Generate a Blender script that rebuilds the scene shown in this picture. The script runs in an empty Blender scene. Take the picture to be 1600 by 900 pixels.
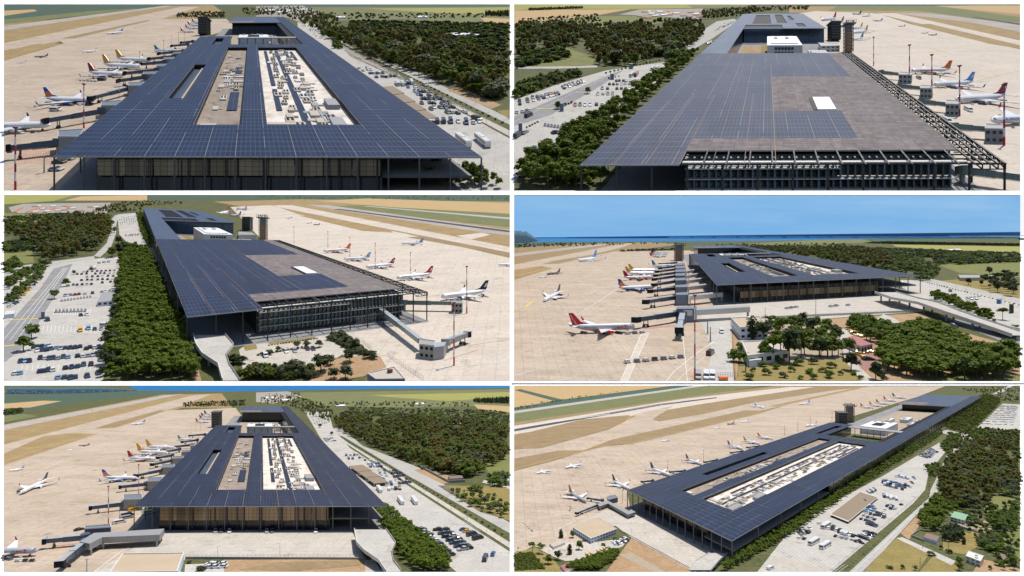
import bpy, bmesh, math, random
import numpy as np
from mathutils import Vector, Matrix, noise
random.seed(7)
RNG = np.random.default_rng(7)
SC = bpy.context.scene
COL = SC.collection
F = 1000.0                     # focal length in photo pixels (1600 wide)
UP = Vector((0, 0, 1))
# ------------------------------------------------------------------ scene props
def tag(o, label=None, cat=None, group=None, kind=None):
 if label:
  o['label'] = label
  if len(label.split()) > 16: print('LONG', label)
 if cat: o['category'] = cat
 if group: o['group'] = group
 if kind: o['kind'] = kind
 return o
def empty(name, loc, label, cat, group=None):
 o = bpy.data.objects.new(name, None)
 COL.objects.link(o)
 o.location = loc
 o.empty_display_size = 0.5
 return tag(o, label, cat, group)
# ------------------------------------------------------------------ materials
MATS = {}
def newmat(name):
 m = bpy.data.materials.new(name); m.use_nodes = True
 nt = m.node_tree
 return m, nt, nt.nodes['Principled BSDF']
def nd(nt, t, **kw):
 n = nt.nodes.new(t)
 for k, v in kw.items():
  if k in n.inputs: n.inputs[k].default_value = v
  else: setattr(n, k, v)
 return n
def rgb(c): return (c[0], c[1], c[2], 1)
def plain(name, c, rough=0.6, metal=0.0, var=0.12, scale=2.0, spec=0.5):
 """a painted / cast surface with a little uneven wear"""
 m, nt, b = newmat(name)
 tc = nd(nt, 'ShaderNodeTexCoord')
 nz = nd(nt, 'ShaderNodeTexNoise', Scale=scale, Detail=4.0)
 nt.links.new(tc.outputs['Object'], nz.inputs['Vector'])
 mx = nd(nt, 'ShaderNodeMix', data_type='RGBA')
 mx.inputs[6].default_value = rgb([max(0, k * (1 - var)) for k in c])
 mx.inputs[7].default_value = rgb([min(1, k * (1 + var)) for k in c])
 nt.links.new(nz.outputs['Fac'], mx.inputs[0])
 nt.links.new(mx.outputs[2], b.inputs['Base Color'])
 b.inputs['Roughness'].default_value = rough
 b.inputs['Metallic'].default_value = metal
 b.inputs['Specular IOR Level'].default_value = spec
 MATS[name] = m
 return m
def ground(name, cols, s1, s2, rough=0.9, stretch=None, slab=None, slabcol=None, contrast=(0.35, 0.65), band=None, spots=0):
 """ground cover: up to three colours mixed by broad and fine noise in plan metres; optional slab joints"""
 m, nt, b = newmat(name)
 uv = nd(nt, 'ShaderNodeUVMap')
 vec = uv.outputs['UV']
 if stretch:
  mp = nd(nt, 'ShaderNodeMapping')
  mp.inputs['Scale'].default_value = (stretch[0], stretch[1], 1)
  mp.inputs['Rotation'].default_value = (0, 0, math.radians(stretch[2]))
  nt.links.new(vec, mp.inputs['Vector']); v2 = mp.outputs['Vector']
 else: v2 = vec
 n1 = nd(nt, 'ShaderNodeTexNoise', Scale=s1, Detail=5.0, Roughness=0.6)
 n2 = nd(nt, 'ShaderNodeTexNoise', Scale=s2, Detail=4.0, Roughness=0.7)
 nt.links.new(v2, n1.inputs['Vector']); nt.links.new(vec, n2.inputs['Vector'])
 def ramp(src, a, bb):
  r = nd(nt, 'ShaderNodeMapRange'); r.inputs[1].default_value = a; r.inputs[2].default_value = bb
  nt.links.new(src, r.inputs[0]); return r.outputs[0]
 m1 = nd(nt, 'ShaderNodeMix', data_type='RGBA')
 m1.inputs[6].default_value = rgb(cols[0]); m1.inputs[7].default_value = rgb(cols[1])
 nt.links.new(ramp(n1.outputs['Fac'], *contrast), m1.inputs[0])
 m2 = nd(nt, 'ShaderNodeMix', data_type='RGBA')
 m2.inputs[7].default_value = rgb(cols[2])
 nt.links.new(m1.outputs[2], m2.inputs[6])
 nt.links.new(ramp(n2.outputs['Fac'], 0.42, 0.72), m2.inputs[0])
 out = m2.outputs[2]
 if slab:
  br = nd(nt, 'ShaderNodeTexBrick')
  br.offset = 0.0
  br.inputs['Scale'].default_value = 1.0
  br.inputs['Brick Width'].default_value = slab[0]; br.inputs['Row Height'].default_value = slab[1]
  br.inputs['Mortar Size'].default_value = slab[2]; br.inputs['Mortar Smooth'].default_value = 0.2
  br.inputs['Color1'].default_value = (1, 1, 1, 1); br.inputs['Color2'].default_value = rgb([slab[3]] * 3)
  br.inputs['Mortar'].default_value = rgb(slabcol or (0.75, 0.75, 0.75))
  nt.links.new(vec, br.inputs['Vector'])
  mm = nd(nt, 'ShaderNodeMix', data_type='RGBA', blend_type='MULTIPLY'); mm.inputs[0].default_value = 1
  nt.links.new(out, mm.inputs[6]); nt.links.new(br.outputs['Color'], mm.inputs[7]); out = mm.outputs[2]
 for w_, h_, rot, lo_ in (band or ()):      # casting bays of slightly different age
  mp = nd(nt, 'ShaderNodeMapping'); mp.inputs['Rotation'].default_value = (0, 0, math.radians(rot)); nt.links.new(vec, mp.inputs['Vector'])
  br = nd(nt, 'ShaderNodeTexBrick'); br.inputs['Scale'].default_value = 1.0; br.inputs['Brick Width'].default_value = w_; br.inputs['Row Height'].default_value = h_
  br.inputs['Mortar Size'].default_value = 0.0; br.inputs['Color1'].default_value = (1, 1, 1, 1); br.inputs['Color2'].default_value = rgb([lo_] * 3)
  nt.links.new(mp.outputs['Vector'], br.inputs['Vector'])
  mm = nd(nt, 'ShaderNodeMix', data_type='RGBA', blend_type='MULTIPLY'); mm.inputs[0].default_value = 1
  nt.links.new(out, mm.inputs[6]); nt.links.new(br.outputs['Color'], mm.inputs[7]); out = mm.outputs[2]
 if spots:                                   # oil and rubber marks
  n3 = nd(nt, 'ShaderNodeTexNoise', Scale=spots, Detail=6.0, Roughness=0.75); nt.links.new(vec, n3.inputs['Vector'])
  mm = nd(nt, 'ShaderNodeMix', data_type='RGBA', blend_type='MULTIPLY'); mm.inputs[7].default_value = (.62, .60, .58, 1)
  nt.links.new(ramp(n3.outputs['Fac'], 0.55, 0.70), mm.inputs[0]); nt.links.new(out, mm.inputs[6]); out = mm.outputs[2]
 nt.links.new(out, b.inputs['Base Color'])
 b.inputs['Roughness'].default_value = rough
 b.inputs['Specular IOR Level'].default_value = 0.2
 MATS[name] = m
 return m
def gridmat(name, cell, line, nminor, wminor, wmajor, major, rough=0.25, spec=0.5, cellvar=0.25, ior=1.45, metal=0.0, nv=None):
 """cells with fine joints and wide seams, one UV unit per bay"""
 m, nt, b = newmat(name)
 uv = nd(nt, 'ShaderNodeUVMap')
 sx = nd(nt, 'ShaderNodeSeparateXYZ'); nt.links.new(uv.outputs['UV'], sx.inputs[0])
 def mth(op, a, bb=None):
  n = nd(nt, 'ShaderNodeMath', operation=op)
  for i, v in enumerate((a, bb)):
   if v is None: continue
   if isinstance(v, (int, float)): n.inputs[i].default_value = v
   else: nt.links.new(v, n.inputs[i])
  return n.outputs[0]
 def line_mask(c, n, w):
  fr = mth('FRACT', mth('MULTIPLY', c, float(n)))
  d = mth('MINIMUM', fr, mth('SUBTRACT', 1.0, fr))
  return mth('LESS_THAN', d, w)
 nv = nv or nminor
 mi = mth('MAXIMUM', line_mask(sx.outputs[0], nminor, wminor), line_mask(sx.outputs[1], nv, wminor))
 ma = mth('MAXIMUM', line_mask(sx.outputs[0], 1, wmajor), line_mask(sx.outputs[1], 0.25, wmajor * 0.25))
 wn = nd(nt, 'ShaderNodeTexWhiteNoise', noise_dimensions='2D')
 cv = nd(nt, 'ShaderNodeCombineXYZ')
 nt.links.new(mth('FLOOR', mth('MULTIPLY', sx.outputs[0], float(nminor) / 2)), cv.inputs[0])
 nt.links.new(mth('FLOOR', mth('MULTIPLY', sx.outputs[1], 1.0)), cv.inputs[1])
 nt.links.new(cv.outputs[0], wn.inputs['Vector'])
 nz = nd(nt, 'ShaderNodeTexNoise', Scale=0.35, Detail=5.0, Roughness=0.65)
 nt.links.new(uv.outputs['UV'], nz.inputs['Vector'])
 mc = nd(nt, 'ShaderNodeMix', data_type='RGBA')
 mc.inputs[6].default_value = rgb([k * (1 - cellvar) for k in cell]); mc.inputs[7].default_value = rgb([k * (1 + cellvar) for k in cell])
 nt.links.new(mth('ADD', mth('MULTIPLY', wn.outputs['Value'], 0.5), mth('MULTIPLY', nz.outputs['Fac'], 0.5)), mc.inputs[0])
 m1 = nd(nt, 'ShaderNodeMix', data_type='RGBA'); m1.inputs[7].default_value = rgb(line)
 nt.links.new(mi, m1.inputs[0]); nt.links.new(mc.outputs[2], m1.inputs[6])
 m2 = nd(nt, 'ShaderNodeMix', data_type='RGBA'); m2.inputs[7].default_value = rgb(major)
 nt.links.new(mth('MULTIPLY', ma, mth('GREATER_THAN', nz.outputs['Fac'], 0.45)), m2.inputs[0]); nt.links.new(m1.outputs[2], m2.inputs[6])
 nt.links.new(m2.outputs[2], b.inputs['Base Color'])
 rr = mth('ADD', rough, mth('MULTIPLY', nz.outputs['Fac'], 0.15))
 nt.links.new(rr, b.inputs['Roughness'])
 b.inputs['Specular IOR Level'].default_value = spec
 b.inputs['IOR'].default_value = ior
 b.inputs['Metallic'].default_value = metal
 MATS[name] = m
 return m
def leafmat(name, c0, c1, c2):
 m, nt, b = newmat(name)
 geo = nd(nt, 'ShaderNodeNewGeometry'); oi = nd(nt, 'ShaderNodeObjectInfo')
 at = nd(nt, 'ShaderNodeAttribute', attribute_name='tint')
 ad = nd(nt, 'ShaderNodeMath', operation='ADD')
 nt.links.new(oi.outputs['Random'], ad.inputs[0]); nt.links.new(at.outputs['Fac'], ad.inputs[1])
 fr = nd(nt, 'ShaderNodeMath', operation='FRACT'); nt.links.new(ad.outputs[0], fr.inputs[0])
 m1 = nd(nt, 'ShaderNodeMix', data_type='RGBA'); m1.inputs[6].default_value = rgb(c0); m1.inputs[7].default_value = rgb(c1)
 nt.links.new(geo.outputs['Random Per Island'], m1.inputs[0])
 m2 = nd(nt, 'ShaderNodeMix', data_type='RGBA'); m2.inputs[7].default_value = rgb(c2)
 mu = nd(nt, 'ShaderNodeMath', operation='MULTIPLY'); mu.inputs[1].default_value = 0.75
 nt.links.new(fr.outputs[0], mu.inputs[0]); nt.links.new(mu.outputs[0], m2.inputs[0])
 nt.links.new(m1.outputs[2], m2.inputs[6]); nt.links.new(m2.outputs[2], b.inputs['Base Color'])
 tr = nd(nt, 'ShaderNodeBsdfTranslucent'); ms = nd(nt, 'ShaderNodeMixShader'); ms.inputs[0].default_value = .35
 nt.links.new(m2.outputs[2], tr.inputs[0]); nt.links.new(b.outputs[0], ms.inputs[1]); nt.links.new(tr.outputs[0], ms.inputs[2]); nt.links.new(ms.outputs[0], nt.nodes['Material Output'].inputs[0])
 b.inputs['Roughness'].default_value = 0.7; b.inputs['Specular IOR Level'].default_value = 0.25
 MATS[name] = m
 return m
def objcol(name, rough=0.3, metal=0.0):
 m, nt, b = newmat(name)
 oi = nd(nt, 'ShaderNodeObjectInfo'); nt.links.new(oi.outputs['Color'], b.inputs['Base Color'])
 b.inputs['Roughness'].default_value = rough; b.inputs['Metallic'].default_value = metal
 b.inputs['Coat Weight'].default_value = 0.4
 MATS[name] = m
 return m
def M(n): return MATS[n]
# ------------------------------------------------------------------ homography
def homog(src, dst):
 A = []; bb = []
 for (x, y), (u, v) in zip(src, dst):
  A.append([x, y, 1, 0, 0, 0, -u * x, -u * y]); bb.append(u)
  A.append([0, 0, 0, x, y, 1, -v * x, -v * y]); bb.append(v)
 h = np.linalg.solve(np.array(A, float), np.array(bb, float))
 return np.array([[h[0], h[1], h[2]], [h[3], h[4], h[5]], [h[6], h[7], 1]])
def hap(Hm, x, y):
 p = Hm @ np.array([x, y, 1.0]); return (p[0] / p[2], p[1] / p[2])
# ------------------------------------------------------------------ one tract of land per view
class Tract:
 """A sloping piece of country. X, Y are survey coordinates (thirds of a photo pixel)."""
 def __init__(s, name, ox, oy, rect, yh, yt, H):
  s.name, s.ox, s.oy, s.rect, s.H = name, ox, oy, rect, H
  s.yh = oy + yh / 3.0; s.yt = oy + yt / 3.0
  s.m = (450 - s.yh) / F
 def px(s, X, Y): return s.ox + X / 3.0, s.oy + Y / 3.0
 def P(s, X, Y, h=0.0):
  x, y = s.px(X, Y)
  z = (s.H - h) * F / (y - s.yh)
  return Vector(((x - 800) / F * z, z, s.m * z - s.H + h))
 def u(s, X, Y):
  x, y = s.px(X, Y); return s.H / (y - s.yh) / 3.0
 def kap(s, Y):
  y = s.oy + Y / 3.0
  return max(0.7, min(2.5, (F / 700.0) * (y - s.yt) / (y - s.yh)))
 def inside(s, X, Y, mg=0):
  r = s.rect; return r[0] + mg < X < r[2] - mg and r[1] + mg < Y < r[3] - mg
 def planes(s):
  (x0, y0), (x1, y1) = s.px(s.rect[0], s.rect[1]), s.px(s.rect[2], s.rect[3])
  d = lambda x, y: Vector(((x - 800) / F, 1, -(y - 450) / F))
  c = [d(x0, y0), d(x1, y0), d(x1, y1), d(x0, y1)]
  out = []
  ctr = d((x0 + x1) / 2, (y0 + y1) / 2)
  for i in range(4):
   n = c[i].cross(c[(i + 1) % 4]).normalized()
   if n.dot(ctr) > 0: n = -n
   out.append(n)
  return out
 def layer(s, k): return k * 0.00035 * s.H
# ------------------------------------------------------------------ mesh builder
class MB:
 def __init__(s): s.v = []; s.f = []; s.m = []; s.uv = []; s.mats = []
 def mi(s, mat):
  if mat not in s.mats: s.mats.append(mat)
  return s.mats.index(mat)
 def poly(s, pts, mat, uvs=None):
  b = len(s.v); s.v += [Vector(p) for p in pts]
  s.f.append(list(range(b, b + len(pts)))); s.m.append(s.mi(mat))
  s.uv.append(uvs or [(0.5, 0.5)] * len(pts))
 def hexa(s, lo, hi, mat, top=None, sideuv=None, bottom=True):
  """lo, hi: four corners each, same winding"""
  n = len(lo)
  s.poly(hi, top or mat)
  if bottom: s.poly(list(reversed(lo)), mat)
  acc = 0
  for i in range(n):
   j = (i + 1) % n
   uv = None
   if sideuv:
    du = (Vector(lo[j]) - Vector(lo[i])).length / sideuv[0]
    dv = (Vector(hi[i]) - Vector(lo[i])).length / sideuv[1]
    uv = [(acc, 0), (acc + du, 0), (acc + du, dv), (acc, dv)]; acc += du
   s.poly([lo[i], lo[j], hi[j], hi[i]], mat, uv)
 def prism(s, pts, h, mat, top=None, h0=0.0, sideuv=None):
  s.hexa([Vector(p) + UP * h0 for p in pts], [Vector(p) + UP * h for p in pts], mat, top, sideuv)
 def tube(s, a, b, r0, r1, mat, n=8, cap=True):
  a = Vector(a); b = Vector(b); d = (b - a)
  if d.length < 1e-9: return
  q = d.to_track_quat('Z', 'Y'); X = q @ Vector((1, 0, 0)); Y = q @ Vector((0, 1, 0))
  A = [a + (X * math.cos(t) + Y * math.sin(t)) * r0 for t in [2 * math.pi * i / n for i in range(n)]]
  B = [b + (X * math.cos(t) + Y * math.sin(t)) * r1 for t in [2 * math.pi * i / n for i in range(n)]]
  for i in range(n):
   j = (i + 1) % n; s.poly([A[i], A[j], B[j], B[i]], mat)
  if cap:
   s.poly(B, mat); s.poly(list(reversed(A)), mat)
 def beam(s, a, b, w, h, mat):
  """a rectangular bar between a and b"""
  a = Vector(a); b = Vector(b); d = (b - a).normalized()
  side = d.cross(UP)
  if side.length < 1e-3: side = Vector((1, 0, 0))
  side.normalize(); up = side.cross(d).normalized()
  c = [side * w / 2 - up * h / 2, side * w / 2 + up * h / 2, -side * w / 2 + up * h / 2, -side * w / 2 - up * h / 2]
  s.hexa([a + k for k in c], [b + k for k in c], mat)
 def build(s, name, parent=None, tract=None, base=None, smooth=False):
  if not s.f: return None
  base = Vector(base) if base is not None else (parent.location.copy() if parent is not None else sum(s.v, Vector()) / len(s.v))
  me = bpy.data.meshes.new(name)
  V = s.v
  planes = []
  if tract is not None:
   for n in tract.planes():
    if any(n.dot(p) > 1e-6 * p.length for p in V): planes.append(n)
  me.from_pydata([p - base for p in V], [], s.f)
  uvl = me.uv_layers.new(name='UVMap')
  flat = [c for f in s.uv for p in f for c in p]
  uvl.data.foreach_set('uv', flat)
  for m in s.mats: me.materials.append(M(m) if isinstance(m, str) else m)
  me.polygons.foreach_set('material_index', s.m)
  bm = bmesh.new(); bm.from_mesh(me)
  if smooth: bmesh.ops.remove_doubles(bm, verts=bm.verts, dist=1e-5 * max(1.0, base.length * 0.01))
  for n in planes:
   bmesh.ops.bisect_plane(bm, geom=bm.verts[:] + bm.edges[:] + bm.faces[:], plane_co=-base, plane_no=n, clear_outer=True, dist=1e-6 * base.length)
  if not bm.faces:
   bm.free(); return None
  big = [f for f in bm.faces if len(f.verts) > 4]
  if big: bmesh.ops.triangulate(bm, faces=big)
  bmesh.ops.recalc_face_normals(bm, faces=bm.faces) if smooth else None
  bm.to_mesh(me); bm.free()
  if smooth: me.polygons.foreach_set('use_smooth', [True] * len(me.polygons))
  o = bpy.data.objects.new(name, me); COL.objects.link(o)
  if parent is not None:
   o.parent = parent; o.location = base - parent.location
  else: o.location = base
  return o
def sheet(t, name, mat, pts, k=1, kind='structure', h=None, label=None, cat=None):
 """a flat surface lying on the land"""
 mb = MB(); hh = t.layer(k) if h is None else h
 P = [t.P(X, Y, hh) for X, Y in pts]
 q = 100.0 / t.H
 mb.poly(P, mat, [(p.x * q, p.y * q) for p in P])
 o = mb.build(name, tract=t)
 if o is not None: tag(o, label, cat, kind=kind)
 return o
def stripe(t, mb, mat, pts, w, k=6):
 """painted line on the land, w wide in survey units at each point"""
 q = 100.0 / t.H
 for (a, b) in zip(pts[:-1], pts[1:]):
  A = t.P(*a, t.layer(k)); B = t.P(*b, t.layer(k))
  d = (B - A); n = Vector((-d.y, d.x, 0)).normalized()
  wa = w * t.u(*a) * 0.5; wb = w * t.u(*b) * 0.5
  na = Vector((n.x * wa, n.y * wa, t.m * n.y * wa)); nb = Vector((n.x * wb, n.y * wb, t.m * n.y * wb))
  P = [A - na, B - nb, B + nb, A + na]
  mb.poly(P, mat, [(p.x * q, p.y * q) for p in P])
def in_poly(x, y, poly):
 c = False; j = len(poly) - 1
 for i in range(len(poly)):
  xi, yi = poly[i]; xj, yj = poly[j]
  if (yi > y) != (yj > y) and x < (xj - xi) * (y - yi) / (yj - yi + 1e-12) + xi: c = not c
  j = i
 return c
# ------------------------------------------------------------------ palette
ground('apron', [(.49, .39, .29), (.58, .475, .37), (.42, .345, .275)], 0.03, 0.35, slab=(7.5, 7.5, .22, .93), slabcol=(.80, .77, .74), band=((70, 15, 14, .90), (30, 7.5, 14, .95)), spots=.07)
ground('apron_pale', [(.58, .50, .415), (.66, .58, .49), (.50, .44, .37)], 0.03, 0.35, slab=(7.5, 7.5, .2, .95), slabcol=(.84, .82, .80), band=((60, 15, -24, .93),), spots=.06)
ground('concrete', [(.50, .455, .385), (.57, .52, .45), (.42, .38, .335)], 0.06, 0.6, slab=(6, 6, .16, .94), slabcol=(.82, .82, .82), spots=.1)
ground('car_park', [(.46, .435, .39), (.54, .51, .46), (.38, .36, .33)], 0.05, 0.6, slab=(9, 9, .14, .95), slabcol=(.86, .86, .86), spots=.08)
ground('road', [(.40, .38, .345), (.46, .44, .40), (.34, .325, .30)], 0.05, 0.6, spots=.08)
ground('grey_road', [(.24, .24, .245), (.31, .305, .30), (.20, .20, .205)], 0.05, 0.6, spots=.08)
ground('runway', [(.38, .335, .29), (.46, .41, .36), (.31, .28, .25)], 0.02, 0.2, band=((90, 11, 18, .9),))
ground('tarmac', [(.055, .06, .085), (.09, .095, .12), (.05, .05, .06)], 0.2, 1.0)
ground('dry_grass', [(.30, .205, .095), (.40, .285, .14), (.215, .16, .08)], 0.05, 0.4)
ground('brown_grass', [(.27, .19, .10), (.35, .25, .14), (.20, .15, .08)], 0.05, 0.4)
ground('dirt', [(.36, .23, .125), (.45, .31, .18), (.27, .17, .09)], 0.08, 0.6)
ground('lawn', [(.25, .19, .065), (.33, .24, .09), (.15, .15, .045)], 0.09, 0.8)
ground('scrub', [(.045, .065, .022), (.09, .105, .035), (.17, .145, .065)], 0.05, 0.45)
ground('meadow', [(.12, .15, .04), (.19, .20, .06), (.22, .19, .08)], 0.05, 0.4)
ground('field_green', [(.15, .165, .07), (.20, .20, .085), (.12, .13, .055)], 0.03, 0.3)
ground('field_teal', [(.06, .10, .075), (.10, .14, .09), (.04, .075, .05)], 0.1, 0.6, stretch=(.3, 2, 10))
ground('field_yellow', [(.29, .28, .075), (.34, .32, .10), (.24, .24, .07)], 0.03, 0.3)
ground('field_tan', [(.44, .30, .14), (.52, .37, .19), (.36, .25, .12)], 0.1, 0.8, stretch=(.3, 1.5, 5))
ground('town', [(.34, .30, .26), (.46, .42, .38), (.10, .12, .06)], 0.5, 2.4)
ground('paint_white', [(.74, .74, .72), (.8, .8, .78), (.66, .65, .62)], 0.5, 3)
ground('paint_yellow', [(.62, .45, .12), (.70, .52, .16), (.52, .40, .14)], 0.5, 3)
ground('paint_red', [(.50, .20, .14), (.60, .27, .20), (.45, .22, .16)], 0.5, 3)
ground('brick_paving', [(.30, .17, .14), (.36, .21, .17), (.26, .15, .12)], 0.5, 3)
ground('rim', [(.86, .86, .86), (.9, .9, .9), (.84, .84, .84)], 0.5, 3)  # white for the borders added between the six views
ground('sea', [(.012, .14, .34), (.014, .15, .36), (.012, .13, .32)], 0.06, 0.4, rough=0.75)
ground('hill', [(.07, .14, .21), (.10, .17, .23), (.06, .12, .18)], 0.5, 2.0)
ground('deck_brown', [(.30, .245, .195), (.39, .32, .26), (.20, .165, .135)], 0.5, 2.0, spots=1.0)
ground('deck_white', [(.70, .63, .54), (.78, .73, .67), (.50, .41, .33)], 0.5, 1.6, spots=1.2)
ground('screed', [(.215, .185, .18), (.28, .245, .235), (.165, .14, .14)], 0.6, 3.0, slab=(.45, .13, .012, .74), slabcol=(.62, .6, .6))
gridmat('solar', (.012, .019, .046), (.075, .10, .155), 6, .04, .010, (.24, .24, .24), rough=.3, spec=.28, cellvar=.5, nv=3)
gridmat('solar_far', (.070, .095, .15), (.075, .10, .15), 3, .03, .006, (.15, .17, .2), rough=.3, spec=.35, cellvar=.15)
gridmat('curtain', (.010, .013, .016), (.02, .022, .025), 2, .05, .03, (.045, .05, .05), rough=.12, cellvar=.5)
gridmat('reflection_tan_glass', (.20, .145, .09), (.04, .033, .03), 4, .035, .03, (.02, .02, .022), rough=.22, cellvar=.75, metal=.6)  # tan base and uneven cells imitate reflected ground and trees in the colour
gridmat('teal_glass', (.11, .165, .165), (.20, .24, .24), 3, .05, .04, (.05, .05, .05), rough=.25, cellvar=.8, metal=.55)
gridmat('green_glass', (.16, .21, .19), (.30, .34, .32), 3, .06, .04, (.2, .24, .22), rough=.2, cellvar=.3)
gridmat('blue_glass', (.05, .085, .14), (.12, .17, .24), 3, .05, .04, (.10, .14, .2), rough=.15, cellvar=.4)
gridmat('louvre', (.30, .30, .29), (.2, .2, .2), 1, .02, .02, (.4, .4, .4), rough=.5, cellvar=.1, nv=6)
gridmat('white_wall_windows', (.62, .64, .68), (.5, .52, .55), 1, .04, .03, (.06, .06, .08), rough=.7, cellvar=.08)
plain('steel', (.13, .125, .12), .5, 0.3)
plain('steel_pale', (.34, .34, .34), .5, 0.2)
plain('dark_steel', (.035, .032, .030), .5, 0.2)
plain('dark', (.010, .011, .014), .6, spec=.2)
plain('gutter', (.012, .013, .016), .7, spec=.2)
plain('white', (.80, .80, .80), .45)
plain('offwhite', (.62, .60, .56), .6)
plain('bluewhite', (.60, .66, .76), .6)
plain('grey', (.30, .30, .30), .6)
plain('bluegrey', (.16, .19, .24), .5)
plain('darkblue', (.03, .05, .10), .35)
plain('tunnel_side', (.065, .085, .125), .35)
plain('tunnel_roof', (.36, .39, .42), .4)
plain('beige', (.46, .40, .33), .7)
plain('tan_roof', (.46, .36, .25), .85, scale=.4)
plain('tan_wall', (.40, .33, .24), .8)
plain('shade_roof', (.25, .19, .13), .85)
plain('pink_roof', (.36, .13, .13), .8)
plain('tile_roof', (.40, .17, .10), .85)
plain('green_roof', (.22, .38, .24), .7)
plain('brown_roof', (.22, .15, .12), .85)
plain('rust', (.20, .10, .08), .7)
plain('black', (.012, .012, .013), .5)
plain('red', (.55, .012, .018), .35)
plain('dark_red', (.34, .008, .03), .35)
plain('orange', (.85, .19, .01), .35)
plain('amber', (.75, .36, .02), .35)
plain('blue', (.02, .09, .42), .35)
plain('navy', (.012, .018, .05), .35)
plain('turquoise', (.02, .26, .42), .35)
plain('purple', (.14, .02, .16), .35)
plain('skyblue', (.15, .35, .72), .4)
plain('plane_white', (.80, .80, .82), .28)
plain('plane_grey', (.42, .43, .46), .3)
plain('plane_brown', (.22, .17, .15), .35)
plain('window_dark', (.02, .022, .03), .15)
plain('yellow', (.72, .44, .01), .4)
plain('rubber', (.02, .02, .02), .8)
plain('bark', (.09, .065, .045), .9)
plain('timber', (.32, .22, .13), .8)
plain('copper', (.42, .17, .10), .6)
objcol('paint')
leafmat('leaf_pine', (.060, .105, .008), (.17, .23, .018), (.12, .165, .010))
leafmat('leaf_forest', (.070, .085, .020), (.18, .185, .036), (.19, .145, .036))
leafmat('leaf_broad', (.065, .105, .018), (.18, .24, .040), (.12, .18, .020))
leafmat('leaf_olive', (.075, .09, .045), (.17, .19, .095), (.12, .14, .06))
leafmat('leaf_lime', (.06, .085, .008), (.16, .16, .018), (.09, .11, .01))
leafmat('leaf_dark', (.035, .055, .020), (.085, .115, .038), (.060, .080, .028))
def sky_mat():
 m = bpy.data.materials.new('sky'); m.use_nodes = True
 nt = m.node_tree; nt.nodes.clear()
 out = nd(nt, 'ShaderNodeOutputMaterial'); em = nd(nt, 'ShaderNodeEmission')
 uv = nd(nt, 'ShaderNodeUVMap'); mp = nd(nt, 'ShaderNodeMapping'); mp.inputs['Scale'].default_value = (1.2, 3, 1)
 nz = nd(nt, 'ShaderNodeTexNoise', Scale=1.1, Detail=7.0, Roughness=0.62)
 nt.links.new(uv.outputs[0], mp.inputs[0]); nt.links.new(mp.outputs[0], nz.inputs['Vector'])
 mr = nd(nt, 'ShaderNodeMapRange'); mr.inputs[1].default_value = .40; mr.inputs[2].default_value = .85
 nt.links.new(nz.outputs['Fac'], mr.inputs[0])
 mx = nd(nt, 'ShaderNodeMix', data_type='RGBA')
 mx.inputs[6].default_value = (.185, .42, .725, 1); mx.inputs[7].default_value = (.36, .56, .79, 1)
 nt.links.new(mr.outputs[0], mx.inputs[0]); nt.links.new(mx.outputs[2], em.inputs[0]); nt.links.new(em.outputs[0], out.inputs[0])
 MATS['sky'] = m
sky_mat()
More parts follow.
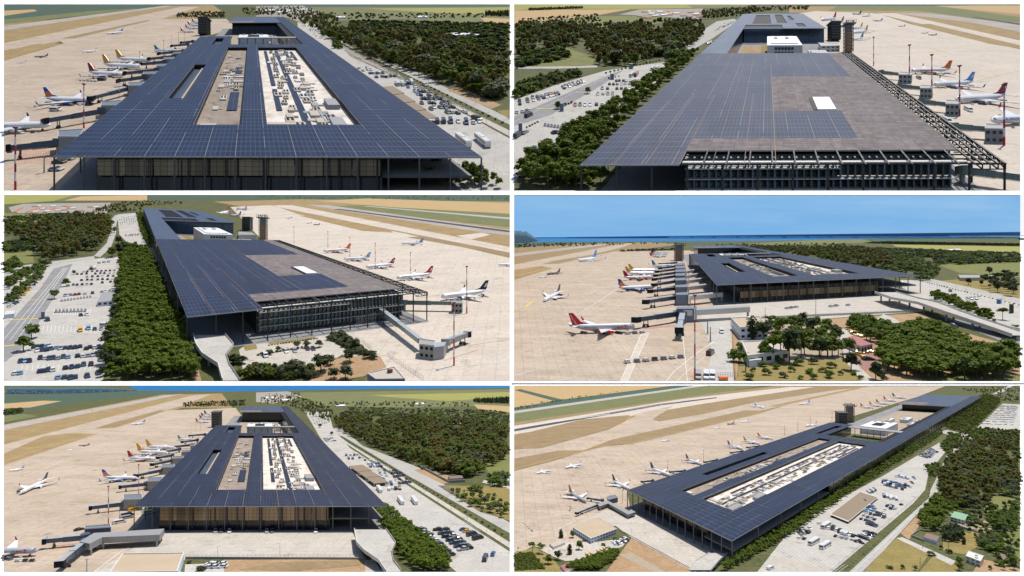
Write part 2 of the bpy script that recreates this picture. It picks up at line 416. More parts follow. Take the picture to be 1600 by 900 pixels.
# ------------------------------------------------------------------ trees
def crown_arrays(kind, seed):
 rg = np.random.default_rng(seed)
 blobs = []
 if kind == 'pine':
  n = 9
  for i in range(n):
   a = rg.uniform(0, 6.28); r = rg.uniform(0.05, .24)
   blobs.append((math.cos(a) * r, math.sin(a) * r, rg.uniform(.50, .80), rg.uniform(.14, .21), .85))
  q, s = 420, .052
 elif kind == 'umbrella':
  for i in range(11):
   a = rg.uniform(0, 6.28); r = rg.uniform(0.0, .26)
   blobs.append((math.cos(a) * r, math.sin(a) * r, rg.uniform(.72, .88), rg.uniform(.11, .17), .7))
  q, s = 400, .048
 elif kind == 'forest':
  for i in range(11):
   a = rg.uniform(0, 6.28); zz = rg.uniform(.36, .9); r = rg.uniform(0.03, .26) * (1.25 - zz)
   blobs.append((math.cos(a) * r, math.sin(a) * r, zz, rg.uniform(.11, .18), 1.05))
  q, s = 420, .054
 elif kind == 'broad':
  for i in range(10):
   a = rg.uniform(0, 6.28); r = rg.uniform(0.03, .28)
   blobs.append((math.cos(a) * r, math.sin(a) * r, rg.uniform(.38, .82), rg.uniform(.14, .22), .9))
  q, s = 440, .056
 elif kind == 'cypress':
  for i in range(9):
   zz = .12 + .8 * i / 8; w = .17 * math.sin(min(1, (1.08 - zz) * 1.5) * 1.57)
   blobs.append((rg.uniform(-.02, .02), rg.uniform(-.02, .02), zz, max(.04, w), 1.1))
  q, s = 340, .045
 elif kind == 'bush':
  for i in range(7):
   a = rg.uniform(0, 6.28); r = rg.uniform(0.05, .42)
   blobs.append((math.cos(a) * r, math.sin(a) * r, rg.uniform(.28, .62), rg.uniform(.24, .40), .9))
  q, s = 240, .11
 V = []; N = []
 wts = np.array([b[3] ** 2 for b in blobs]); wts /= wts.sum()
 for i in range(q):
  b = blobs[rg.choice(len(blobs), p=wts)]
  d = rg.normal(size=3); d /= np.linalg.norm(d)
  if d[2] < -.35: d[2] *= -1
  rr = b[3] * rg.uniform(.78, 1.12)
  p = np.array([b[0] + d[0] * rr, b[1] + d[1] * rr, b[2] + d[2] * rr * b[4]])
  n = d + np.array([0, 0, .45]) + rg.normal(size=3) * .40; n /= np.linalg.norm(n)
  a = np.cross(n, rg.normal(size=3)); a /= np.linalg.norm(a); c = np.cross(n, a)
  k = s * rg.uniform(.65, 1.4); k2 = k * rg.uniform(.55, .95)
  V += [p - a * k, p - c * k2, p + a * k, p + c * k2]
 Fq = [(4 * i, 4 * i + 1, 4 * i + 2, 4 * i + 3) for i in range(q)]
 for b in blobs:
  if kind != 'bush' and rg.random() < .25: continue
  o = len(V); r = b[3] * .82
  for dx, dy, dz in ((1, 0, 0), (0, 1, 0), (-1, 0, 0), (0, -1, 0), (0, 0, 1), (0, 0, -1)):
   V.append(np.array([b[0] + dx * r, b[1] + dy * r, b[2] + dz * r * b[4]]))
  for i in range(4):
   j = (i + 1) % 4
   Fq += [(o + i, o + j, o + 4), (o + j, o + i, o + 5)]
 return np.array(V), Fq
def trunk_mb(kind, seed):
 rg = np.random.default_rng(seed + 99); mb = MB()
 top = {'pine': .55, 'umbrella': .72, 'forest': .6, 'broad': .5, 'cypress': .3, 'bush': .2}[kind]
 r = {'pine': .022, 'umbrella': .018, 'forest': .02, 'broad': .028, 'cypress': .02, 'bush': .03}[kind]
 mb.tube((0, 0, -.03), (.01, .01, top), r, r * .6, 'bark', 6, False)
 for i in range(4):
  a = i * 1.6 + rg.uniform(0, .6)
  mb.tube((.008, .008, top * rg.uniform(.7, .98)), (math.cos(a) * .17, math.sin(a) * .17, top + .16), r * .5, r * .2, 'bark', 5, False)
 return mb
TREE = {}
def mesh_from(V, Fq, name, mat):
 me = bpy.data.meshes.new(name); V = np.asarray(V, np.float32)
 if isinstance(Fq, tuple): li, ls = Fq
 else:
  li = np.fromiter((k for f in Fq for k in f), np.int32); ls = np.array([len(f) for f in Fq], np.int32)
 me.vertices.add(len(V)); me.vertices.foreach_set('co', V.ravel()); me.loops.add(len(li)); me.loops.foreach_set('vertex_index', li)
 me.polygons.add(len(ls)); me.polygons.foreach_set('loop_start', np.concatenate([[0], np.cumsum(ls)[:-1]]).astype(np.int32)); me.update(calc_edges=True)
 me.materials.append(M(mat)); return me
def lod(kind):
 n, k = {'pine': 420, 'umbrella': 400, 'forest': 420, 'broad': 440, 'cypress': 340, 'bush': 240}[kind], .55
 return n, int(n * k)
def tree_kind(kind, leaf, n=3):
 key = (kind, leaf)
 if key not in TREE:
  out = []
  for i in range(n):
   V, Fq = crown_arrays(kind, i * 13 + sum(map(ord, kind)))
   cm = mesh_from(V, Fq, 'crown', leaf)
   to = trunk_mb(kind, i).build('trunk', base=(0, 0, 0))
   tm = to.data; bpy.data.objects.remove(to)
   n, k = lod(kind); Q = V[:4 * k].reshape(k, 4, 3); c_ = Q.mean(1, keepdims=True); Q = (c_ + (Q - c_) * 1.3).reshape(-1, 3)
   ti = np.array([f for f in Fq[n:]], np.int32) - 4 * n + 4 * k
   W = np.concatenate([Q, V[4 * n:]]); li = np.concatenate([np.arange(4 * k, dtype=np.int32), ti.ravel().astype(np.int32)]); ls = np.concatenate([np.full(k, 4), np.full(len(ti), 3)]).astype(np.int32)
   out.append((cm, tm, W, (li, ls)))
  TREE[key] = out
 return TREE[key]
TREES = []      # (size, tract, X, Y, height in world units, kind, leaf, name, label, group, wide)
def tree(t, X, Y, hm, kind, leaf, name, label, group=None, wide=1.0, always=False):
 h = hm * t.met(X, Y)
 hp = h / t.u(X, Y)
 if not t.inside(X, Y, 2): return
 r = t.rect; Y = min(Y, r[3] - 6)
 w = hp * .38 * wide
 if X - w < r[0] or X + w > r[2] or Y - hp < r[1] + 3: 
  if Y - hp < r[1] + 3 or X - w * .8 < r[0] or X + w * .8 > r[2]: return
 TREES.append((1e6 if always else hp, t, X, Y, h, kind, leaf, name, label, group, wide))
def scatter(t, poly, hm, kinds, group, label, dens=1.0, hvar=.38, seed=1, wide=1.0, name=None, fore=.5, maxn=2000, clear=False):
 clear = clear or 'wood' in group and 'edge' not in group
 """plant the ground inside poly; kinds = [(kind, leaf, weight, name)]"""
 rg = random.Random(seed); xs = [p[0] for p in poly]; ys = [p[1] for p in poly]
 miss = 0; placed = 0
 if 'woodland' in group: dens *= 1.22
 cell = {}
 while miss < 260 and placed < maxn:
  X = rg.uniform(min(xs), max(xs)); Y = rg.uniform(min(ys), max(ys))
  mpp = t.g * (Y - t.yt3)
  rad = hm * mpp * .52 * wide / dens
  if not in_poly(X, Y, poly): miss += .3; continue
  if clear and noise.noise(Vector((X * .011 + seed, 55.0 * math.log(Y - t.yt3) * .11, seed))) > .28: miss += .3; continue
  ok = True
  ci, cj = int(X // 40), int(Y // 40)
  R = int(rad * 1.0 // 40) + 1
  for a in range(ci - R, ci + R + 1):
   for b in range(cj - R, cj + R + 1):
    for (x2, y2) in cell.get((a, b), ()):
     if ((x2 - X) / rad) ** 2 + ((y2 - Y) / (rad * fore)) ** 2 < 1: ok = False; break
    if not ok: break
   if not ok: break
  if not ok: miss += 1; continue
  miss = 0; placed += 1
  cell.setdefault((ci, cj), []).append((X, Y))
  tot = sum(k[2] for k in kinds); q = rg.uniform(0, tot)
  for k in kinds:
   q -= k[2]
   if q <= 0: break
  tree(t, X, Y, hm * rg.uniform(1 - hvar, 1 + hvar), k[0], k[1], k[3], label, group, wide * rg.uniform(.85, 1.2))
def finish_trees(limit=285, smallest=9):
 byname = {}
 for r in TREES: byname.setdefault(r[7], []).append(r)
 rest = {}
 rg = random.Random(5)
 for nm, rows in byname.items():
  rows.sort(key=lambda r: -r[0])
  for i, r in enumerate(rows):
   size, t, X, Y, h, kind, leaf, name, label, group, wide = r
   var = rg.choice(tree_kind(kind, leaf)); rot = rg.uniform(0, 6.28); sx = h * wide; 
   if i < limit and (size > smallest):
    loc = t.P(X, Y)
    if kind == 'bush':
     o = bpy.data.objects.new(name, var[0])
    else:
     o = bpy.data.objects.new(name, var[1])
     c = bpy.data.objects.new('crown', var[0]); COL.objects.link(c); c.parent = o
    COL.objects.link(o)
    o.location = loc; o.rotation_euler = (0, 0, rot); o.scale = (sx, sx, h)
    tag(o, label, 'bush' if kind == 'bush' else 'tree', group)
   else:
    rest.setdefault((t.name, leaf), []).append((t, X, Y, h, var, rot, sx, rg.random()))
 for (tn, leaf), rows in rest.items():
  VV = []; LI = []; LS = []; TT = []; off = 0
  base = np.array(rows[0][0].P(rows[0][1], rows[0][2]))
  for (t, X, Y, h, var, rot, sx, tint) in rows:
   V, Fq = var[2], var[3]
   c, s = math.cos(rot), math.sin(rot)
   W = np.stack([(V[:, 0] * c - V[:, 1] * s) * sx, (V[:, 0] * s + V[:, 1] * c) * sx, V[:, 2] * h], 1) + np.array(t.P(X, Y)) - base
   VV.append(W); LI.append(Fq[0] + off); LS.append(Fq[1]); off += len(V); TT.append(np.full(len(V), tint, np.float32))
  me = mesh_from(np.concatenate(VV), (np.concatenate(LI), np.concatenate(LS)), 'woodland', leaf)
  a = me.attributes.new('tint', 'FLOAT', 'POINT'); a.data.foreach_set('value', np.concatenate(TT))
  o = bpy.data.objects.new('woodland', me); COL.objects.link(o); o.location = base
  word = {'leaf_forest': 'brownish green', 'leaf_pine': 'deep green', 'leaf_broad': 'mid green', 'leaf_olive': 'grey green', 'leaf_dark': 'dark green', 'leaf_lime': 'yellow green'}[leaf]
  tag(o, 'far %s treetops beyond the terminal in the %s view' % (word, tn), 'woodland', kind='stuff')
def palm(t, X, Y, hm, label):
 h = hm * t.met(X, Y); b = t.P(X, Y)
 r = empty('palm_tree', b, label, 'palm tree')
 mb = MB(); mb.tube(b - UP * h * .02, b + Vector((h * .03, 0, h * .78)), h * .035, h * .028, 'bark', 7); mb.build('trunk', r)
 mb = MB(); rg = random.Random(int(X)); c = b + Vector((h * .03, 0, h * .78))
 for i in range(26):
  a = rg.uniform(0, 6.28); el = rg.uniform(-.3, 1.1); L = h * rg.uniform(.25, .34)
  d = Vector((math.cos(a), math.sin(a), 0)); sd = Vector((-d.y, d.x, 0)) * h * .035
  p = [c]; ang = el
  for k in range(4):
   p.append(p[-1] + (d * math.cos(ang) + UP * math.sin(ang)) * L / 4); ang -= .45
  for k in range(4):
   w0 = (.5, 1, .9, .6)[k]; w1 = (1, .9, .6, .1)[k]
   mb.poly([p[k] - sd * w0, p[k + 1] - sd * w1, p[k + 1] + sd * w1, p[k] + sd * w0], 'leaf_broad')
 mb.build('crown', r)
# ------------------------------------------------------------------ road vehicles (metres, +X forward)
CARM = {}
def loft(mb, secs, mat):
 for a, b in zip(secs[:-1], secs[1:]):
  n = len(a)
  for i in range(n):
   j = (i + 1) % n; mb.poly([a[i], b[i], b[j], a[j]], mat)
 mb.poly(list(reversed(secs[0])), mat); mb.poly(secs[-1], mat)
def car_mesh(kind):
 if kind in CARM: return CARM[kind]
 mb = MB()
 if kind == 'car':
  prof = [(-2.2, .35, .62, .78), (-2.1, .3, .95, .86), (-1.2, .28, 1.0, .88), (.9, .28, .95, .88), (1.9, .3, .82, .85), (2.2, .36, .62, .74)]
  loft(mb, [[(x, -w, z0), (x, w, z0), (x, w * .97, z1), (x, -w * .97, z1)] for x, z0, z1, w in prof], 'paint')
  cab = [(-1.75, .95, .97, .74), (-1.2, .95, 1.40, .66), (.15, .95, 1.44, .64), (1.0, .93, .96, .74)]
  loft(mb, [[(x, -.78, z0), (x, .78, z0), (x, w, z1), (x, -w, z1)] for x, z0, z1, w in cab], 'window_dark')
  mb.hexa([(-1.2, -.63, 1.42), (.15, -.63, 1.45), (.15, .63, 1.45), (-1.2, .63, 1.42)], [(-1.1, -.58, 1.48), (.1, -.58, 1.50), (.1, .58, 1.50), (-1.1, .58, 1.48)], 'paint')
  wh = (-1.35, 1.35); tr = .8; wr = .33
 elif kind == 'van':
  prof = [(-2.7, .4, 1.9, .9), (-2.6, .35, 2.05, .95), (1.3, .35, 2.05, .95), (2.0, .35, 1.25, .95), (2.6, .4, .95, .88)]
  loft(mb, [[(x, -w, z0), (x, w, z0), (x, w * .92, z1), (x, -w * .92, z1)] for x, z0, z1, w in prof], 'paint')
  for s in (-1, 1):
   mb.poly([(-2.4, s * .95, 1.2), (1.5, s * .95, 1.2), (1.3, s * .93, 1.75), (-2.4, s * .91, 1.75)], 'window_dark')
  mb.poly([(2.03, -.85, 1.27), (2.03, .85, 1.27), (1.42, .8, 1.93), (1.42, -.8, 1.93)], 'window_dark')
  wh = (-1.7, 1.7); tr = .85; wr = .36
 else:   # bus
  prof = [(-6, .5, 2.9, 1.15), (-5.9, .4, 3.2, 1.25), (5.6, .4, 3.2, 1.25), (6.0, .5, 2.5, 1.15)]
  loft(mb, [[(x, -w, z0), (x, w, z0), (x, w * .96, z1), (x, -w * .96, z1)] for x, z0, z1, w in prof], 'paint')
  for s in (-1, 1):
   mb.poly([(-5.6, s * 1.26, 1.5), (5.3, s * 1.26, 1.5), (5.3, s * 1.235, 2.6), (-5.6, s * 1.235, 2.6)], 'window_dark')
  mb.poly([(6.0, -1.05, 1.2), (6.0, 1.05, 1.2), (5.72, 1.05, 2.85), (5.72, -1.05, 2.85)], 'window_dark')
  mb.poly([(-6.02, -1.0, 1.6), (-6.02, 1.0, 1.6), (-6.0, 1.0, 2.6), (-6.0, -1.0, 2.6)], 'window_dark')
  mb.hexa([(-1.5, -.8, 3.21), (1, -.8, 3.21), (1, .8, 3.21), (-1.5, .8, 3.21)], [(-1.4, -.7, 3.42), (.9, -.7, 3.42), (.9, .7, 3.42), (-1.4, .7, 3.42)], 'offwhite')
  wh = (-3.6, 3.9); tr = 1.15; wr = .5
 for x in wh:
  for s in (-1, 1): mb.tube((x, s * tr - .12, wr), (x, s * tr + .12, wr), wr, wr, 'rubber', 8)
 o = mb.build(kind, base=(0, 0, 0)); me = o.data; bpy.data.objects.remove(o)
 CARM[kind] = me
 return me
PAINT = {'white': (.75, .75, .76), 'black': (.012, .013, .016), 'navy': (.015, .03, .075), 'blue': (.03, .12, .32), 'silver': (.38, .40, .42), 'red': (.38, .02, .02), 'yellow': (.78, .45, .01), 'grey': (.12, .13, .14), 'teal': (.02, .07, .09), 'orange': (.7, .2, .02), 'pale blue': (.25, .42, .6), 'dark red': (.15, .01, .02)}
CARS = []
def car(t, X, Y, d, kind='car', color='white', where='', group=None, label=None, name=None, s=1.0):
 if not t.inside(X, Y, 12): return
 a = t.P(X - d[0], Y - d[1]); b = t.P(X + d[0], Y + d[1])
 CARS.append((t.met(X, Y) / t.u(X, Y) * {'car': 4.5, 'van': 5.5, 'bus': 12}[kind] * s, t, X, Y, (b - a), kind, color, where, group, label, name, s))
def car_matrix(r):
 t, X, Y, f, s = r[1], r[2], r[3], r[4], r[11]
 n = Vector((0, -t.m, 1)).normalized(); f = f.normalized(); l = n.cross(f).normalized(); f = l.cross(n)
 k = t.met(X, Y) * s * {'lower right': 1.85, 'middle left': 1.12, 'middle right': 1.15}.get(t.name, 1.35); p = t.P(X, Y); kp = t.kap(Y) * 1.25
 sf = k / math.hypot(f.x, f.y / kp); sl = k / math.hypot(l.x, l.y / kp); f = f * (sf / k); l = l * (sl / k)
 return Matrix(((f.x * k, l.x * k, n.x * k, p.x), (f.y * k, l.y * k, n.y * k, p.y), (f.z * k, l.z * k, n.z * k, p.z), (0, 0, 0, 1)))
KINDN = {'car': ('parked_car', 'car'), 'van': ('parked_van', 'van'), 'bus': ('coach', 'coach')}
def finish_cars(limit=285):
 CARS.sort(key=lambda r: -r[0])
 rest = {}; cnt = {}
 for r in CARS:
  t, kind, color = r[1], r[5], r[6]
  cnt[kind] = cnt.get(kind, 0) + 1
  if cnt[kind] <= limit or r[9]:
   nm, cat = KINDN[kind]
   o = bpy.data.objects.new(r[10] or nm, car_mesh(kind)); COL.objects.link(o)
   o.matrix_world = car_matrix(r); o.color = rgb(PAINT[color])
   lb = r[9] or 'small %s %s parked %s' % (color, 'van' if kind == 'van' else 'coach' if kind == 'bus' else 'car', r[7])
   tag(o, lb, cat, r[8] or ('%ss parked %s' % (cat if kind != 'bus' else 'coache', r[7])))
  else: rest.setdefault((t.name, color), []).append(r)
 for (tn, color), rows in rest.items():
  mb = MB(); nm = 'paint_' + color.replace(' ', '_')
  if nm not in MATS: plain(nm, PAINT[color], .3)
  for r in rows:
   me = car_mesh('car'); Mx = car_matrix(r)
   for p in me.polygons:
    mt = me.materials[p.material_index].name
    mb.poly([Mx @ me.vertices[i].co for i in p.vertices], nm if mt.startswith('paint') else mt)
  o = mb.build('distant_cars')
  if o: tag(o, 'far off %s cars too small to count in the %s view' % (color, tn), 'cars', kind='stuff')
def lot(t, quad, rows, cols, mix, where, group, fill=.9, seed=1, heading='col', kind='car', jit=.12, s=1.0, skip=None):
 """bays filled with parked vehicles; quad = four survey corners (u along cols, v along rows)"""
 rg = random.Random(seed); Hm = homog([(0, 0), (1, 0), (1, 1), (0, 1)], quad)
 for r in range(rows):
  for c in range(cols):
   if rg.random() > fill: continue
   u = (c + .5 + rg.uniform(-jit, jit)) / cols; v = (r + .5 + rg.uniform(-jit, jit)) / rows
   X, Y = hap(Hm, u, v); e = 1e-3
   q = hap(Hm, u, v + e) if heading == 'col' else hap(Hm, u + e, v)
   d = ((q[0] - X), (q[1] - Y)); L = math.hypot(*d); sg = rg.choice((-1, 1))
   k = kind if isinstance(kind, str) else rg.choice(kind)
   car(t, X, Y, (d[0] / L * 3 * sg, d[1] / L * 3 * sg), k, rg.choice(mix), where, group, s=s)
# ------------------------------------------------------------------ airliners
def text_mesh(txt):
 cu = bpy.data.curves.new('lettering', 'FONT'); cu.body = txt; cu.extrude = 0.0; cu.resolution_u = 2
 o = bpy.data.objects.new('lettering', cu); COL.objects.link(o)
 dg = bpy.context.evaluated_depsgraph_get(); ev = o.evaluated_get(dg); me = ev.to_mesh()
 V = [v.co.copy() for v in me.vertices]; Fs = [list(p.vertices) for p in me.polygons]
 ev.to_mesh_clear(); bpy.data.objects.remove(o); bpy.data.curves.remove(cu)
 x0 = min(v.x for v in V); x1 = max(v.x for v in V)
 y0 = min(v.y for v in V); y1 = max(v.y for v in V)
 return [((v.x - x0) / (x1 - x0), (v.y - y0) / (y1 - y0)) for v in V], Fs
def airliner(t, nose, tail, label, fin='red', engine='plane_white', body='plane_white', tip=None, belly=None, text=None, parts=True, span=.453, group='airliners on the apron', finmark=None, stripe_=None, jet='airliner', kp=None, fintext=None, finlow=None):
 L0 = math.hypot(nose[0] - tail[0], (nose[1] - tail[1]) * 1.6) * t.u(*nose)
 hc = .088 * L0
 A = t.P(nose[0], nose[1], hc); B = t.P(tail[0], tail[1], hc)
 ex = B - A
 kp = kp or t.kap((nose[1] + tail[1]) / 2)
 gx, gy = ex.x, ex.y / kp; Lr = math.hypot(gx, gy)
 lat = Vector((-gy, gx * kp, 0)); lat.z = t.m * lat.y
 if lat.y > 0: lat = -lat          # +s towards the viewer
 lat = lat / Lr * Lr
 hgt = UP * Lr
 def W(x, s, h): return A + ex * x + lat * s + hgt * h
 if not parts: span *= .8
 root = empty(jet, A + ex * .45 - UP * hc, label, 'airliner', group)
 R = .050
 secs = [(0.0, .004, -.010), (.012, .022, -.007), (.04, .038, -.003), (.085, R, 0), (.5, R, 0), (.70, R, 0), (.80, .042, .008), (.90, .026, .020), (.97, .013, .029), (1.0, .006, .032)]
 n = 12 if parts else 8
 def ring(x, r, dz): return [W(x, math.cos(a) * r, dz + math.sin(a) * r) for a in [2 * math.pi * i / n + math.pi / n for i in range(n)]]
 MBs = {}
 def mb(k):
  k2 = k if parts else 'airframe'
  return MBs.setdefault(k2, MB())
 f = mb('fuselage'); rings = [ring(*q) for q in secs]
 for a, b in zip(rings[:-1], rings[1:]):
  for i in range(n):
   j = (i + 1) % n
   low = math.sin(2 * math.pi * (i + .5) / n + math.pi / n) < -.45
   f.poly([a[i], b[i], b[j], a[j]], (belly if (low and belly) else body))
 f.poly(rings[0], body); f.poly(list(reversed(rings[-1])), body)
 if parts:
  wn = mb('window_glazing')
  for s in (-1, 1):
   for k in range(34):
    x0 = .12 + .68 * k / 34
    r2 = 1.006
    wn.poly([W(x0, s * R * r2 * .985, .008), W(x0 + .0095, s * R * r2 * .985, .008), W(x0 + .0095, s * R * r2 * .94, .019), W(x0, s * R * r2 * .94, .019)], 'window_dark')
  ck = mb('cockpit_window')
  for s in (-1, 1):
   ck.poly([W(.022, s * .008, .026), W(.022, s * .024, .016), W(.05, s * .040, .016), W(.042, s * .014, .037)], 'window_dark')
 def slab(k, quad, th, mat):
  m_ = mb(k)
  lo = [W(x, s, h - th / 2) for x, s, h in quad]; hi = [W(x, s, h + th / 2) for x, s, h in quad]
  m_.hexa(lo, hi, mat)
 for s in (-1, 1):
  slab('wing%d' % s, [(.36, s * .035, -.028), (.585, s * .035, -.026), (.60, s * .15, -.018), (.425, s * .15, -.018)], .014, 'plane_white' if body != 'plane_brown' else body)
  slab('wing%d' % s, [(.425, s * .15, -.018), (.60, s * .15, -.018), (.685, s * span, .012), (.648, s * span, .012)], .009, 'plane_white' if body != 'plane_brown' else body)
  m_ = mb('winglet%d' % s if parts else 'w')
  lo = [W(.648, s * span, .010), W(.685, s * span, .010), W(.686, s * (span + .006), .010), W(.649, s * (span + .006), .010)]
  hi = [W(.690, s * (span + .014), .072), W(.708, s * (span + .014), .072), W(.709, s * (span + .018), .072), W(.691, s * (span + .018), .072)]
  m_.hexa(lo, hi, tip or fin)
  slab('tailplane%d' % s, [(.865, s * .018, .028), (.955, s * .012, .030), (.99, s * .175, .040), (.950, s * .175, .040)], .007, 'plane_white' if body != 'plane_brown' else body)
  e = mb('engine%d' % s)
  a = W(.375, s * .135, -.048); b = W(.42, s * .135, -.048); c = W(.475, s * .135, -.046); dd = W(.50, s * .135, -.045)
  rr = .030 * Lr
  e.tube(a, b, rr * .92, rr, engine, 10, False); e.tube(b, c, rr, rr * .85, engine, 10, False); e.tube(c, dd, rr * .7, rr * .5, 'grey', 8)
  e.tube(a + ex * .004, a + ex * .006, rr * .9, rr * .9, 'dark', 10)
  slab('engine%d' % s, [(.40, s * .132, -.022), (.48, s * .132, -.022), (.48, s * .138, -.022), (.40, s * .138, -.022)], .02, engine)
 fq = [(.79, 0, .046), (.955, 0, .042), (1.012, 0, .215), (.945, 0, .215)]
 m_ = mb('fin'); w = .006
 pl = [W(x, -w, h) for x, s, h in fq]; pr = [W(x, w, h) for x, s, h in fq]
 m_.hexa(pl, pr, fin)
 m_.hexa([W(.70, -.003, .046), W(.80, -.005, .046), W(.835, -.004, .086), W(.835, -.004, .086)][:4], [W(.70, .003, .046), W(.80, .005, .046), W(.835, .004, .087), W(.835, .004, .087)], fin)
 if finlow:
  lo_ = [(.80, .05), (.953, .048), (.975, .115), (.90, .150)]
  for s in (-1, 1): m_.poly([W(x, s * w * 1.15, h) for x, h in lo_], finlow)
 if finmark:
  shape = [(.905, .085), (.955, .10), (.985, .165), (.945, .160)]
  for s in (-1, 1): m_.poly([W(x, s * w * 1.2, h) for x, h in shape], finmark)
 if stripe_:
  for s in (-1, 1):
   f.poly([W(.01, s * R * .55, -.004), W(.2, s * R * 1.01, -.010), W(.2, s * R * 1.01, .012), W(.03, s * R * .8, .014)], stripe_)
   f.poly([W(.2, s * R * 1.01, -.010), W(.72, s * R * 1.012, -.012), W(.72, s * R * 1.012, -.006), W(.2, s * R * 1.01, .012)], stripe_)
 g = mb('landing_gear')
 for x, s in ((.12, 0), (.5, .07), (.5, -.07)):
  g.tube(W(x, s, -.03), W(x, s, -.078), .004 * Lr, .004 * Lr, 'grey', 6)
  for dx in (-.006, .006):
   c = W(x + dx, s, -.076); q = lat.normalized() * .008 * Lr
   g.tube(c - q, c + q, .012 * Lr, .012 * Lr, 'rubber', 8)
 side = 1
 if text:
  txt, x0, x1, h0, h1, mt = text
  V, Fs = text_mesh(txt); m_ = mb('lettering')
  flip = (A.x < B.x)          # nose to the left: text reads nose to tail
  pts = []
  for (a, b_) in V:
   x = x0 + (x1 - x0) * (a if flip else 1 - a); h = h0 + (h1 - h0) * b_
   sy = math.sqrt(max(1e-6, R * R - min(abs(h), R * .98) ** 2)) * 1.03
   pts.append(W(x, sy, h))
  for fc in Fs: m_.poly([pts[i] for i in fc], mt)
 if fintext:
  txt, mt = fintext
  V, Fs = text_mesh(txt); m_ = mb('lettering')
  flip = (A.x < B.x)
  for fc in Fs:
   q = []
   for i in fc:
    a, b_ = V[i]; a = a if not flip else 1 - a
    p0 = Vector((.955, .205)); p1 = Vector((.865, .066)); ax = p1 - p0; nn = Vector((-ax.y, ax.x)); 
    c = p0 + ax * a - nn * (-.10 - .20 * (b_)) * (1)
    q.append(W(c.x, w * 1.4, c.y))
   m_.poly(q, mt)
 ren = {'wing-1': 'wing', 'wing1': 'wing', 'winglet-1': 'winglet', 'winglet1': 'winglet', 'tailplane-1': 'tailplane', 'tailplane1': 'tailplane', 'engine-1': 'engine', 'engine1': 'engine'}
 for k, m_ in MBs.items(): m_.build(ren.get(k, k), root, t)
 if parts:
  for i, (x, s) in enumerate(((.16, .13), (.30, .17), (.62, .20), (.80, .10))):
   p = W(x, s, 0); X = ((p.x / p.y * F + 800) - t.ox) * 3; Y = ((p.y and (F * (t.H - hc) / p.y)) + t.yh - t.oy) * 3 + hc / t.u(*nose) * .9
   dr = (4, .5) if i % 2 else (1.5, 4)
   if t.inside(X, Y, 14): car(t, X, Y, dr, 'van' if i % 2 else 'car', ('white', 'grey', 'silver', 'navy')[(i + int(A.x)) % 4], '', 'service vehicles around the airliners', 'small service vehicle on the stand beside an airliner, %s view' % t.name, 'service_vehicle', .62)
 if not root.children: bpy.data.objects.remove(root); return None
 return root
# ------------------------------------------------------------------ masts, lamps
def mast(t, X, Y, Yt, label, Xt=None, striped=True, head=True, thick=.016, group=None):
 h = (Y - Yt) * t.u(X, Y); b = t.P(X, Y)
 r = empty('floodlight_mast', b, label, 'floodlight mast', group)
 mb = MB(); n = 7; rad = h * thick
 for i in range(n):
  mt = ('red' if i % 2 == 0 else 'white') if striped else 'steel_pale'
  a = i / n; c = (i + 1) / n
  mb.tube(b + UP * h * a, b + UP * h * c, rad * (1.1 - .5 * a), rad * (1.1 - .5 * c), mt, 8, i == n - 1)
 mb.build('pole', r, t)
 if head:
  mb = MB(); c = b + UP * h
  mb.tube(c - UP * h * .012, c + UP * h * .006, rad * 1.7, rad * 1.7, 'steel', 10)
  for i in range(8):
   a = i * .785; p = c + Vector((math.cos(a), math.sin(a), 0)) * rad * 1.9 + UP * rad * .6; d = Vector((math.cos(a), math.sin(a), -.5)) * rad
   mb.beam(p - d * .4, p + d * .5, rad * .9, rad * .8, 'dark_red' if striped else 'steel_pale')
  mb.build('lamp_head', r, t)
LAMPS = {}
def lamp_post(t, X, Y, hm, label, group):
 me = LAMPS.get('m')
 if me is None:
  a = MB(); a.tube((0, 0, 0), (0, 0, .97), .014, .009, 'steel_pale', 6); 
  o = a.build('pole', base=(0, 0, 0)); pm = o.data; bpy.data.objects.remove(o)
  a = MB(); a.tube((0, 0, .965), (.16, 0, .99), .008, .006, 'steel_pale', 5); a.beam((.12, 0, .99), (.22, 0, 1.0), .04, .02, 'grey')
  o = a.build('lamp', base=(0, 0, 0)); lm = o.data; bpy.data.objects.remove(o)
  LAMPS['m'] = me = (pm, lm)
 if not t.inside(X, Y, 3): return
 h = hm * t.met(X, Y)
 if Y - h / t.u(X, Y) < t.rect[1] + 2: return
 o = bpy.data.objects.new('street_lamp', me[0]); COL.objects.link(o); o.location = t.P(X, Y); o.scale = (h, h, h); o.rotation_euler = (0, 0, random.Random(X).choice((0, 3.14)))
 tag(o, label, 'street lamp', group)
 c = bpy.data.objects.new('lamp_head', me[1]); COL.objects.link(c); c.parent = o
def row(a, b, n, pw=1.0):
 """n survey points from a (near) to b (far), even on the land"""
 out = []
 for i in range(n):
  f = i / max(1, n - 1)
  out.append((a, b, f))
 return out
def along(t, a, b, n):
 """n points evenly spaced on the land between two survey points"""
 wa, wb = 1.0 / (a[1] - t.yt3), 1.0 / (b[1] - t.yt3)
 out = []
 for i in range(n):
  f = i / max(1, n - 1); w = wa + (wb - wa) * f
  s = (1.0 / w - a[1] + t.yt3) / (b[1] - a[1]) if abs(b[1] - a[1]) > 1e-6 else f
  out.append((a[0] + (b[0] - a[0]) * s, a[1] + (b[1] - a[1]) * s))
 return out
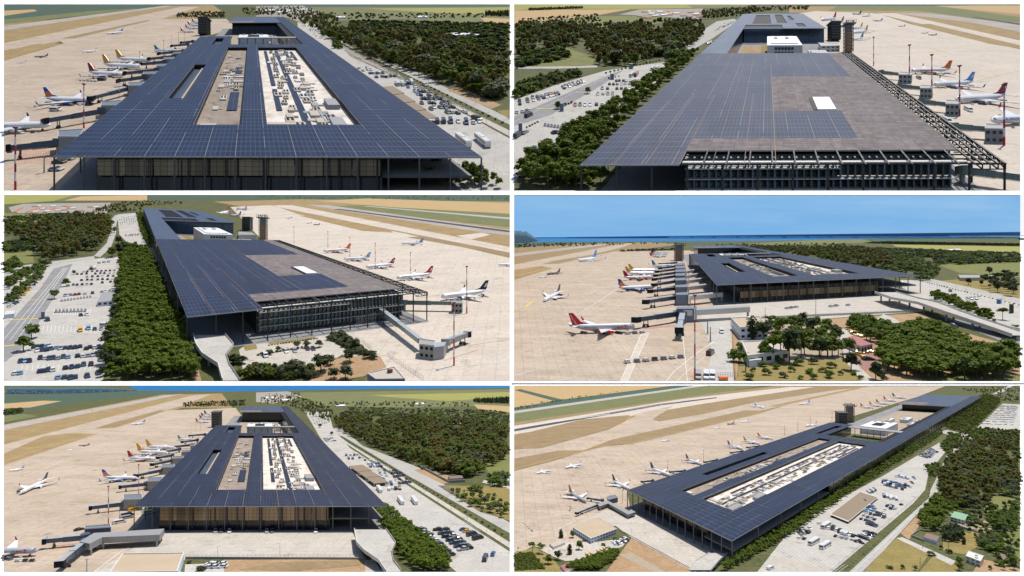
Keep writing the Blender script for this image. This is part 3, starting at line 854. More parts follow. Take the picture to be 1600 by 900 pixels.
# ------------------------------------------------------------------ boarding bridges
def bridge(t, a, b, hm, label, wm=3.4, tall=3.2, group='boarding bridges along the terminal', side='tunnel_side', roof='tunnel_roof', cab=True, legs=True, ha=None, end='cab'):
 """a: the fixed end, b: the aircraft end, both traced on the tunnel's axis hm metres up"""
 k = t.met(*b); ka = t.met(*a)
 A = t.P(a[0], a[1], (ha or hm) * ka); B = t.P(b[0], b[1], hm * k)
 root = empty('boarding_bridge', t.P(a[0], a[1]), label, 'boarding bridge', group)
 d = B - A; dh = Vector((d.x, d.y, 0)).normalized(); sd = Vector((-dh.y, dh.x, 0))
 def seg(nm, p, q, w, h, s_, r_):
  mb = MB(); kk = k
  def c(o): return [o + sd * w * kk / 2 - UP * h * kk / 2, o - sd * w * kk / 2 - UP * h * kk / 2]
  lo = [p + sd * w * kk / 2 - UP * h * kk / 2, q + sd * w * kk / 2 - UP * h * kk / 2, q - sd * w * kk / 2 - UP * h * kk / 2, p - sd * w * kk / 2 - UP * h * kk / 2]
  hi = [x + UP * h * kk for x in lo]
  mb.hexa(lo, hi, s_, r_, sideuv=(6 * kk, 3 * kk))
  return mb.build(nm, root, t)
 m1 = A + d * .52
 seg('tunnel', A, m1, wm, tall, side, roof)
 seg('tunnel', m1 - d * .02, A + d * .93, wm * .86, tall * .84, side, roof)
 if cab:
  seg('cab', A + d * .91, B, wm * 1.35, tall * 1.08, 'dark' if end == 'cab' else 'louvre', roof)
 if legs:
  mb = MB(); p = A + d * .74; g0 = Vector((p.x, p.y, t.m * p.y - t.H))
  for s in (-1, 1):
   mb.tube(g0 + sd * s * 1.6 * k + UP * .9 * k, p + sd * s * 1.6 * k - UP * .8 * k, .28 * k, .28 * k, 'steel', 6)
   mb.tube(g0 + sd * s * 2.2 * k + UP * .7 * k, g0 + sd * s * .9 * k + UP * .7 * k, .7 * k, .7 * k, 'rubber', 8)
  mb.beam(g0 + sd * 2 * k + UP * 1.6 * k, g0 - sd * 2 * k + UP * 1.6 * k, .8 * k, .8 * k, 'steel')
  mb.build('wheel_bogie', root, t)
 mb = MB(); g0 = Vector((A.x, A.y, t.m * A.y - t.H))
 mb.tube(g0, A - UP * tall * k * .45, 1.1 * k, 1.1 * k, 'steel_pale', 10); mb.build('support', root, t)
 mb = MB(); mb.tube(A - UP * tall * k * .55, A + UP * tall * k * .62, wm * k * .8, wm * k * .8, side, 12); mb.build('rotunda', root, t)
 return root
def block(t, roofpts, hm, label, name='building', cat='building', wall='offwhite', roof='tan_roof', group=None, parapet=True, sideuv=None, windows=None, stilts=0, hunits=None, parent=None):
 """a flat roofed building traced at its roof corners"""
 c = (sum(p[0] for p in roofpts) / len(roofpts), sum(p[1] for p in roofpts) / len(roofpts))
 k = t.met(*c); h = hm * k
 T = [t.P(X, Y, h) for X, Y in roofpts]; Bs = [p - UP * h for p in T]
 ctr = sum(Bs, Vector()) / len(Bs)
 root = empty(name, ctr, label, cat, group)
 mb = MB(); n = len(T)
 lo = [p + UP * stilts * k for p in Bs]
 mb.hexa(lo, T, wall, roof, sideuv=(sideuv[0] * k, sideuv[1] * k) if sideuv else None)
 mb.build('wall', root, t)
 tc = sum(T, Vector()) / n
 if parapet:
  mb = MB(); rim = min(.4 * k, (T[0] - T[1]).length * .03)
  for i in range(n):
   a, b = T[i], T[(i + 1) % n]
   ai, bi = a + (tc - a) * .03, b + (tc - b) * .03
   q = UP * .5 * k
   o_ = (a - tc) * .012; o2 = (b - tc) * .012
   mb.hexa([a + o_ - q * .3, b + o2 - q * .3, bi - q * .3, ai - q * .3], [a + o_ + q, b + o2 + q, bi + q, ai + q], 'offwhite' if wall != 'dark' else 'grey')
  mb.build('parapet', root, t)
 if windows:
  rows, cols, mt = windows
  for i in range(n):
   a, b = Bs[i], Bs[(i + 1) % n]; e = b - a
   nrm = Vector((e.y, -e.x, 0)).normalized()
   if nrm.dot((a + b) / 2 - ctr) < 0: nrm = -nrm
   if nrm.dot((a + b) / 2) > 0: continue
   for r in range(rows):
    for c_ in range(cols):
     f0 = (c_ + .22) / cols; f1 = (c_ + .78) / cols; z0 = h * (r + .35) / rows; z1 = h * (r + .75) / rows
     o_ = nrm * .05 * k
     w = MB(); p = [a + e * f0 + o_ + UP * z0, a + e * f1 + o_ + UP * z0, a + e * f1 + o_ + UP * z1, a + e * f0 + o_ + UP * z1]
     w.hexa(p, [x + nrm * .06 * k for x in p], mt); w.build('window', root, t)
 if stilts:
  for X, Y in roofpts:
   p = t.P(X, Y, h); p = p + (tc - p) * .06; m_ = MB(); m_.tube(p - UP * h, p - UP * (h - stilts * k), .5 * k, .5 * k, 'steel_pale', 8); m_.build('pillar', root, t)
 rg = random.Random(int(roofpts[0][0] * 7 + roofpts[0][1]))
 for i in range(hunits or 0):
  a_, b_ = rg.uniform(.15, .85), rg.uniform(.2, .8)
  p = (T[0] * (1 - a_) + T[1] * a_) * (1 - b_) + (T[3] * (1 - a_) + T[2] * a_) * b_
  s = k * rg.uniform(.8, 1.6); m_ = MB()
  m_.hexa([p + Vector((x * s, y * s, t.m * y * s)) for x, y in ((-1, -1), (1, -1), (1, 1), (-1, 1))], [p + Vector((x * s * .9, y * s * .9, t.m * y * s + s * 1.1)) for x, y in ((-1, -1), (1, -1), (1, 1), (-1, 1))], rg.choice(('grey', 'offwhite', 'steel_pale')))
  m_.build('roof_unit', root, t)
 return root
def house(t, ctr, w, d, ang, hm, label, wall='offwhite', roof='tile_roof', pitch=.45):
 """a hipped house: ctr survey point, w x d metres"""
 k = t.met(*ctr); b = t.P(*ctr); root = empty('house', b, label, 'house')
 ca, sa = math.cos(ang), math.sin(ang)
 def W(x, y, z): X = (x * ca - y * sa) * k; Y = (x * sa + y * ca) * k; return b + Vector((X, Y, t.m * Y + z * k))
 mb = MB(); c = [(-w / 2, -d / 2), (w / 2, -d / 2), (w / 2, d / 2), (-w / 2, d / 2)]
 mb.hexa([W(x, y, -.3) for x, y in c], [W(x, y, hm) for x, y in c], wall); mb.build('wall', root, t)
 mb = MB(); e = .6; c2 = [(-w / 2 - e, -d / 2 - e), (w / 2 + e, -d / 2 - e), (w / 2 + e, d / 2 + e), (-w / 2 - e, d / 2 + e)]
 ev = [W(x, y, hm) for x, y in c2]; ev2 = [W(x, y, hm + .25) for x, y in c2]; rh = hm + d * pitch * .5
 r0, r1 = W(-w / 2 + d * .45, 0, rh), W(w / 2 - d * .45, 0, rh)
 mb.hexa(ev, ev2, roof); mb.poly([ev2[0], ev2[1], r1, r0], roof); mb.poly([ev2[2], ev2[3], r0, r1], roof); mb.poly([ev2[1], ev2[2], r1], roof); mb.poly([ev2[3], ev2[0], r0], roof)
 mb.build('roof', root, t)
 for s, (x0, x1) in enumerate(((-w * .35, -w * .18), (-w * .02, w * .12), (w * .24, w * .38))):
  mb = MB(); p = [W(x0, -d / 2 - .03, hm * .4), W(x1, -d / 2 - .03, hm * .4), W(x1, -d / 2 - .03, hm * .75), W(x0, -d / 2 - .03, hm * .75)]
  mb.hexa(p, [W(x0, -d / 2 - .1, hm * .4), W(x1, -d / 2 - .1, hm * .4), W(x1, -d / 2 - .1, hm * .75), W(x0, -d / 2 - .1, hm * .75)], 'window_dark'); mb.build('window', root, t)
def cart_train(t, pts, label, lead='offwhite'):
 """an airport tug towing dollies: one chain of pieces"""
 for i, (X, Y) in enumerate(pts):
  k = t.met(X, Y); j = min(i + 1, len(pts) - 1); i0 = max(0, j - 1)
  d = t.P(*pts[j]) - t.P(*pts[i0]); d = Vector((d.x, d.y, 0)).normalized(); s = Vector((-d.y, d.x, 0))
  b = t.P(X, Y); nm = 'baggage_tug' if i == 0 else 'baggage_cart'
  r = empty(nm, b, (label[0] if i == 0 else label[1]), 'tug' if i == 0 else 'cart', 'baggage carts')
  def bx(nm_, x0, x1, y, z0, z1, mt):
   mb = MB(); c = [(x0, -y), (x1, -y), (x1, y), (x0, y)]
   mb.hexa([b + (d * x + s * yy) * k + UP * (z0 * k + t.m * (d.y * x + s.y * yy) * k) for x, yy in c], [b + (d * x + s * yy) * k + UP * (z1 * k + t.m * (d.y * x + s.y * yy) * k) for x, yy in c], mt); mb.build(nm_, r, t)
  bx('chassis', -1.5, 1.5, .8, .3, .7, 'grey' if i else lead)
  bx('cargo' if i else 'cab', -1.1, 1.0, .75, .7, 1.7, ('dark_steel', 'bluegrey', 'offwhite')[(i + int(X)) % 3] if i else lead)
  mb = MB()
  for x in (-1, 1):
   for q in (-.8, .8):
    p = b + (d * x + s * q) * k + UP * (.3 * k + t.m * (d.y * x + s.y * q) * k); mb.tube(p - s * .12 * k, p + s * .12 * k, .3 * k, .3 * k, 'rubber', 7)
  mb.build('wheels', r, t)
# ------------------------------------------------------------------ the terminal
def solve_far(FL, other, known_uv, known, end, which):
 """find how far the traced edge runs so that a known point lands where it was seen"""
 def corners(s):
  p = (FL[0] + (end[0] - FL[0]) * s, FL[1] + (end[1] - FL[1]) * s)
  return p
 best = None
 for i in range(4000):
  s = 1.0 + i * 0.0007
  p = corners(s)
  q = which(p)
  x, y = hap(homog([(0, 0), (1, 0), (1, 1), (0, 1)], q), *known_uv)
  e = math.hypot(x - known[0], y - known[1])
  if best is None or e < best[0]: best = (e, p)
 return best[1]
class Plan:
 def __init__(s, t, q, hr):
  s.t = t; s.q = q; s.hr = hr * t.H
  s.Hm = homog([(0, 0), (1, 0), (1, 1), (0, 1)], q); s.Hi = np.linalg.inv(s.Hm)
 def R(s, u, v, h=1.0):
  """h in roof heights"""
  X, Y = hap(s.Hm, u, v)
  return s.t.P(X, Y, s.hr) + UP * (h - 1.0) * s.hr
 def uv(s, X, Y): return hap(s.Hi, X, Y)
 def box(s, mb, u0, u1, v0, v1, h0, h1, mat, top=None, nu=6, nv=30, bays=(14, 60)):
  lo = [s.R(u0, v0, h0), s.R(u1, v0, h0), s.R(u1, v1, h0), s.R(u0, v1, h0)]
  hi = [p + UP * (h1 - h0) * s.hr for p in lo]
  mb.poly(hi, top or mat)
  cs = [(u0, v0), (u1, v0), (u1, v1), (u0, v1)]
  for i in range(4):
   a, b = cs[i], cs[(i + 1) % 4]
   n = nu if i % 2 == 0 else nv
   for k in range(n):
    p = [a[0] + (b[0] - a[0]) * k / n, a[1] + (b[1] - a[1]) * k / n]; q = [a[0] + (b[0] - a[0]) * (k + 1) / n, a[1] + (b[1] - a[1]) * (k + 1) / n]
    c0 = p[0] * bays[0] + p[1] * bays[1]; c1 = q[0] * bays[0] + q[1] * bays[1]
    P0, P1 = s.R(p[0], p[1], h0), s.R(q[0], q[1], h0); e = UP * (h1 - h0) * s.hr
    z0, z1 = h0 * 4, h1 * 4
    mb.poly([P0, P1, P1 + e, P0 + e], mat, [(c0, z0), (c1, z0), (c1, z1), (c0, z1)])
 def sheet(s, mb, u0, u1, v0, v1, h, mat, bays=(14, 60), n=8):
  for k in range(n):
   a = v0 + (v1 - v0) * k / n; b = v0 + (v1 - v0) * (k + 1) / n
   mb.poly([s.R(u0, a, h), s.R(u1, a, h), s.R(u1, b, h), s.R(u0, b, h)], mat, [(u0 * bays[0], a * bays[1]), (u1 * bays[0], a * bays[1]), (u1 * bays[0], b * bays[1]), (u0 * bays[0], b * bays[1])])
 def canopy(s, name, parent, us, vs, holes, matf, thick, edge='steel_pale', under='gutter', bays=(14, 60), h=1.0):
  mb = MB()
  def cut(base, lo_i, hi_i):
   c = set(round(x, 6) for x in base)
   for hq in holes: c.add(round(hq[lo_i], 6)); c.add(round(hq[hi_i], 6))
   return sorted(c)
  U = [x for x in cut(us, 0, 1) if us[0] - 1e-6 <= x <= us[-1] + 1e-6]; V = [x for x in cut(vs, 2, 3) if vs[0] - 1e-6 <= x <= vs[-1] + 1e-6]
  nu, nv = len(U) - 1, len(V) - 1
  solid = {}
  for i in range(nu):
   for j in range(nv):
    cu, cv = (U[i] + U[i + 1]) / 2, (V[j] + V[j + 1]) / 2
    if any(hq[0] < cu < hq[1] and hq[2] < cv < hq[3] for hq in holes): continue
    m_ = matf(cu, cv)
    if m_: solid[(i, j)] = m_
  for (i, j), m_ in solid.items():
   u0, u1, v0, v1 = U[i], U[i + 1], V[j], V[j + 1]
   P = [s.R(u0, v0, h), s.R(u1, v0, h), s.R(u1, v1, h), s.R(u0, v1, h)]
   mb.poly(P, m_, [(u0 * bays[0], v0 * bays[1]), (u1 * bays[0], v0 * bays[1]), (u1 * bays[0], v1 * bays[1]), (u0 * bays[0], v1 * bays[1])])
   dn = UP * thick * s.hr
   mb.poly([p - dn for p in reversed(P)], under)
   for (di, dj, a, b) in ((0, -1, 0, 1), (1, 0, 1, 2), (0, 1, 2, 3), (-1, 0, 3, 0)):
    if (i + di, j + dj) not in solid:
     mb.poly([P[a] - dn, P[b] - dn, P[b], P[a]], edge)
  return mb.build(name, parent, s.t)
 def column(s, u, v, parent, w, mat='steel', h=.97, h0=0.0):
  mb = MB(); b = s.R(u, v, h0); mb.tube(b, s.R(u, v, h), w, w, mat, 6, False)
  return mb.build('column', parent, s.t)
def lin(a, b, n): return [a + (b - a) * i / n for i in range(n + 1)]
def unit_cluster(pl, parent, u, v, su, sv, h0, rg):
 """a roof plant unit: casing, fan cowls and a duct"""
 k = rg.uniform(.7, 1.25); mb = MB(); hh = rg.uniform(.04, .085)
 c = rg.choice(('beige', 'grey', 'offwhite', 'steel_pale', 'beige', 'tan_wall'))
 pl.box(mb, u - su * k, u + su * k, v - sv * k, v + sv * k, h0, h0 + hh, c, 'beige' if rg.random() < .5 else c, 1, 1)
 o = mb.build('roof_unit', parent, pl.t)
 mb = MB()
 if rg.random() < .7:
  for q in (-.5, .5): pl.box(mb, u + su * k * (q - .25), u + su * k * (q + .25), v - sv * k * .5, v + sv * k * .5, h0 + hh, h0 + hh * 1.4, 'steel', 'dark', 1, 1)
 else: pl.box(mb, u + su * k, u + su * k * 2.6, v - sv * k * .3, v + sv * k * .3, h0, h0 + hh * .6, 'steel_pale', 'grey', 1, 1)
 if o is not None:
  o2 = mb.build('fan_housing', o, pl.t, base=pl.R(u, v, h0)) if False else None
  o2 = mb.build('fan_cowl', parent, pl.t)
# openings measured once on the straight-on view
Q1 = [(252, 732), (2259, 735), (1330, 80), (1049, 81.4)]
_Hi = np.linalg.inv(homog([(0, 0), (1, 0), (1, 1), (0, 1)], Q1))
def _rect(pts):
 q = [hap(_Hi, *p) for p in pts]; us = sorted(p[0] for p in q); vs = sorted(p[1] for p in q)
 return ((us[0] + us[1]) / 2, (us[2] + us[3]) / 2, (vs[0] + vs[1]) / 2, (vs[2] + vs[3]) / 2)
HOLE_SLOT = _rect([(780, 460), (860, 460), (968, 300), (915, 300)])
HOLE_BROWN = _rect([(905, 583), (1130, 585), (1160, 220), (1070, 220)])
HOLE_WHITE = _rect([(1245, 585), (1690, 583), (1390, 220), (1212, 220)])
HOLE_SMALL = _rect([(990, 207), (1035, 207), (1050, 177), (1010, 177)])
V_LEFT = hap(_Hi, 940, 170)[1]
U_ARM = hap(_Hi, 1380, 167)[0]
V_ATR0 = hap(_Hi, 1415, 207)[1]
V_FAR = hap(_Hi, 1325, 105)[1]
def terminal_south(t, q, hr, label, far='solar', seed=3, fv=.0015, colw=.0021, gl=(.40, .95)):
 pl = Plan(t, q, hr); b = pl.R(.45, .25, 0)
 root = empty('airport_terminal', b, label, 'terminal')
 W = (pl.R(1, 0) - pl.R(0, 0)).length
 rg = random.Random(seed)
 us = lin(0, 1, 14); vs = lin(0, V_LEFT, 28) + lin(V_LEFT, 1, 16)[1:]
 bar0, bar1 = V_LEFT + .045, V_LEFT + .062
 holes = [HOLE_SLOT, HOLE_BROWN, HOLE_WHITE, HOLE_SMALL, (HOLE_WHITE[0] - .22, U_ARM, V_ATR0, V_LEFT)]
 def matf(u, v):
  if v < V_LEFT: return 'solar'
  if u > U_ARM: return 'solar'
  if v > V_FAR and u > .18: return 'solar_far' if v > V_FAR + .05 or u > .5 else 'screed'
  return None
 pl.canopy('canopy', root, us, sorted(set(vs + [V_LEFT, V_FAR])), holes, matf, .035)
 mb = MB(); pl.sheet(mb, -.01, 1.0, -.002, 1.0, .012, 'grey_road', n=10); tag(mb.build('pavement', tract=t), kind='structure')  # darker grey_road tone paints the canopy's shade onto this pavement
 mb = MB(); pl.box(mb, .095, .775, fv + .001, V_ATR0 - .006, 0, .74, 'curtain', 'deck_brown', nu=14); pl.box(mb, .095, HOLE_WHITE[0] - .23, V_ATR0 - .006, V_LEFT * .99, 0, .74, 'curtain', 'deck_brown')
 mb.build('curtain_wall', root, t)
 mb = MB()
 n = 10
 for i in range(n):
  u0 = .10 + .67 * i / n; u1 = .10 + .67 * (i + 1) / n
  P0, P1 = pl.R(u0, fv, gl[0]), pl.R(u1, fv, gl[0]); e = UP * (gl[1] - gl[0]) * pl.hr
  mb.poly([P0, P1, P1 + e, P0 + e], 'reflection_tan_glass', [(i, 0), (i + 1, 0), (i + 1, 1), (i, 1)])
 mb.build('glazing', root, t)
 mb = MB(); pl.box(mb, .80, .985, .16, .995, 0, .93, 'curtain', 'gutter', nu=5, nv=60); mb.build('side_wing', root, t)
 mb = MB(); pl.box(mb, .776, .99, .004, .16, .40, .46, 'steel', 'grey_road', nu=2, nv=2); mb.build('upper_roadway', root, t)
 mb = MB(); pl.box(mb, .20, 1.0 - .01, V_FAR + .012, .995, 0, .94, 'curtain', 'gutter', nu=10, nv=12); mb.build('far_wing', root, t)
 for hq, m_, nm in ((HOLE_BROWN, 'deck_brown', 'brown'), (HOLE_WHITE, 'deck_white', 'white'), (HOLE_SLOT, 'solar_far', 'slot'), (HOLE_SMALL, 'solar_far', 'small')):
  mb = MB(); pl.sheet(mb, hq[0] - .006, hq[1] + .006, hq[2] - .004, hq[3] + .004, .80 if nm in ('white', 'brown') else .76, m_)
  o = mb.build('roof_deck', root, t)
  if o and nm in ('white', 'brown'): o['label'] = '%s roof deck sunk below the panels' % nm
  mb = MB()   # kerbs round the opening
  d = .004
  for (a0, a1, c0, c1) in ((hq[0] - d, hq[0], hq[2], hq[3]), (hq[1], hq[1] + d, hq[2], hq[3]), (hq[0] - d, hq[1] + d, hq[2] - d * .5, hq[2]), (hq[0] - d, hq[1] + d, hq[3], hq[3] + d * .5)):
   pl.box(mb, a0, a1, c0, c1, .75, .962, 'dark', 'offwhite', 1, 8)
  mb.build('opening_kerb', root, t)
 mb = MB(); s0 = HOLE_SLOT; pl.box(mb, s0[0] + (s0[1] - s0[0]) * .62, s0[0] + (s0[1] - s0[0]) * .74, s0[2], s0[3], .76, .82, 'tan_roof', 'tan_roof', 1, 4); mb.build('walkway', root, t)
 u0, u1, v0, v1 = HOLE_WHITE; du, dv = u1 - u0, v1 - v0
 for (c, w, ranges) in ((.15, .07, ((.12, .30), (.34, .97))), (.42, .08, ((.03, .97),)), (.66, .06, ((.72, .97),)), (.80, .06, ((.74, .95),))):
  for (a, e) in ranges:
   mb = MB(); pl.box(mb, u0 + du * c, u0 + du * (c + w), v0 + dv * a, v0 + dv * e, .815, .835, 'steel', 'solar', 1, 1); mb.build('solar_row', root, t)
   mb = MB(); pl.sheet(mb, u0 + du * c, u0 + du * (c + w), v0 + dv * a, v0 + dv * e, .837, 'solar', bays=(40, 160), n=4); mb.build('solar_face', root, t)
 cols = (.28, .54, .63, .31, .58, .27, .72)
 for i in range(66):
  c = cols[i % 7] + rg.uniform(-.06, .10); a = (i + rg.uniform(.1, .9)) / 66
  a = a ** 1.15
  unit_cluster(pl, root, u0 + du * c, v0 + dv * a, du * .045, dv * .014, .80, rg)
 for (c, a, w, e, hh, m_) in ((.80, .13, .15, .05, .16, 'grey'), (.73, .015, .15, .05, .09, 'steel_pale'), (.02, .03, .42, .012, .05, 'beige'), (.48, .05, .2, .014, .05, 'beige'), (.47, .10, .3, .012, .045, 'grey'), (.66, .0, .025, .30, .05, 'steel_pale')):
  mb = MB(); pl.box(mb, u0 + du * c, u0 + du * (c + w), v0 + dv * a, v0 + dv * (a + e), .80, .80 + hh, m_, m_, 2, 2); mb.build('plant_room', root, t)
 for i in range(9):
  a = rg.uniform(.05, .95); mb = MB(); pl.box(mb, u0 + du * .5, u0 + du * rg.uniform(.62, .9), v0 + dv * a, v0 + dv * (a + .004), .80, .83, 'steel_pale', 'steel_pale', 1, 1); mb.build('duct', root, t)
 mb = MB(); pl.box(mb, u0 + du * .505, u0 + du * .525, v0 + dv * .0, v0 + dv * .98, .80, .825, 'offwhite', 'offwhite', 1, 1); mb.build('duct', root, t)
 u0, u1, v0, v1 = HOLE_BROWN; du, dv = u1 - u0, v1 - v0
 for (a, e) in ((.12, .27), (.50, .60)):
  mb = MB(); pl.sheet(mb, u0 + du * .60, u0 + du * .86, v0 + dv * a, v0 + dv * e, .83, 'solar', bays=(40, 160), n=3); mb.build('solar_face', root, t)
 for i in range(26):
  unit_cluster(pl, root, u0 + du * rg.uniform(.15, .9), v0 + dv * (rg.uniform(.28, .56) if i < 18 else rg.uniform(.05, .95)), du * .07, dv * .013, .80, rg)
 for (c, a, w) in ((.25, .44, .7), (.3, .38, .65), (.1, .02, .35)):
  mb = MB(); pl.box(mb, u0 + du * c, u0 + du * (c + w), v0 + dv * a, v0 + dv * (a + .012), .80, .85, 'beige', 'offwhite', 1, 1); mb.build('duct', root, t)
 cw = W * colw
 for i in range(15): pl.column(i / 14, .0004, root, cw)
 for i in range(1, 20):
  v = V_LEFT * i / 19 
  pl.column(.002, v, root, cw)
 for i in range(1, 30):
  pl.column(.998, i / 30, root, cw)
 for i in range(8):
  pl.column(.14 + .62 * i / 7, fv - .0006, root, cw * .8, 'dark_steel')
 return pl, root
def courtyard_stuff(pl, t, tn):
 """the white office block and the ground between the two halves of the terminal"""
 mb = MB(); pl.sheet(mb, .18, U_ARM, V_LEFT + .002, V_FAR, .02, 'beige_yard'); pl.sheet(mb, HOLE_WHITE[0] - .22, U_ARM, V_ATR0, V_LEFT, .03, 'scrub', n=2); o = mb.build('courtyard', tract=t)
 if o: tag(o, kind='structure')
 r = empty('office_block', pl.R(.48, V_LEFT + .04, 0), 'white office block in the courtyard between the terminal halves, %s view' % tn, 'office')
 mb = MB(); pl.box(mb, .34, .63, V_LEFT + .012, V_LEFT + .075, .02, .80, 'white_wall_windows', 'white', 4, 3, bays=(60, 120)); mb.build('wall', r, t)
 mb = MB(); pl.box(mb, .43, .54, V_LEFT + .03, V_LEFT + .055, .80, .87, 'bluegrey', 'dark', 1, 1); mb.build('roof_light', r, t)
 for i in range(3):
  mb = MB(); pl.box(mb, .37 + .09 * i, .40 + .09 * i, V_LEFT + .064, V_LEFT + .069, .80, .86, 'offwhite', 'grey', 1, 1); mb.build('roof_unit', r, t)
 r = empty('link_bridge', pl.R(.6, V_LEFT + .08, 0), 'pale link bridge on pillars crossing the courtyard, %s view' % tn, 'bridge')
 mb = MB(); pl.box(mb, .34, U_ARM - .002, V_LEFT - .024, V_LEFT - .010, .93, .99, 'steel_pale', 'steel_pale', 4, 1); mb.build('deck', r, t)
 for i in range(8): pl.column(.36 + (U_ARM - .37) * i / 7, V_LEFT - .017, r, (pl.R(1, 0) - pl.R(0, 0)).length * .003, 'steel_pale', .93)
 for i, (u, v, w, d, h) in enumerate(((.68, .10, .06, .02, .5), (.50, .15, .10, .03, .45), (.66, .16, .08, .02, .3), (.36, .13, .06, .03, .4))):
  r = empty('service_building', pl.R(u, V_LEFT + v, 0), '%s in the courtyard between the terminal halves, %s view' % (('narrow pale hut', 'long low white hall', 'lowest flat hut', 'small white hall farthest left')[i], tn), 'building')
  mb = MB(); pl.box(mb, u, u + w, V_LEFT + v, V_LEFT + v + d, .02, h, 'offwhite', 'bluewhite', 1, 1); mb.build('wall', r, t)
  mb = MB(); pl.box(mb, u + w * .2, u + w * .5, V_LEFT + v + d * .2, V_LEFT + v + d * .6, h, h + .08, 'grey', 'grey', 1, 1); mb.build('roof_unit', r, t)
def control_tower(t, X, Y, Yt, wpx, label, lattice=False, top=None):
 h = (Y - Yt) * t.u(X, Y); b = t.P(X, Y); w = wpx * t.u(X, Y) / 2
 r = empty('control_tower', b, label, 'tower')
 def ring(k, z): return [b + Vector((x * w * k, y * w * k, 0)) + UP * h * z for x, y in ((-1, -1), (1, -1), (1, 1), (-1, 1))]
 if not lattice:
  mb = MB(); mb.hexa(ring(1, 0), ring(1, .97), 'dark_steel'); mb.build('shaft', r, t)
  for i in range(6):
   mb = MB(); mb.hexa(ring(1.06, .14 + .15 * i), ring(1.06, .17 + .15 * i), 'steel'); mb.build('floor_band', r, t)
  mb = MB(); mb.hexa(ring(1.25, .97), ring(1.25, 1.0), 'steel'); mb.build('roof', r, t)
 else:
  mb = MB(); mb.hexa(ring(.72, 0), ring(.72, .62), 'timber'); mb.build('shaft', r, t)
  mb = MB()
  for x, y in ((-1, -1), (1, -1), (1, 1), (-1, 1)):
   mb.beam(b + Vector((x * w * .85, y * w * .85, 0)), b + Vector((x * w * .85, y * w * .85, 0)) + UP * h * .98, w * .12, w * .12, 'steel')
  for i in range(9):
   q = ring(.85, .08 + .11 * i)
   for j in range(4): mb.beam(q[j], q[(j + 1) % 4], w * .08, w * .08, 'steel')
  mb.build('scaffold', r, t)
  mb = MB(); mb.hexa(ring(.7, .62), ring(.7, .86), 'bluegrey'); mb.build('cab', r, t)
  mb = MB(); mb.hexa(ring(1.35, .86), ring(1.35, .89), 'steel'); mb.build('platform', r, t)
  for k in range(6):
   mb = MB(); x = -1.3 + .52 * k; mb.beam(b + Vector((x * w, -1.3 * w, 0)) + UP * h * .89, b + Vector((x * w, -1.3 * w, 0)) + UP * h, w * .08, w * .08, 'steel'); mb.build('rail_post', r, t)
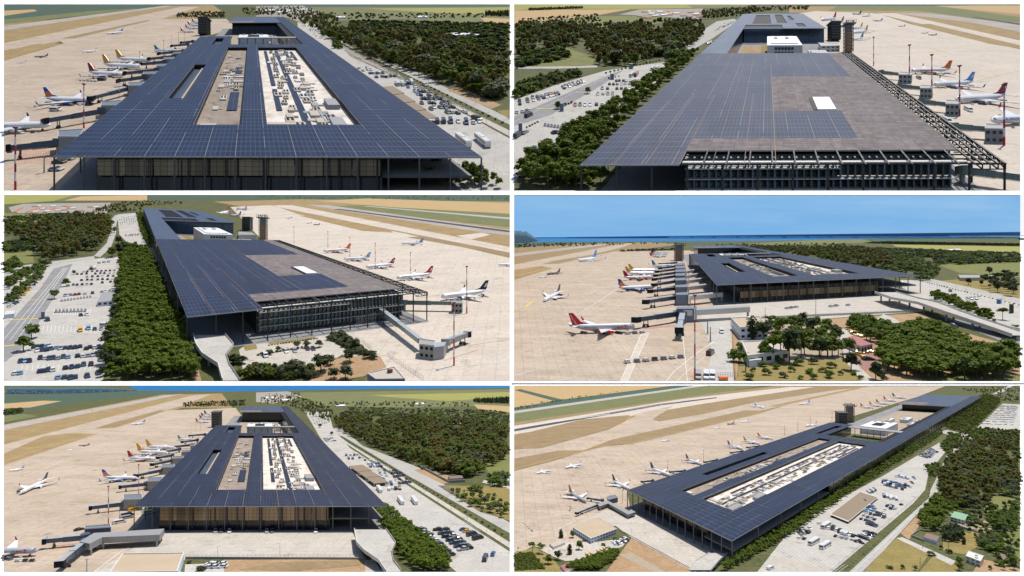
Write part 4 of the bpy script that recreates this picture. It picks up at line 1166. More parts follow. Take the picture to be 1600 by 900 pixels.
# the other end of the building: half finished roof and open steel frame
U_SOL, V_BACK, V_OPEN, V_STRIP, U_PV0 = .925, .263, .0126, .0255, .233
def terminal_north(t, q, hr, label, frame_w=.0022):
 pl = Plan(t, q, hr); root = empty('airport_terminal', pl.R(.45, .12, 0), label, 'terminal')
 W = (pl.R(1, 0) - pl.R(0, 0)).length
 us = lin(0, 1.12, 16); vs = lin(0, V_BACK, 24) + lin(V_BACK, 1, 18)[1:]
 us = sorted(set(us + [.175, U_PV0, .46, .69, .85, U_SOL, .40, 1.1])); vs = sorted(set(vs + [V_OPEN, V_STRIP, .0644, .15, .54]))
 holes = [(.25, .49, .64, .93), (.57, .70, .66, .95), (.77, .83, .74, .90), (.80, .90, .575, .65), (.175, .62, .55, .615)]
 def matf(u, v):
  if v < V_BACK:
   if u > U_SOL: return None
   if u > U_PV0 and v < V_OPEN: return None
   if u < U_PV0: return 'solar'
   if v < V_STRIP: return 'screed'
   if u < .46: return 'solar'
   if v > .15 and u < .845: return 'solar'
   if V_STRIP <= v < .0644 and u < .69: return 'solar'
   return 'screed'
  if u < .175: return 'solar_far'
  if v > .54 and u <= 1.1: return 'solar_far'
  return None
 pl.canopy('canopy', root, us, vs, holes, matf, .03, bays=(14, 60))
 mb = MB(); pl.sheet(mb, 0, 1.0, -.002, 1.0, .012, 'grey_road', n=10); tag(mb.build('pavement', tract=t), kind='structure')  # pavement toned down with grey_road to imitate shade below the roof
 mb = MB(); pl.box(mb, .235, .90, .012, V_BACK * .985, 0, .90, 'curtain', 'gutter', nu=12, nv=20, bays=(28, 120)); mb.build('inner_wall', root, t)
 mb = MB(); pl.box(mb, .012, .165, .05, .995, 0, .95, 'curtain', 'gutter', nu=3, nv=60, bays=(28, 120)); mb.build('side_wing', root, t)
 mb = MB(); pl.box(mb, .175, .93, .558, .99, 0, .95, 'blue_glass', 'gutter', nu=12, nv=8, bays=(28, 120)); mb.build('far_wing', root, t)
 mb = MB(); pl.box(mb, .93, 1.09, .56, .97, 0, .95, 'blue_glass', 'gutter', nu=6, nv=8, bays=(60, 160)); mb.build('glazed_end', root, t)
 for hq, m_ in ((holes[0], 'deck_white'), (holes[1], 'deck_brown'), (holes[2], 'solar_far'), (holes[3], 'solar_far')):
  mb = MB(); pl.sheet(mb, hq[0] - .004, hq[1] + .004, hq[2] - .004, hq[3] + .004, .86, m_, n=2); mb.build('roof_deck', root, t)
 rg = random.Random(4); hq = holes[0]
 for i in range(14):
  unit_cluster(pl, root, rg.uniform(hq[0] + .02, hq[1] - .02), rg.uniform(hq[2] + .02, hq[3] - .02), .012, .012, .86, rg)
 levels = [(.10, .27), (.30, .49), (.52, .71), (.74, .93)]
 for li, (a, c) in enumerate(levels):
  mb = MB(); n = 24
  for i in range(n):
   u0 = .24 + .655 * i / n; u1 = .24 + .655 * (i + 1) / n
   P0, P1 = pl.R(u0, .0098, a), pl.R(u1, .0098, a); e = UP * (c - a) * pl.hr
   mb.poly([P0, P1, P1 + e, P0 + e], 'teal_glass', [(i, li * 3), (i + 1, li * 3), (i + 1, li * 3 + 1), (i, li * 3 + 1)])
  mb.build('glazing', root, t)
  mb = MB(); pl.box(mb, .236, .905 if li < 2 else .62 if li == 2 else .24, .0075, .0115, c, c + .014, 'offwhite', 'grey', 8, 1); mb.build('floor_slab', root, t)
 mb = MB()
 for i in range(37):
  u = .24 + .655 * i / 36
  pl.box(mb, u - .0022, u + .0022, .0082, .0097, .10, .93, 'steel' if i % 3 else 'bluegrey', None, 1, 1)
 mb.build('blind', root, t)
 fw = W * frame_w * 1.45
 mb = MB()
 for i in range(15):
  u = U_PV0 + (1 - U_PV0) * i / 14
  mb.beam(pl.R(u, 0, .985), pl.R(u, V_OPEN, .985), fw, fw, 'dark_steel')
 for v in (.0005, .0045, .0085):
  mb.beam(pl.R(U_PV0, v, .985), pl.R(1, v, .985), fw, fw, 'dark_steel')
 vs2 = [V_BACK * (1 - (1 - i / 34) ** 1.0) for i in range(35)]
 for v in vs2: mb.beam(pl.R(U_SOL, v, .985), pl.R(1, v, .985), fw, fw, 'dark_steel')
 for u in (U_SOL + .003, .945, .963, .982, .999):
  for a, c in zip(vs2[:-1], vs2[1:]): mb.beam(pl.R(u, a, .985), pl.R(u, c, .985), fw * (1.3 if u > .99 else 1), fw, 'dark_steel')
 for i, v in enumerate(vs2):
  mb.beam(pl.R(U_SOL, v, .88), pl.R(1, v, .88), fw * .8, fw * .8, 'dark_steel')
  for u in (.945, .963, .982, .999): mb.beam(pl.R(u, v, .88), pl.R(u, v, .985), fw * .7, fw * .7, 'dark_steel')
  if i:
   for u in (.945, .982): mb.beam(pl.R(u, vs2[i - 1], .88), pl.R(u, v, .88), fw * .8, fw * .8, 'dark_steel')
   mb.beam(pl.R(.999, vs2[i - 1], .88), pl.R(.999, v, .985), fw * .7, fw * .7, 'dark_steel')
 mb.build('steel_frame', root, t)
 mb = MB(); pl.box(mb, U_PV0, U_SOL, .0045, .0058, .90, .93, 'offwhite', 'offwhite', 8, 1); mb.build('ledge', root, t)
 mb = MB(); pl.box(mb, .905, .99, .03, V_BACK, .28, .31, 'green_glass', 'green_glass', 1, 20); mb.build('gallery', root, t)
 cw = W * .0028
 for i in range(13): pl.column(i / 12, .0008, root, cw, 'dark_steel')
 for i in range(1, 12):
  pl.column(.999, V_BACK * i / 11, root, cw, 'dark_steel'); pl.column(U_SOL + .012, V_BACK * i / 11, root, cw, 'dark_steel')
 for i in range(1, 26): pl.column(.001, i / 26, root, cw, 'steel')
 mb = MB(); a = pl.uv(1465, 522); pl.box(mb, .612, .676, .0655, .090, 1.0, 1.035, 'white', 'white', 1, 1); mb.build('roof_hatch', root, t)
 mb = MB(); pl.box(mb, .598, .612, .0655, .090, 1.0, 1.02, 'dark', 'dark', 1, 1); mb.build('hatch_frame', root, t)
 for u, m_ in ((.078, 'rust'), (.152, 'rust'), (.233, 'rust'), (.310, 'dark_steel'), (.385, 'rust'), (.46, 'timber')):
  mb = MB(); pl.box(mb, u - .0007, u + .0007, .0, .10 if m_ == 'rust' else .2, 1.0, 1.003, m_, m_, 1, 1); mb.build('roof_seam', root, t)
 return pl, root
# ------------------------------------------------------------------ six tracts of land, climbing away from the viewer
def mk(name, ox, oy, rect, yh, yt, H, g):
 t = Tract(name, ox, oy, rect, yh, yt, H); t.g = g; t.yt3 = yt; t.yh3 = yh
 t.met = lambda X, Y: t.g * (Y - t.yt3) * t.u(X, Y)
 return t
T1 = mk('upper left', 0, 0, (19, 20, 2390, 893), -159, -27, 1239, .0122)
T2 = mk('upper right', 800, 0, (10, 20, 2382, 893), -159, -39, 1239, .0118)
T3 = mk('middle left', 0, 300, (19, 13, 2390, 887), -165, -20, 152, .0112)
T4 = mk('middle right', 800, 300, (10, 13, 2382, 887), 105, 205, 113.5, .0183)
T5 = mk('lower left', 0, 600, (19, 7, 2390, 881), -174, -19, 21.3, .0097)
T6 = mk('lower right', 800, 600, (10, 7, 2382, 881), -165, -150, 21.1, .0042)
def base(t, mat, topY=None, edge=None):
 r = t.rect; tl = (r[0], edge[0] if edge else r[1]); tr = (r[2], edge[1] if edge else r[1])
 sheet(t, 'ground', mat, [(r[0], r[3]), (r[2], r[3]), tr, tl], 0)
 L = 30 if t.ox == 0 else 9.5; Rr = (19.4 if t.oy == 300 else 9.5) if t.ox == 0 else 30
 tp = 20 if t.oy == 0 else (11 if t.oy == 300 else 10); bt = 21 if t.oy == 0 else 9.5 if t.oy < 600 else 30
 mb = MB(); X0, X1 = r[0] - L, r[2] + Rr
 pts = [(X0, r[3] + bt), (X1, r[3] + bt), (X1, tr[1] - (0 if edge else tp)), (X0, tl[1] - (0 if edge else tp))]
 P = [t.P(X, Y, -t.layer(4)) for X, Y in pts]
 mb.poly(P, 'rim', [(p.x * 50 / t.H, p.y * 50 / t.H) for p in P]); dn = UP * t.H * .002
 mb.poly([p - dn for p in reversed(P)], 'rim')
 for i in range(4): mb.poly([P[i] - dn, P[(i + 1) % 4] - dn, P[(i + 1) % 4], P[i]], 'rim')
 yb = t.oy + r[3] / 3; z0 = t.H * F / (yb - t.yh); q = lambda x, y, z: Vector(((x - 800) / F * z, z, -(y - 450) / F * z))
 x0, x1 = t.px(X0, 0)[0], t.px(X1, 0)[0]; P2 = [q(x0, yb + bt / 3, .872 * z0), q(x1, yb + bt / 3, .872 * z0), q(x1, yb + .15, .90 * z0), q(x0, yb + .15, .90 * z0)]; mb.poly(P2, 'rim'); mb.poly([p - dn for p in reversed(P2)], 'rim')
 if t.oy == 0 and t.ox: 
  P = [q(1594.2, 368, .80 * z0), q(1640, 368, .80 * z0), q(1640, 304.4, .87 * z0), q(1594.2, 304.4, .87 * z0)]; mb.poly(P, 'rim'); mb.poly([p - dn for p in reversed(P)], 'rim')
 o = mb.build('view_border'); tag(o, kind='structure')  # white border added to part this view from its neighbours
FOREST = [('forest', 'leaf_forest', 6, 'woodland_tree'), ('broad', 'leaf_forest', 2, 'woodland_tree'), ('broad', 'leaf_broad', 2, 'broadleaf_tree'), ('bush', 'leaf_olive', 1, 'bush'), ('broad', 'leaf_lime', .25, 'broadleaf_tree')]
PINES = [('pine', 'leaf_pine', 8, 'pine_tree'), ('broad', 'leaf_pine', 2, 'pine_tree')]
SCRUB = [('bush', 'leaf_dark', 3, 'bush'), ('bush', 'leaf_broad', 2, 'bush'), ('broad', 'leaf_dark', 1, 'broadleaf_tree')]
MIX = [('broad', 'leaf_broad', 3, 'broadleaf_tree'), ('broad', 'leaf_olive', 2, 'olive_tree'), ('bush', 'leaf_broad', 2, 'bush')]
def hedge(t, a, b, n, hm, label, leaf='leaf_broad', group=None, wide=1.0):
 for (X, Y) in along(t, a, b, n):
  tree(t, X, Y, hm * random.uniform(.75, 1.2), 'bush', leaf, 'bush', label, group or 'bushes along the road', wide)
# =================================================================== upper left view
def view1():
 t = T1; n = t.name
 base(t, 'scrub')
 sheet(t, 'field', 'field_teal', [(19, 20), (1200, 20), (820, 60), (19, 110)], 1)
 sheet(t, 'field', 'field_tan', [(19, 50), (160, 44), (175, 52), (19, 74)], 2)
 sheet(t, 'field', 'field_green', [(19, 92), (420, 52), (640, 40), (600, 58), (19, 116)], 2)
 sheet(t, 'grassland', 'dry_grass', [(19, 112), (800, 27), (1000, 24), (1050, 60), (960, 86), (320, 180), (19, 300)], 2)
 sheet(t, 'runway', 'runway', [(19, 142), (19, 122), (770, 27), (815, 27)], 3)
 sheet(t, 'taxiway', 'apron', [(19, 236), (19, 202), (850, 32), (935, 32), (760, 88), (300, 190)], 3)
 sheet(t, 'apron', 'apron', [(19, 893), (19, 285), (300, 204), (262, 180), (690, 90), (1060, 88), (1110, 130), (930, 180), (330, 893)], 4)
 sheet(t, 'grassland', 'dry_grass', [(19, 282), (19, 240), (170, 206), (300, 204)], 5)
 sheet(t, 'grassland', 'brown_grass', [(285, 180), (690, 94), (705, 97), (350, 180)], 5)
 mb = MB()
 stripe(t, mb, 'paint_white', [(19, 132), (790, 27)], 2, 7); stripe(t, mb, 'paint_yellow', [(19, 262), (170, 224), (330, 197)], 2, 7)
 stripe(t, mb, 'paint_yellow', [(19, 420), (420, 260), (800, 130)], 2.5, 7)
 for a in ((60, 660, 470, 560), (120, 530, 420, 480), (280, 400, 560, 350)): stripe(t, mb, 'paint_yellow', [(a[0], a[1]), (a[2], a[3])], 2, 7)
 for i in range(22):
  stripe(t, mb, 'paint_red', [(75 + i * 12, 765), (95 + i * 11, 700)], 3, 7)
 o = mb.build('painted_lines', tract=t); tag(o, kind='structure')
 sheet(t, 'field', 'field_green', [(1240, 20), (2390, 20), (2390, 120), (1900, 90), (1400, 100)], 1)
 sheet(t, 'field', 'field_teal', [(1240, 20), (2390, 20), (2390, 33), (1240, 33)], 2)
 sheet(t, 'field', 'field_yellow', [(1720, 40), (2390, 34), (2390, 60), (2200, 66), (1900, 52)], 2)
 sheet(t, 'field', 'field_tan', [(2250, 82), (2390, 88), (2390, 112), (2275, 103)], 2)
 sheet(t, 'meadow', 'scrub', [(1500, 100), (2390, 115), (2390, 470), (1590, 215)], 2)
 sheet(t, 'meadow', 'meadow', [(2120, 270), (2250, 225), (2390, 240), (2390, 330), (2180, 320)], 3)
 sheet(t, 'town_ground', 'town', [(1200, 30), (1420, 26), (1500, 60), (1420, 110), (1330, 78), (1200, 78)], 3)
 sheet(t, 'car_park', 'car_park', [(1395, 105), (1490, 105), (1560, 195), (2390, 650), (2390, 893), (1400, 893), (1400, 300)], 3)
 sheet(t, 'road', 'road', [(1565, 195), (1600, 190), (1700, 255), (1990, 350), (2060, 395), (2390, 555), (2390, 600), (1910, 375), (1660, 280)], 4)
 sheet(t, 'verge', 'scrub', [(1590, 203), (1604, 203), (2390, 585), (2390, 612), (1640, 262)], 5)
 sheet(t, 'pavement', 'concrete', [(1580, 208), (1594, 206), (1640, 262), (2390, 612), (2390, 640)], 5)
 sheet(t, 'bare_ground', 'dirt', [(2090, 420), (2160, 410), (2350, 492), (2305, 510)], 5)
 sheet(t, 'grassland', 'lawn', [(2330, 520), (2390, 513), (2390, 560)], 5)
 pl, root = terminal_south(t, Q1, .183, 'long dark airport terminal under a solar panel roof seen end on, %s view' % n, seed=3, gl=(.50, .95))
 courtyard_stuff(pl, t, n)
 g = 'airliners parked at the upper left view terminal'
 airliner(t, (238, 583), (-90, 590), 'white airliner with red marks cut by the picture edge, upper left view', 'red', tip='navy', group=g)
 airliner(t, (442, 468), (205, 463), 'white and blue airliner with a blue and orange tail fin, upper left view', 'blue', 'blue', belly='blue', finlow='orange', group=g)
 airliner(t, (585, 349), (412, 340), 'white airliner with dark red tail fin and red engine, upper left view', 'dark_red', 'red', group=g, text=('Jet2', .14, .34, -.035, .03, 'red'))
 airliner(t, (662, 312), (480, 303), 'white airliner with amber tail fin, the nearer of two at the bridges, upper left view', 'amber', group=g)
 airliner(t, (708, 282), (542, 275), 'white airliner with amber tail fin, the farther of two at the bridges, upper left view', 'amber', group=g)
 airliner(t, (832, 236), (722, 235), 'white airliner with turquoise tail fin beside the far bridges, upper left view', 'turquoise', group=g)
 for i, (x, y, f, d) in enumerate(((912, 148, 'red', 'bright red tail and belly, the nearest of the far row'), (934, 132, 'red', 'red tail, second of the far row'), (945, 118, 'dark_red', 'dark red tail, third of the far row'), (965, 106, 'purple', 'purple tail, last of the far row'))):
  airliner(t, (x, y), (x - 66, y - 2), 'airliner with %s, upper left view' % d, f, parts=False, group=g, belly='red' if i == 0 else None)
 airliner(t, (500, 156), (577, 150), 'white airliner taxiing on the open apron below the taxiway, upper left view', 'skyblue', parts=False, group=g)
 airliner(t, (383, 243), (455, 236), 'small all white jet parked alone mid apron, upper left view', 'plane_white', parts=False, group=g, jet='business_jet')
 airliner(t, (160, 265), (226, 263), 'small brown and grey jet at the left of the apron, upper left view', 'plane_brown', body='plane_brown', parts=False, group=g, jet='business_jet')
 airliner(t, (75, 294), (126, 290), 'small white jet nearest the left edge of the apron, upper left view', 'plane_white', parts=False, group=g, jet='business_jet')
 cart_train(t, [(632 + 14 * i, 129 - 3 * i) for i in range(5)], ('tiny tug at the head of a distant cart train, upper left view', 'tiny cart in the distant train on the apron, upper left view'))
 cart_train(t, [(380 + 17 * i, 380 + i) for i in range(5)], ('tug behind the red tailed airliner, upper left view', 'dolly in the row behind the red tailed airliner, upper left view'))
 cart_train(t, [(170, 502), (192, 497), (215, 493), (240, 491)], ('tug beside the blue and orange tail, upper left view', 'cart beside the blue and orange tail, upper left view'))
 L = ['nearest', 'second', 'third', 'fourth', 'fifth', 'sixth', 'seventh', 'eighth', 'ninth', 'tenth']
 br = [((275, 672), (30, 698), 6), ((478, 522), (197, 570), 6), ((604, 414), (418, 462), 5.5), ((678, 362), (548, 380), 5.5), ((735, 330), (575, 345), 5.5), ((772, 292), (655, 302), 5.5), ((815, 265), (690, 277), 5.5), ((862, 240), (738, 252), 5.5), ((880, 208), (800, 216), 5.5), ((905, 195), (845, 200), 5)]
 for i, (a, b, h) in enumerate(br):
  bridge(t, a, b, h, '%s of the grey boarding bridges counted from the front, upper left view' % L[i])
 hd = [((272, 614, 392, 606, 375, 642, 272, 642), 10), ((474, 478, 570, 472, 560, 495, 474, 495), 9), ((600, 388, 676, 384, 668, 402, 600, 402), 9), ((672, 338, 738, 335, 733, 347, 672, 348), 8), ((733, 302, 780, 300, 776, 310, 733, 311), 8), ((770, 270, 818, 268, 815, 277, 770, 278), 8), ((815, 245, 850, 243, 848, 250, 815, 251), 8)]
 for i, (q, h) in enumerate(hd):
  block(t, [(q[0], q[1]), (q[2], q[3]), (q[4], q[5]), (q[6], q[7])][::-1], h, '%s pier head block at the bridges from the front, upper left view' % L[i], 'pier_head', 'pier head', 'louvre', 'bluegrey', 'pier head blocks', sideuv=(4, 4))
 for i, (x, y, xt, yt, s) in enumerate(((393, 603, 363, 395, 1), (72, 891, 22, 600, 1), (655, 318, 655, 243, 1), (767, 258, 767, 188, 1), (803, 215, 803, 170, 1), (837, 205, 835, 153, 1), (865, 195, 863, 155, 1), (558, 462, 556, 380, 1))):
  mast(t, x, y, yt, '%s red and white floodlight mast, upper left view' % ['tall front', 'cut off left corner', 'mid apron fifth', 'far fourth', 'far third', 'far second', 'farthest', 'mast by the third bridge,'][i], group='floodlight masts')
 mast(t, 207, 812, 740, 'short grey camera post on the apron by the canopy corner, upper left view', striped=False, thick=.05)
 for (x, y, c, k, lb) in ((265, 520, 'white', 'van', 'white van with dark windows under the blue tailed airliner, upper left view'), (281, 764, 'black', 'car', 'black car behind the canopy corner column, upper left view'), (318, 748, 'white', 'van', 'white van behind the canopy corner columns, upper left view'), (266, 799, 'silver', 'car', 'pale car beside the corner column of the canopy, upper left view'), (480, 378, 'navy', 'van', 'navy van by the third bridge, upper left view'), (420, 492, 'black', 'car', 'black car under the nose of the blue tailed airliner, upper left view')):
  car(t, x, y, (5, 0), k, c, 'on the apron, upper left view', 'apron vehicles', lb)
 control_tower(t, 958, 166, 88, 40, 'dark control tower at the far end of the terminal, upper left view')
 wh = 'in the car park right of the terminal, upper left view'
 for x, y, lb in ((2172, 672, 'white coach nearer the canopy edge'), (2262, 672, 'white coach on the open concrete, the right one of the pair')):
  car(t, x, y, (4, 3.2), 'bus', 'white', '', 'coaches', lb + ', upper left view', s=.9)
 lot(t, [(1995, 560), (2260, 560), (2270, 590), (2005, 590)], 1, 8, ['white', 'white', 'navy', 'white'], wh, None, .95, 4, kind=['van', 'car', 'van'])
 car(t, 2235, 562, (4, 1), 'van', 'black', wh)
 lot(t, [(1925, 425), (2010, 425), (2210, 540), (2110, 545)], 6, 5, ['black', 'navy', 'navy', 'white', 'black', 'teal'], wh, None, .85, 5)
 lot(t, [(1890, 390), (1935, 388), (2060, 520), (2000, 530)], 7, 3, ['white', 'navy', 'black', 'pale blue'], wh, None, .7, 6)
 lot(t, [(1840, 388), (1940, 380), (1950, 405), (1860, 412)], 1, 4, ['white', 'navy', 'white'], wh, None, 1, 8, kind='bus', s=.75)
 lot(t, [(1720, 340), (1790, 340), (1850, 372), (1770, 375)], 2, 5, ['navy', 'blue', 'white'], wh, None, .9, 9, s=1.1)
 lot(t, [(1670, 318), (1720, 315), (1760, 335), (1700, 338)], 2, 4, ['white', 'white', 'navy'], wh, None, .8, 10)
 lot(t, [(1800, 355), (1870, 350), (1880, 365), (1815, 370)], 1, 4, ['black', 'white', 'navy'], wh, None, .9, 11)
 lot(t, [(1410, 110), (1490, 108), (1560, 160), (1480, 175)], 9, 8, ['white', 'silver', 'white', 'navy'], wh, None, .6, 12)
 car(t, 1992, 402, (4, 2), 'van', 'white', wh)
 for i in range(4):
  o = (i * 52, i * 38)
  block(t, [(1785 + o[0], 408 + o[1]), (1840 + o[0], 402 + o[1]), (1895 + o[0], 436 + o[1]), (1838 + o[0], 444 + o[1])][::-1], 3.4, '%s brown slatted shade roof along the canopy edge, upper left view' % L[i], 'shade_roof', 'carport', 'shade_roof', 'shade_roof', 'shade roofs', parapet=False, stilts=3)
 block(t, [(2090, 157), (2130, 153), (2250, 155), (2240, 165), (2110, 166)][::-1], 4, 'low white shed among the dark trees, upper left view', wall='bluewhite', roof='white')
 hedge(t, (1600, 205), (2388, 596), 62, 1.6, 'small clipped bush in the verge along the road, upper left view')
 for (X, Y) in along(t, (1590, 216), (2384, 634), 20): lamp_post(t, X, Y, 7, 'slim grey lamp post along the car park fence, upper left view', 'lamp posts by the car park, upper left view')
 for (X, Y) in along(t, (1700, 262), (2384, 560), 9): lamp_post(t, X, Y, 8, 'grey lamp post beside the outer road, upper left view', 'lamp posts by the outer road, upper left view')
 scatter(t, [(1500, 175), (1640, 140), (2000, 170), (2390, 330), (2390, 445), (2290, 470), (2080, 395), (1940, 345), (1720, 270), (1600, 205)], 15, FOREST, 'woodland beside the road, upper left view', 'brownish green woodland tree across the road from the car park, upper left view', 1.25, seed=11)
 scatter(t, [(1980, 330), (2200, 330), (2390, 390), (2390, 470), (2200, 455)], 9, [('umbrella', 'leaf_pine', 3, 'pine_tree'), ('broad', 'leaf_broad', 2, 'broadleaf_tree')], 'pines at the wood edge, upper left view', 'spreading green pine at the edge of the wood, upper left view', 1.3, seed=12, wide=1.5)
 scatter(t, [(1640, 100), (2390, 112), (2390, 330), (2000, 170), (1640, 140)], 6, SCRUB, 'dark scrub', 'dark scrub bush beyond the wood, upper left view', 1.1, seed=13, wide=1.5, maxn=700)
 scatter(t, [(1130, 40), (1430, 36), (1600, 110), (1560, 190), (1490, 150), (1330, 75), (1140, 78)], 12, FOREST, 'far trees', 'far dark tree behind the terminal, upper left view', 1.0, seed=14, maxn=260)
 scatter(t, [(2275, 60), (2390, 55), (2390, 80), (2275, 76)], 12, [('cypress', 'leaf_dark', 1, 'woodland_tree')], 'far trees', 'tall dark tree in the far windbreak, upper left view', 1.4, seed=15)
 scatter(t, [(1420, 62), (2300, 68), (2300, 84), (1420, 92)], 7, SCRUB, 'far trees', 'far dark bush among the fields, upper left view', .8, seed=16, maxn=160)
 scatter(t, [(830, 66), (1050, 60), (1050, 86), (830, 84)], 9, [('broad', 'leaf_dark', 1, 'broadleaf_tree')], 'far trees', 'dark tree in the row at the end of the apron, upper left view', .75, seed=17)
 scatter(t, [(1910, 770), (1990, 760), (2120, 800), (2375, 878), (2340, 888), (2000, 885)], 7, PINES, 'pines below the canopy', 'round dark pine below the right canopy edge, upper left view', 1.3, seed=18)
 scatter(t, [(1560, 200), (1590, 195), (1605, 232), (1570, 228)], 6, MIX, 'far trees', 'leafy tree at the head of the car park, upper left view', 1.3, seed=19)
 for x, y in ((1300, 52), (1340, 45), (1240, 44), (1390, 40), (1570, 76), (1955, 74)):
  block(t, [(x, y), (x + 45, y - 1), (x + 50, y + 5), (x + 5, y + 6)][::-1], 5, 'pale far building at survey mark %s' % x if False else {1300: 'long pale shed behind the far end of the terminal, upper left view', 1340: 'pale shed second behind the far terminal, upper left view', 1240: 'pale hall just above the far roof, upper left view', 1390: 'small farthest pale shed above the terminal, upper left view', 1570: 'white barn by itself in the green fields, upper left view', 1955: 'pale farm shed near the yellow field, upper left view'}[x], wall='offwhite', roof='white', parapet=False)
# =================================================================== upper right view
Q2 = [(320, 772), (2315, 765), (1337.7, 64), (1085, 65)]
def view2():
 t = T2; n = t.name
 base(t, 'scrub')
 sheet(t, 'field', 'field_yellow', [(10, 20), (1150, 20), (1000, 34), (600, 42), (10, 50)], 1)
 sheet(t, 'field', 'field_tan', [(10, 50), (120, 42), (560, 42), (380, 75), (10, 110)], 1)
 sheet(t, 'field', 'meadow', [(10, 110), (380, 76), (720, 74), (700, 110), (560, 120), (200, 135), (10, 112)], 1)
 sheet(t, 'field', 'field_green', [(820, 24), (1110, 24), (1080, 34), (860, 40)], 2)
 sheet(t, 'town_ground', 'town', [(500, 68), (600, 44), (900, 40), (870, 95), (700, 76)], 2)
 sheet(t, 'meadow', 'meadow', [(60, 300), (240, 220), (400, 270), (370, 310), (150, 320)], 2)
 sheet(t, 'track', 'road', [(10, 312), (170, 312), (310, 310), (400, 306), (400, 316), (200, 322), (10, 322)], 3)
 sheet(t, 'car_park', 'car_park', [(10, 520), (10, 470), (200, 400), (440, 330), (560, 312), (720, 290), (730, 330), (600, 480), (300, 640), (10, 850)], 3)
 sheet(t, 'road', 'road', [(720, 250), (880, 150), (960, 100), (1040, 88), (1060, 98), (940, 180), (800, 260), (740, 300)], 3)
 sheet(t, 'road', 'grey_road', [(10, 590), (10, 545), (330, 405), (480, 340), (520, 330), (420, 400), (180, 540)], 4)
 mb = MB()
 stripe(t, mb, 'paint_yellow', [(110, 508), (205, 508)], 14, 6); stripe(t, mb, 'paint_yellow', [(300, 432), (345, 432)], 10, 6); stripe(t, mb, 'paint_yellow', [(395, 369), (430, 369)], 7, 6)
 for i in range(9): stripe(t, mb, 'paint_white', [(60 + i * 12, 690 - i * 2), (180 + i * 12, 655 - i * 3)], 1.5, 6)
 stripe(t, mb, 'paint_white', [(10, 570), (480, 345)], 1.6, 7)
 tag(mb.build('painted_lines', tract=t), kind='structure')
 sheet(t, 'grassland', 'dry_grass', [(1300, 30), (2382, 26), (2382, 260), (1700, 60), (1300, 60)], 2)
 sheet(t, 'field', 'field_green', [(1480, 50), (1530, 28), (2000, 28), (2382, 80), (2382, 105), (2200, 92), (1900, 50)], 3)
 sheet(t, 'field', 'field_tan', [(1980, 28), (2382, 22), (2382, 66), (2200, 50)], 4)
 sheet(t, 'field', 'field_teal', [(1500, 20), (2382, 20), (2382, 25), (1500, 27)], 4)
 sheet(t, 'taxiway', 'apron_pale', [(1700, 62), (1800, 62), (2382, 190), (2382, 216), (2000, 130)], 4)
 sheet(t, 'runway', 'runway', [(1780, 60), (1960, 62), (2382, 115), (2382, 150), (2150, 105)], 4)
 sheet(t, 'runway_edge', 'tarmac', [(2150, 80), (2170, 80), (2382, 110), (2382, 118)], 5)
 sheet(t, 'apron', 'apron_pale', [(1300, 70), (1420, 52), (1710, 62), (1860, 110), (2382, 232), (2382, 893), (1500, 893), (1300, 300)], 4)
 sheet(t, 'grassland', 'dry_grass', [(1865, 112), (1960, 112), (2382, 212), (2382, 228), (2240, 205)], 6)
 mb = MB(); stripe(t, mb, 'paint_yellow', [(1950, 245), (2382, 235)], 3, 7); stripe(t, mb, 'paint_yellow', [(1960, 225), (2050, 250)], 5, 7); stripe(t, mb, 'paint_white', [(1760, 62), (2382, 202)], 2, 7)
 stripe(t, mb, 'paint_yellow', [(2000, 420), (2382, 330)], 3, 7)
 tag(mb.build('painted_lines', tract=t), kind='structure')
 pl, root = terminal_north(t, Q2, .20, 'airport terminal with half finished solar roof and open steel frame, %s view' % n)
 north_yard(pl, t, n)
 g = 'airliners parked at the upper right view terminal'
 airliner(t, (1868, 330), (2062, 327), 'white airliner with orange nose stripe, orange engine and orange tail fin, upper right view', 'orange', 'orange', group=g, stripe_='orange')
 airliner(t, (1972, 395), (2168, 386), 'white airliner with pale blue marked tail fin, second from the far bridge, upper right view', 'skyblue', group=g, tip='navy', finmark='white')
 airliner(t, (2078, 464), (2320, 450), 'white airliner with dark red tail fin bearing a white mark, upper right view', 'dark_red', group=g, finmark='white', tip='red')
 airliner(t, (2245, 562), (2560, 548), 'white airliner with blue lettering cut by the right edge, upper right view', 'red', group=g, text=('TURKISH AIRLINES', .16, .62, .012, .034, 'blue'))
 for (a, b, f, lb, kw) in (((1452, 92), (1520, 86), 'red', 'red and white airliner far behind the terminal roof, upper right view', dict(belly='red')), ((1594, 62), (1638, 66), 'navy', 'white airliner with navy fin farthest down the apron, upper right view', {}), ((1640, 76), (1676, 74), 'plane_white', 'all white airliner beyond the tan tower, upper right view', {}), ((1690, 94), (1738, 97), 'skyblue', 'white airliner on the apron left of the small group, upper right view', {}), ((1808, 122), (1844, 122), 'blue', 'white airliner with blue fin alone on the far apron, upper right view', {}), ((1600, 152), (1668, 145), 'amber', 'white airliner with amber fin behind the tan tower, the nearer one, upper right view', {}), ((1590, 132), (1644, 127), 'amber', 'white airliner with amber fin behind the tan tower, the farther one, upper right view', {}), ((1580, 186), (1648, 178), 'turquoise', 'white airliner with turquoise fin beside the tan tower, upper right view', {}), ((1500, 105), (1556, 100), 'purple', 'airliner with purple fin just above the terminal roof, upper right view', {})):
  airliner(t, a, b, lb, f, parts=False, group=g, **kw)
 airliner(t, (1914, 154), (1952, 155), 'small white jet beside a dark one on the far apron, upper right view', 'plane_white', parts=False, group=g, jet='business_jet')
 airliner(t, (1950, 163), (1992, 164), 'small dark jet beside a white one on the far apron, upper right view', 'plane_brown', body='plane_brown', parts=False, group=g, jet='business_jet')
 L = ['farthest', 'second farthest', 'middle', 'second nearest', 'nearest']
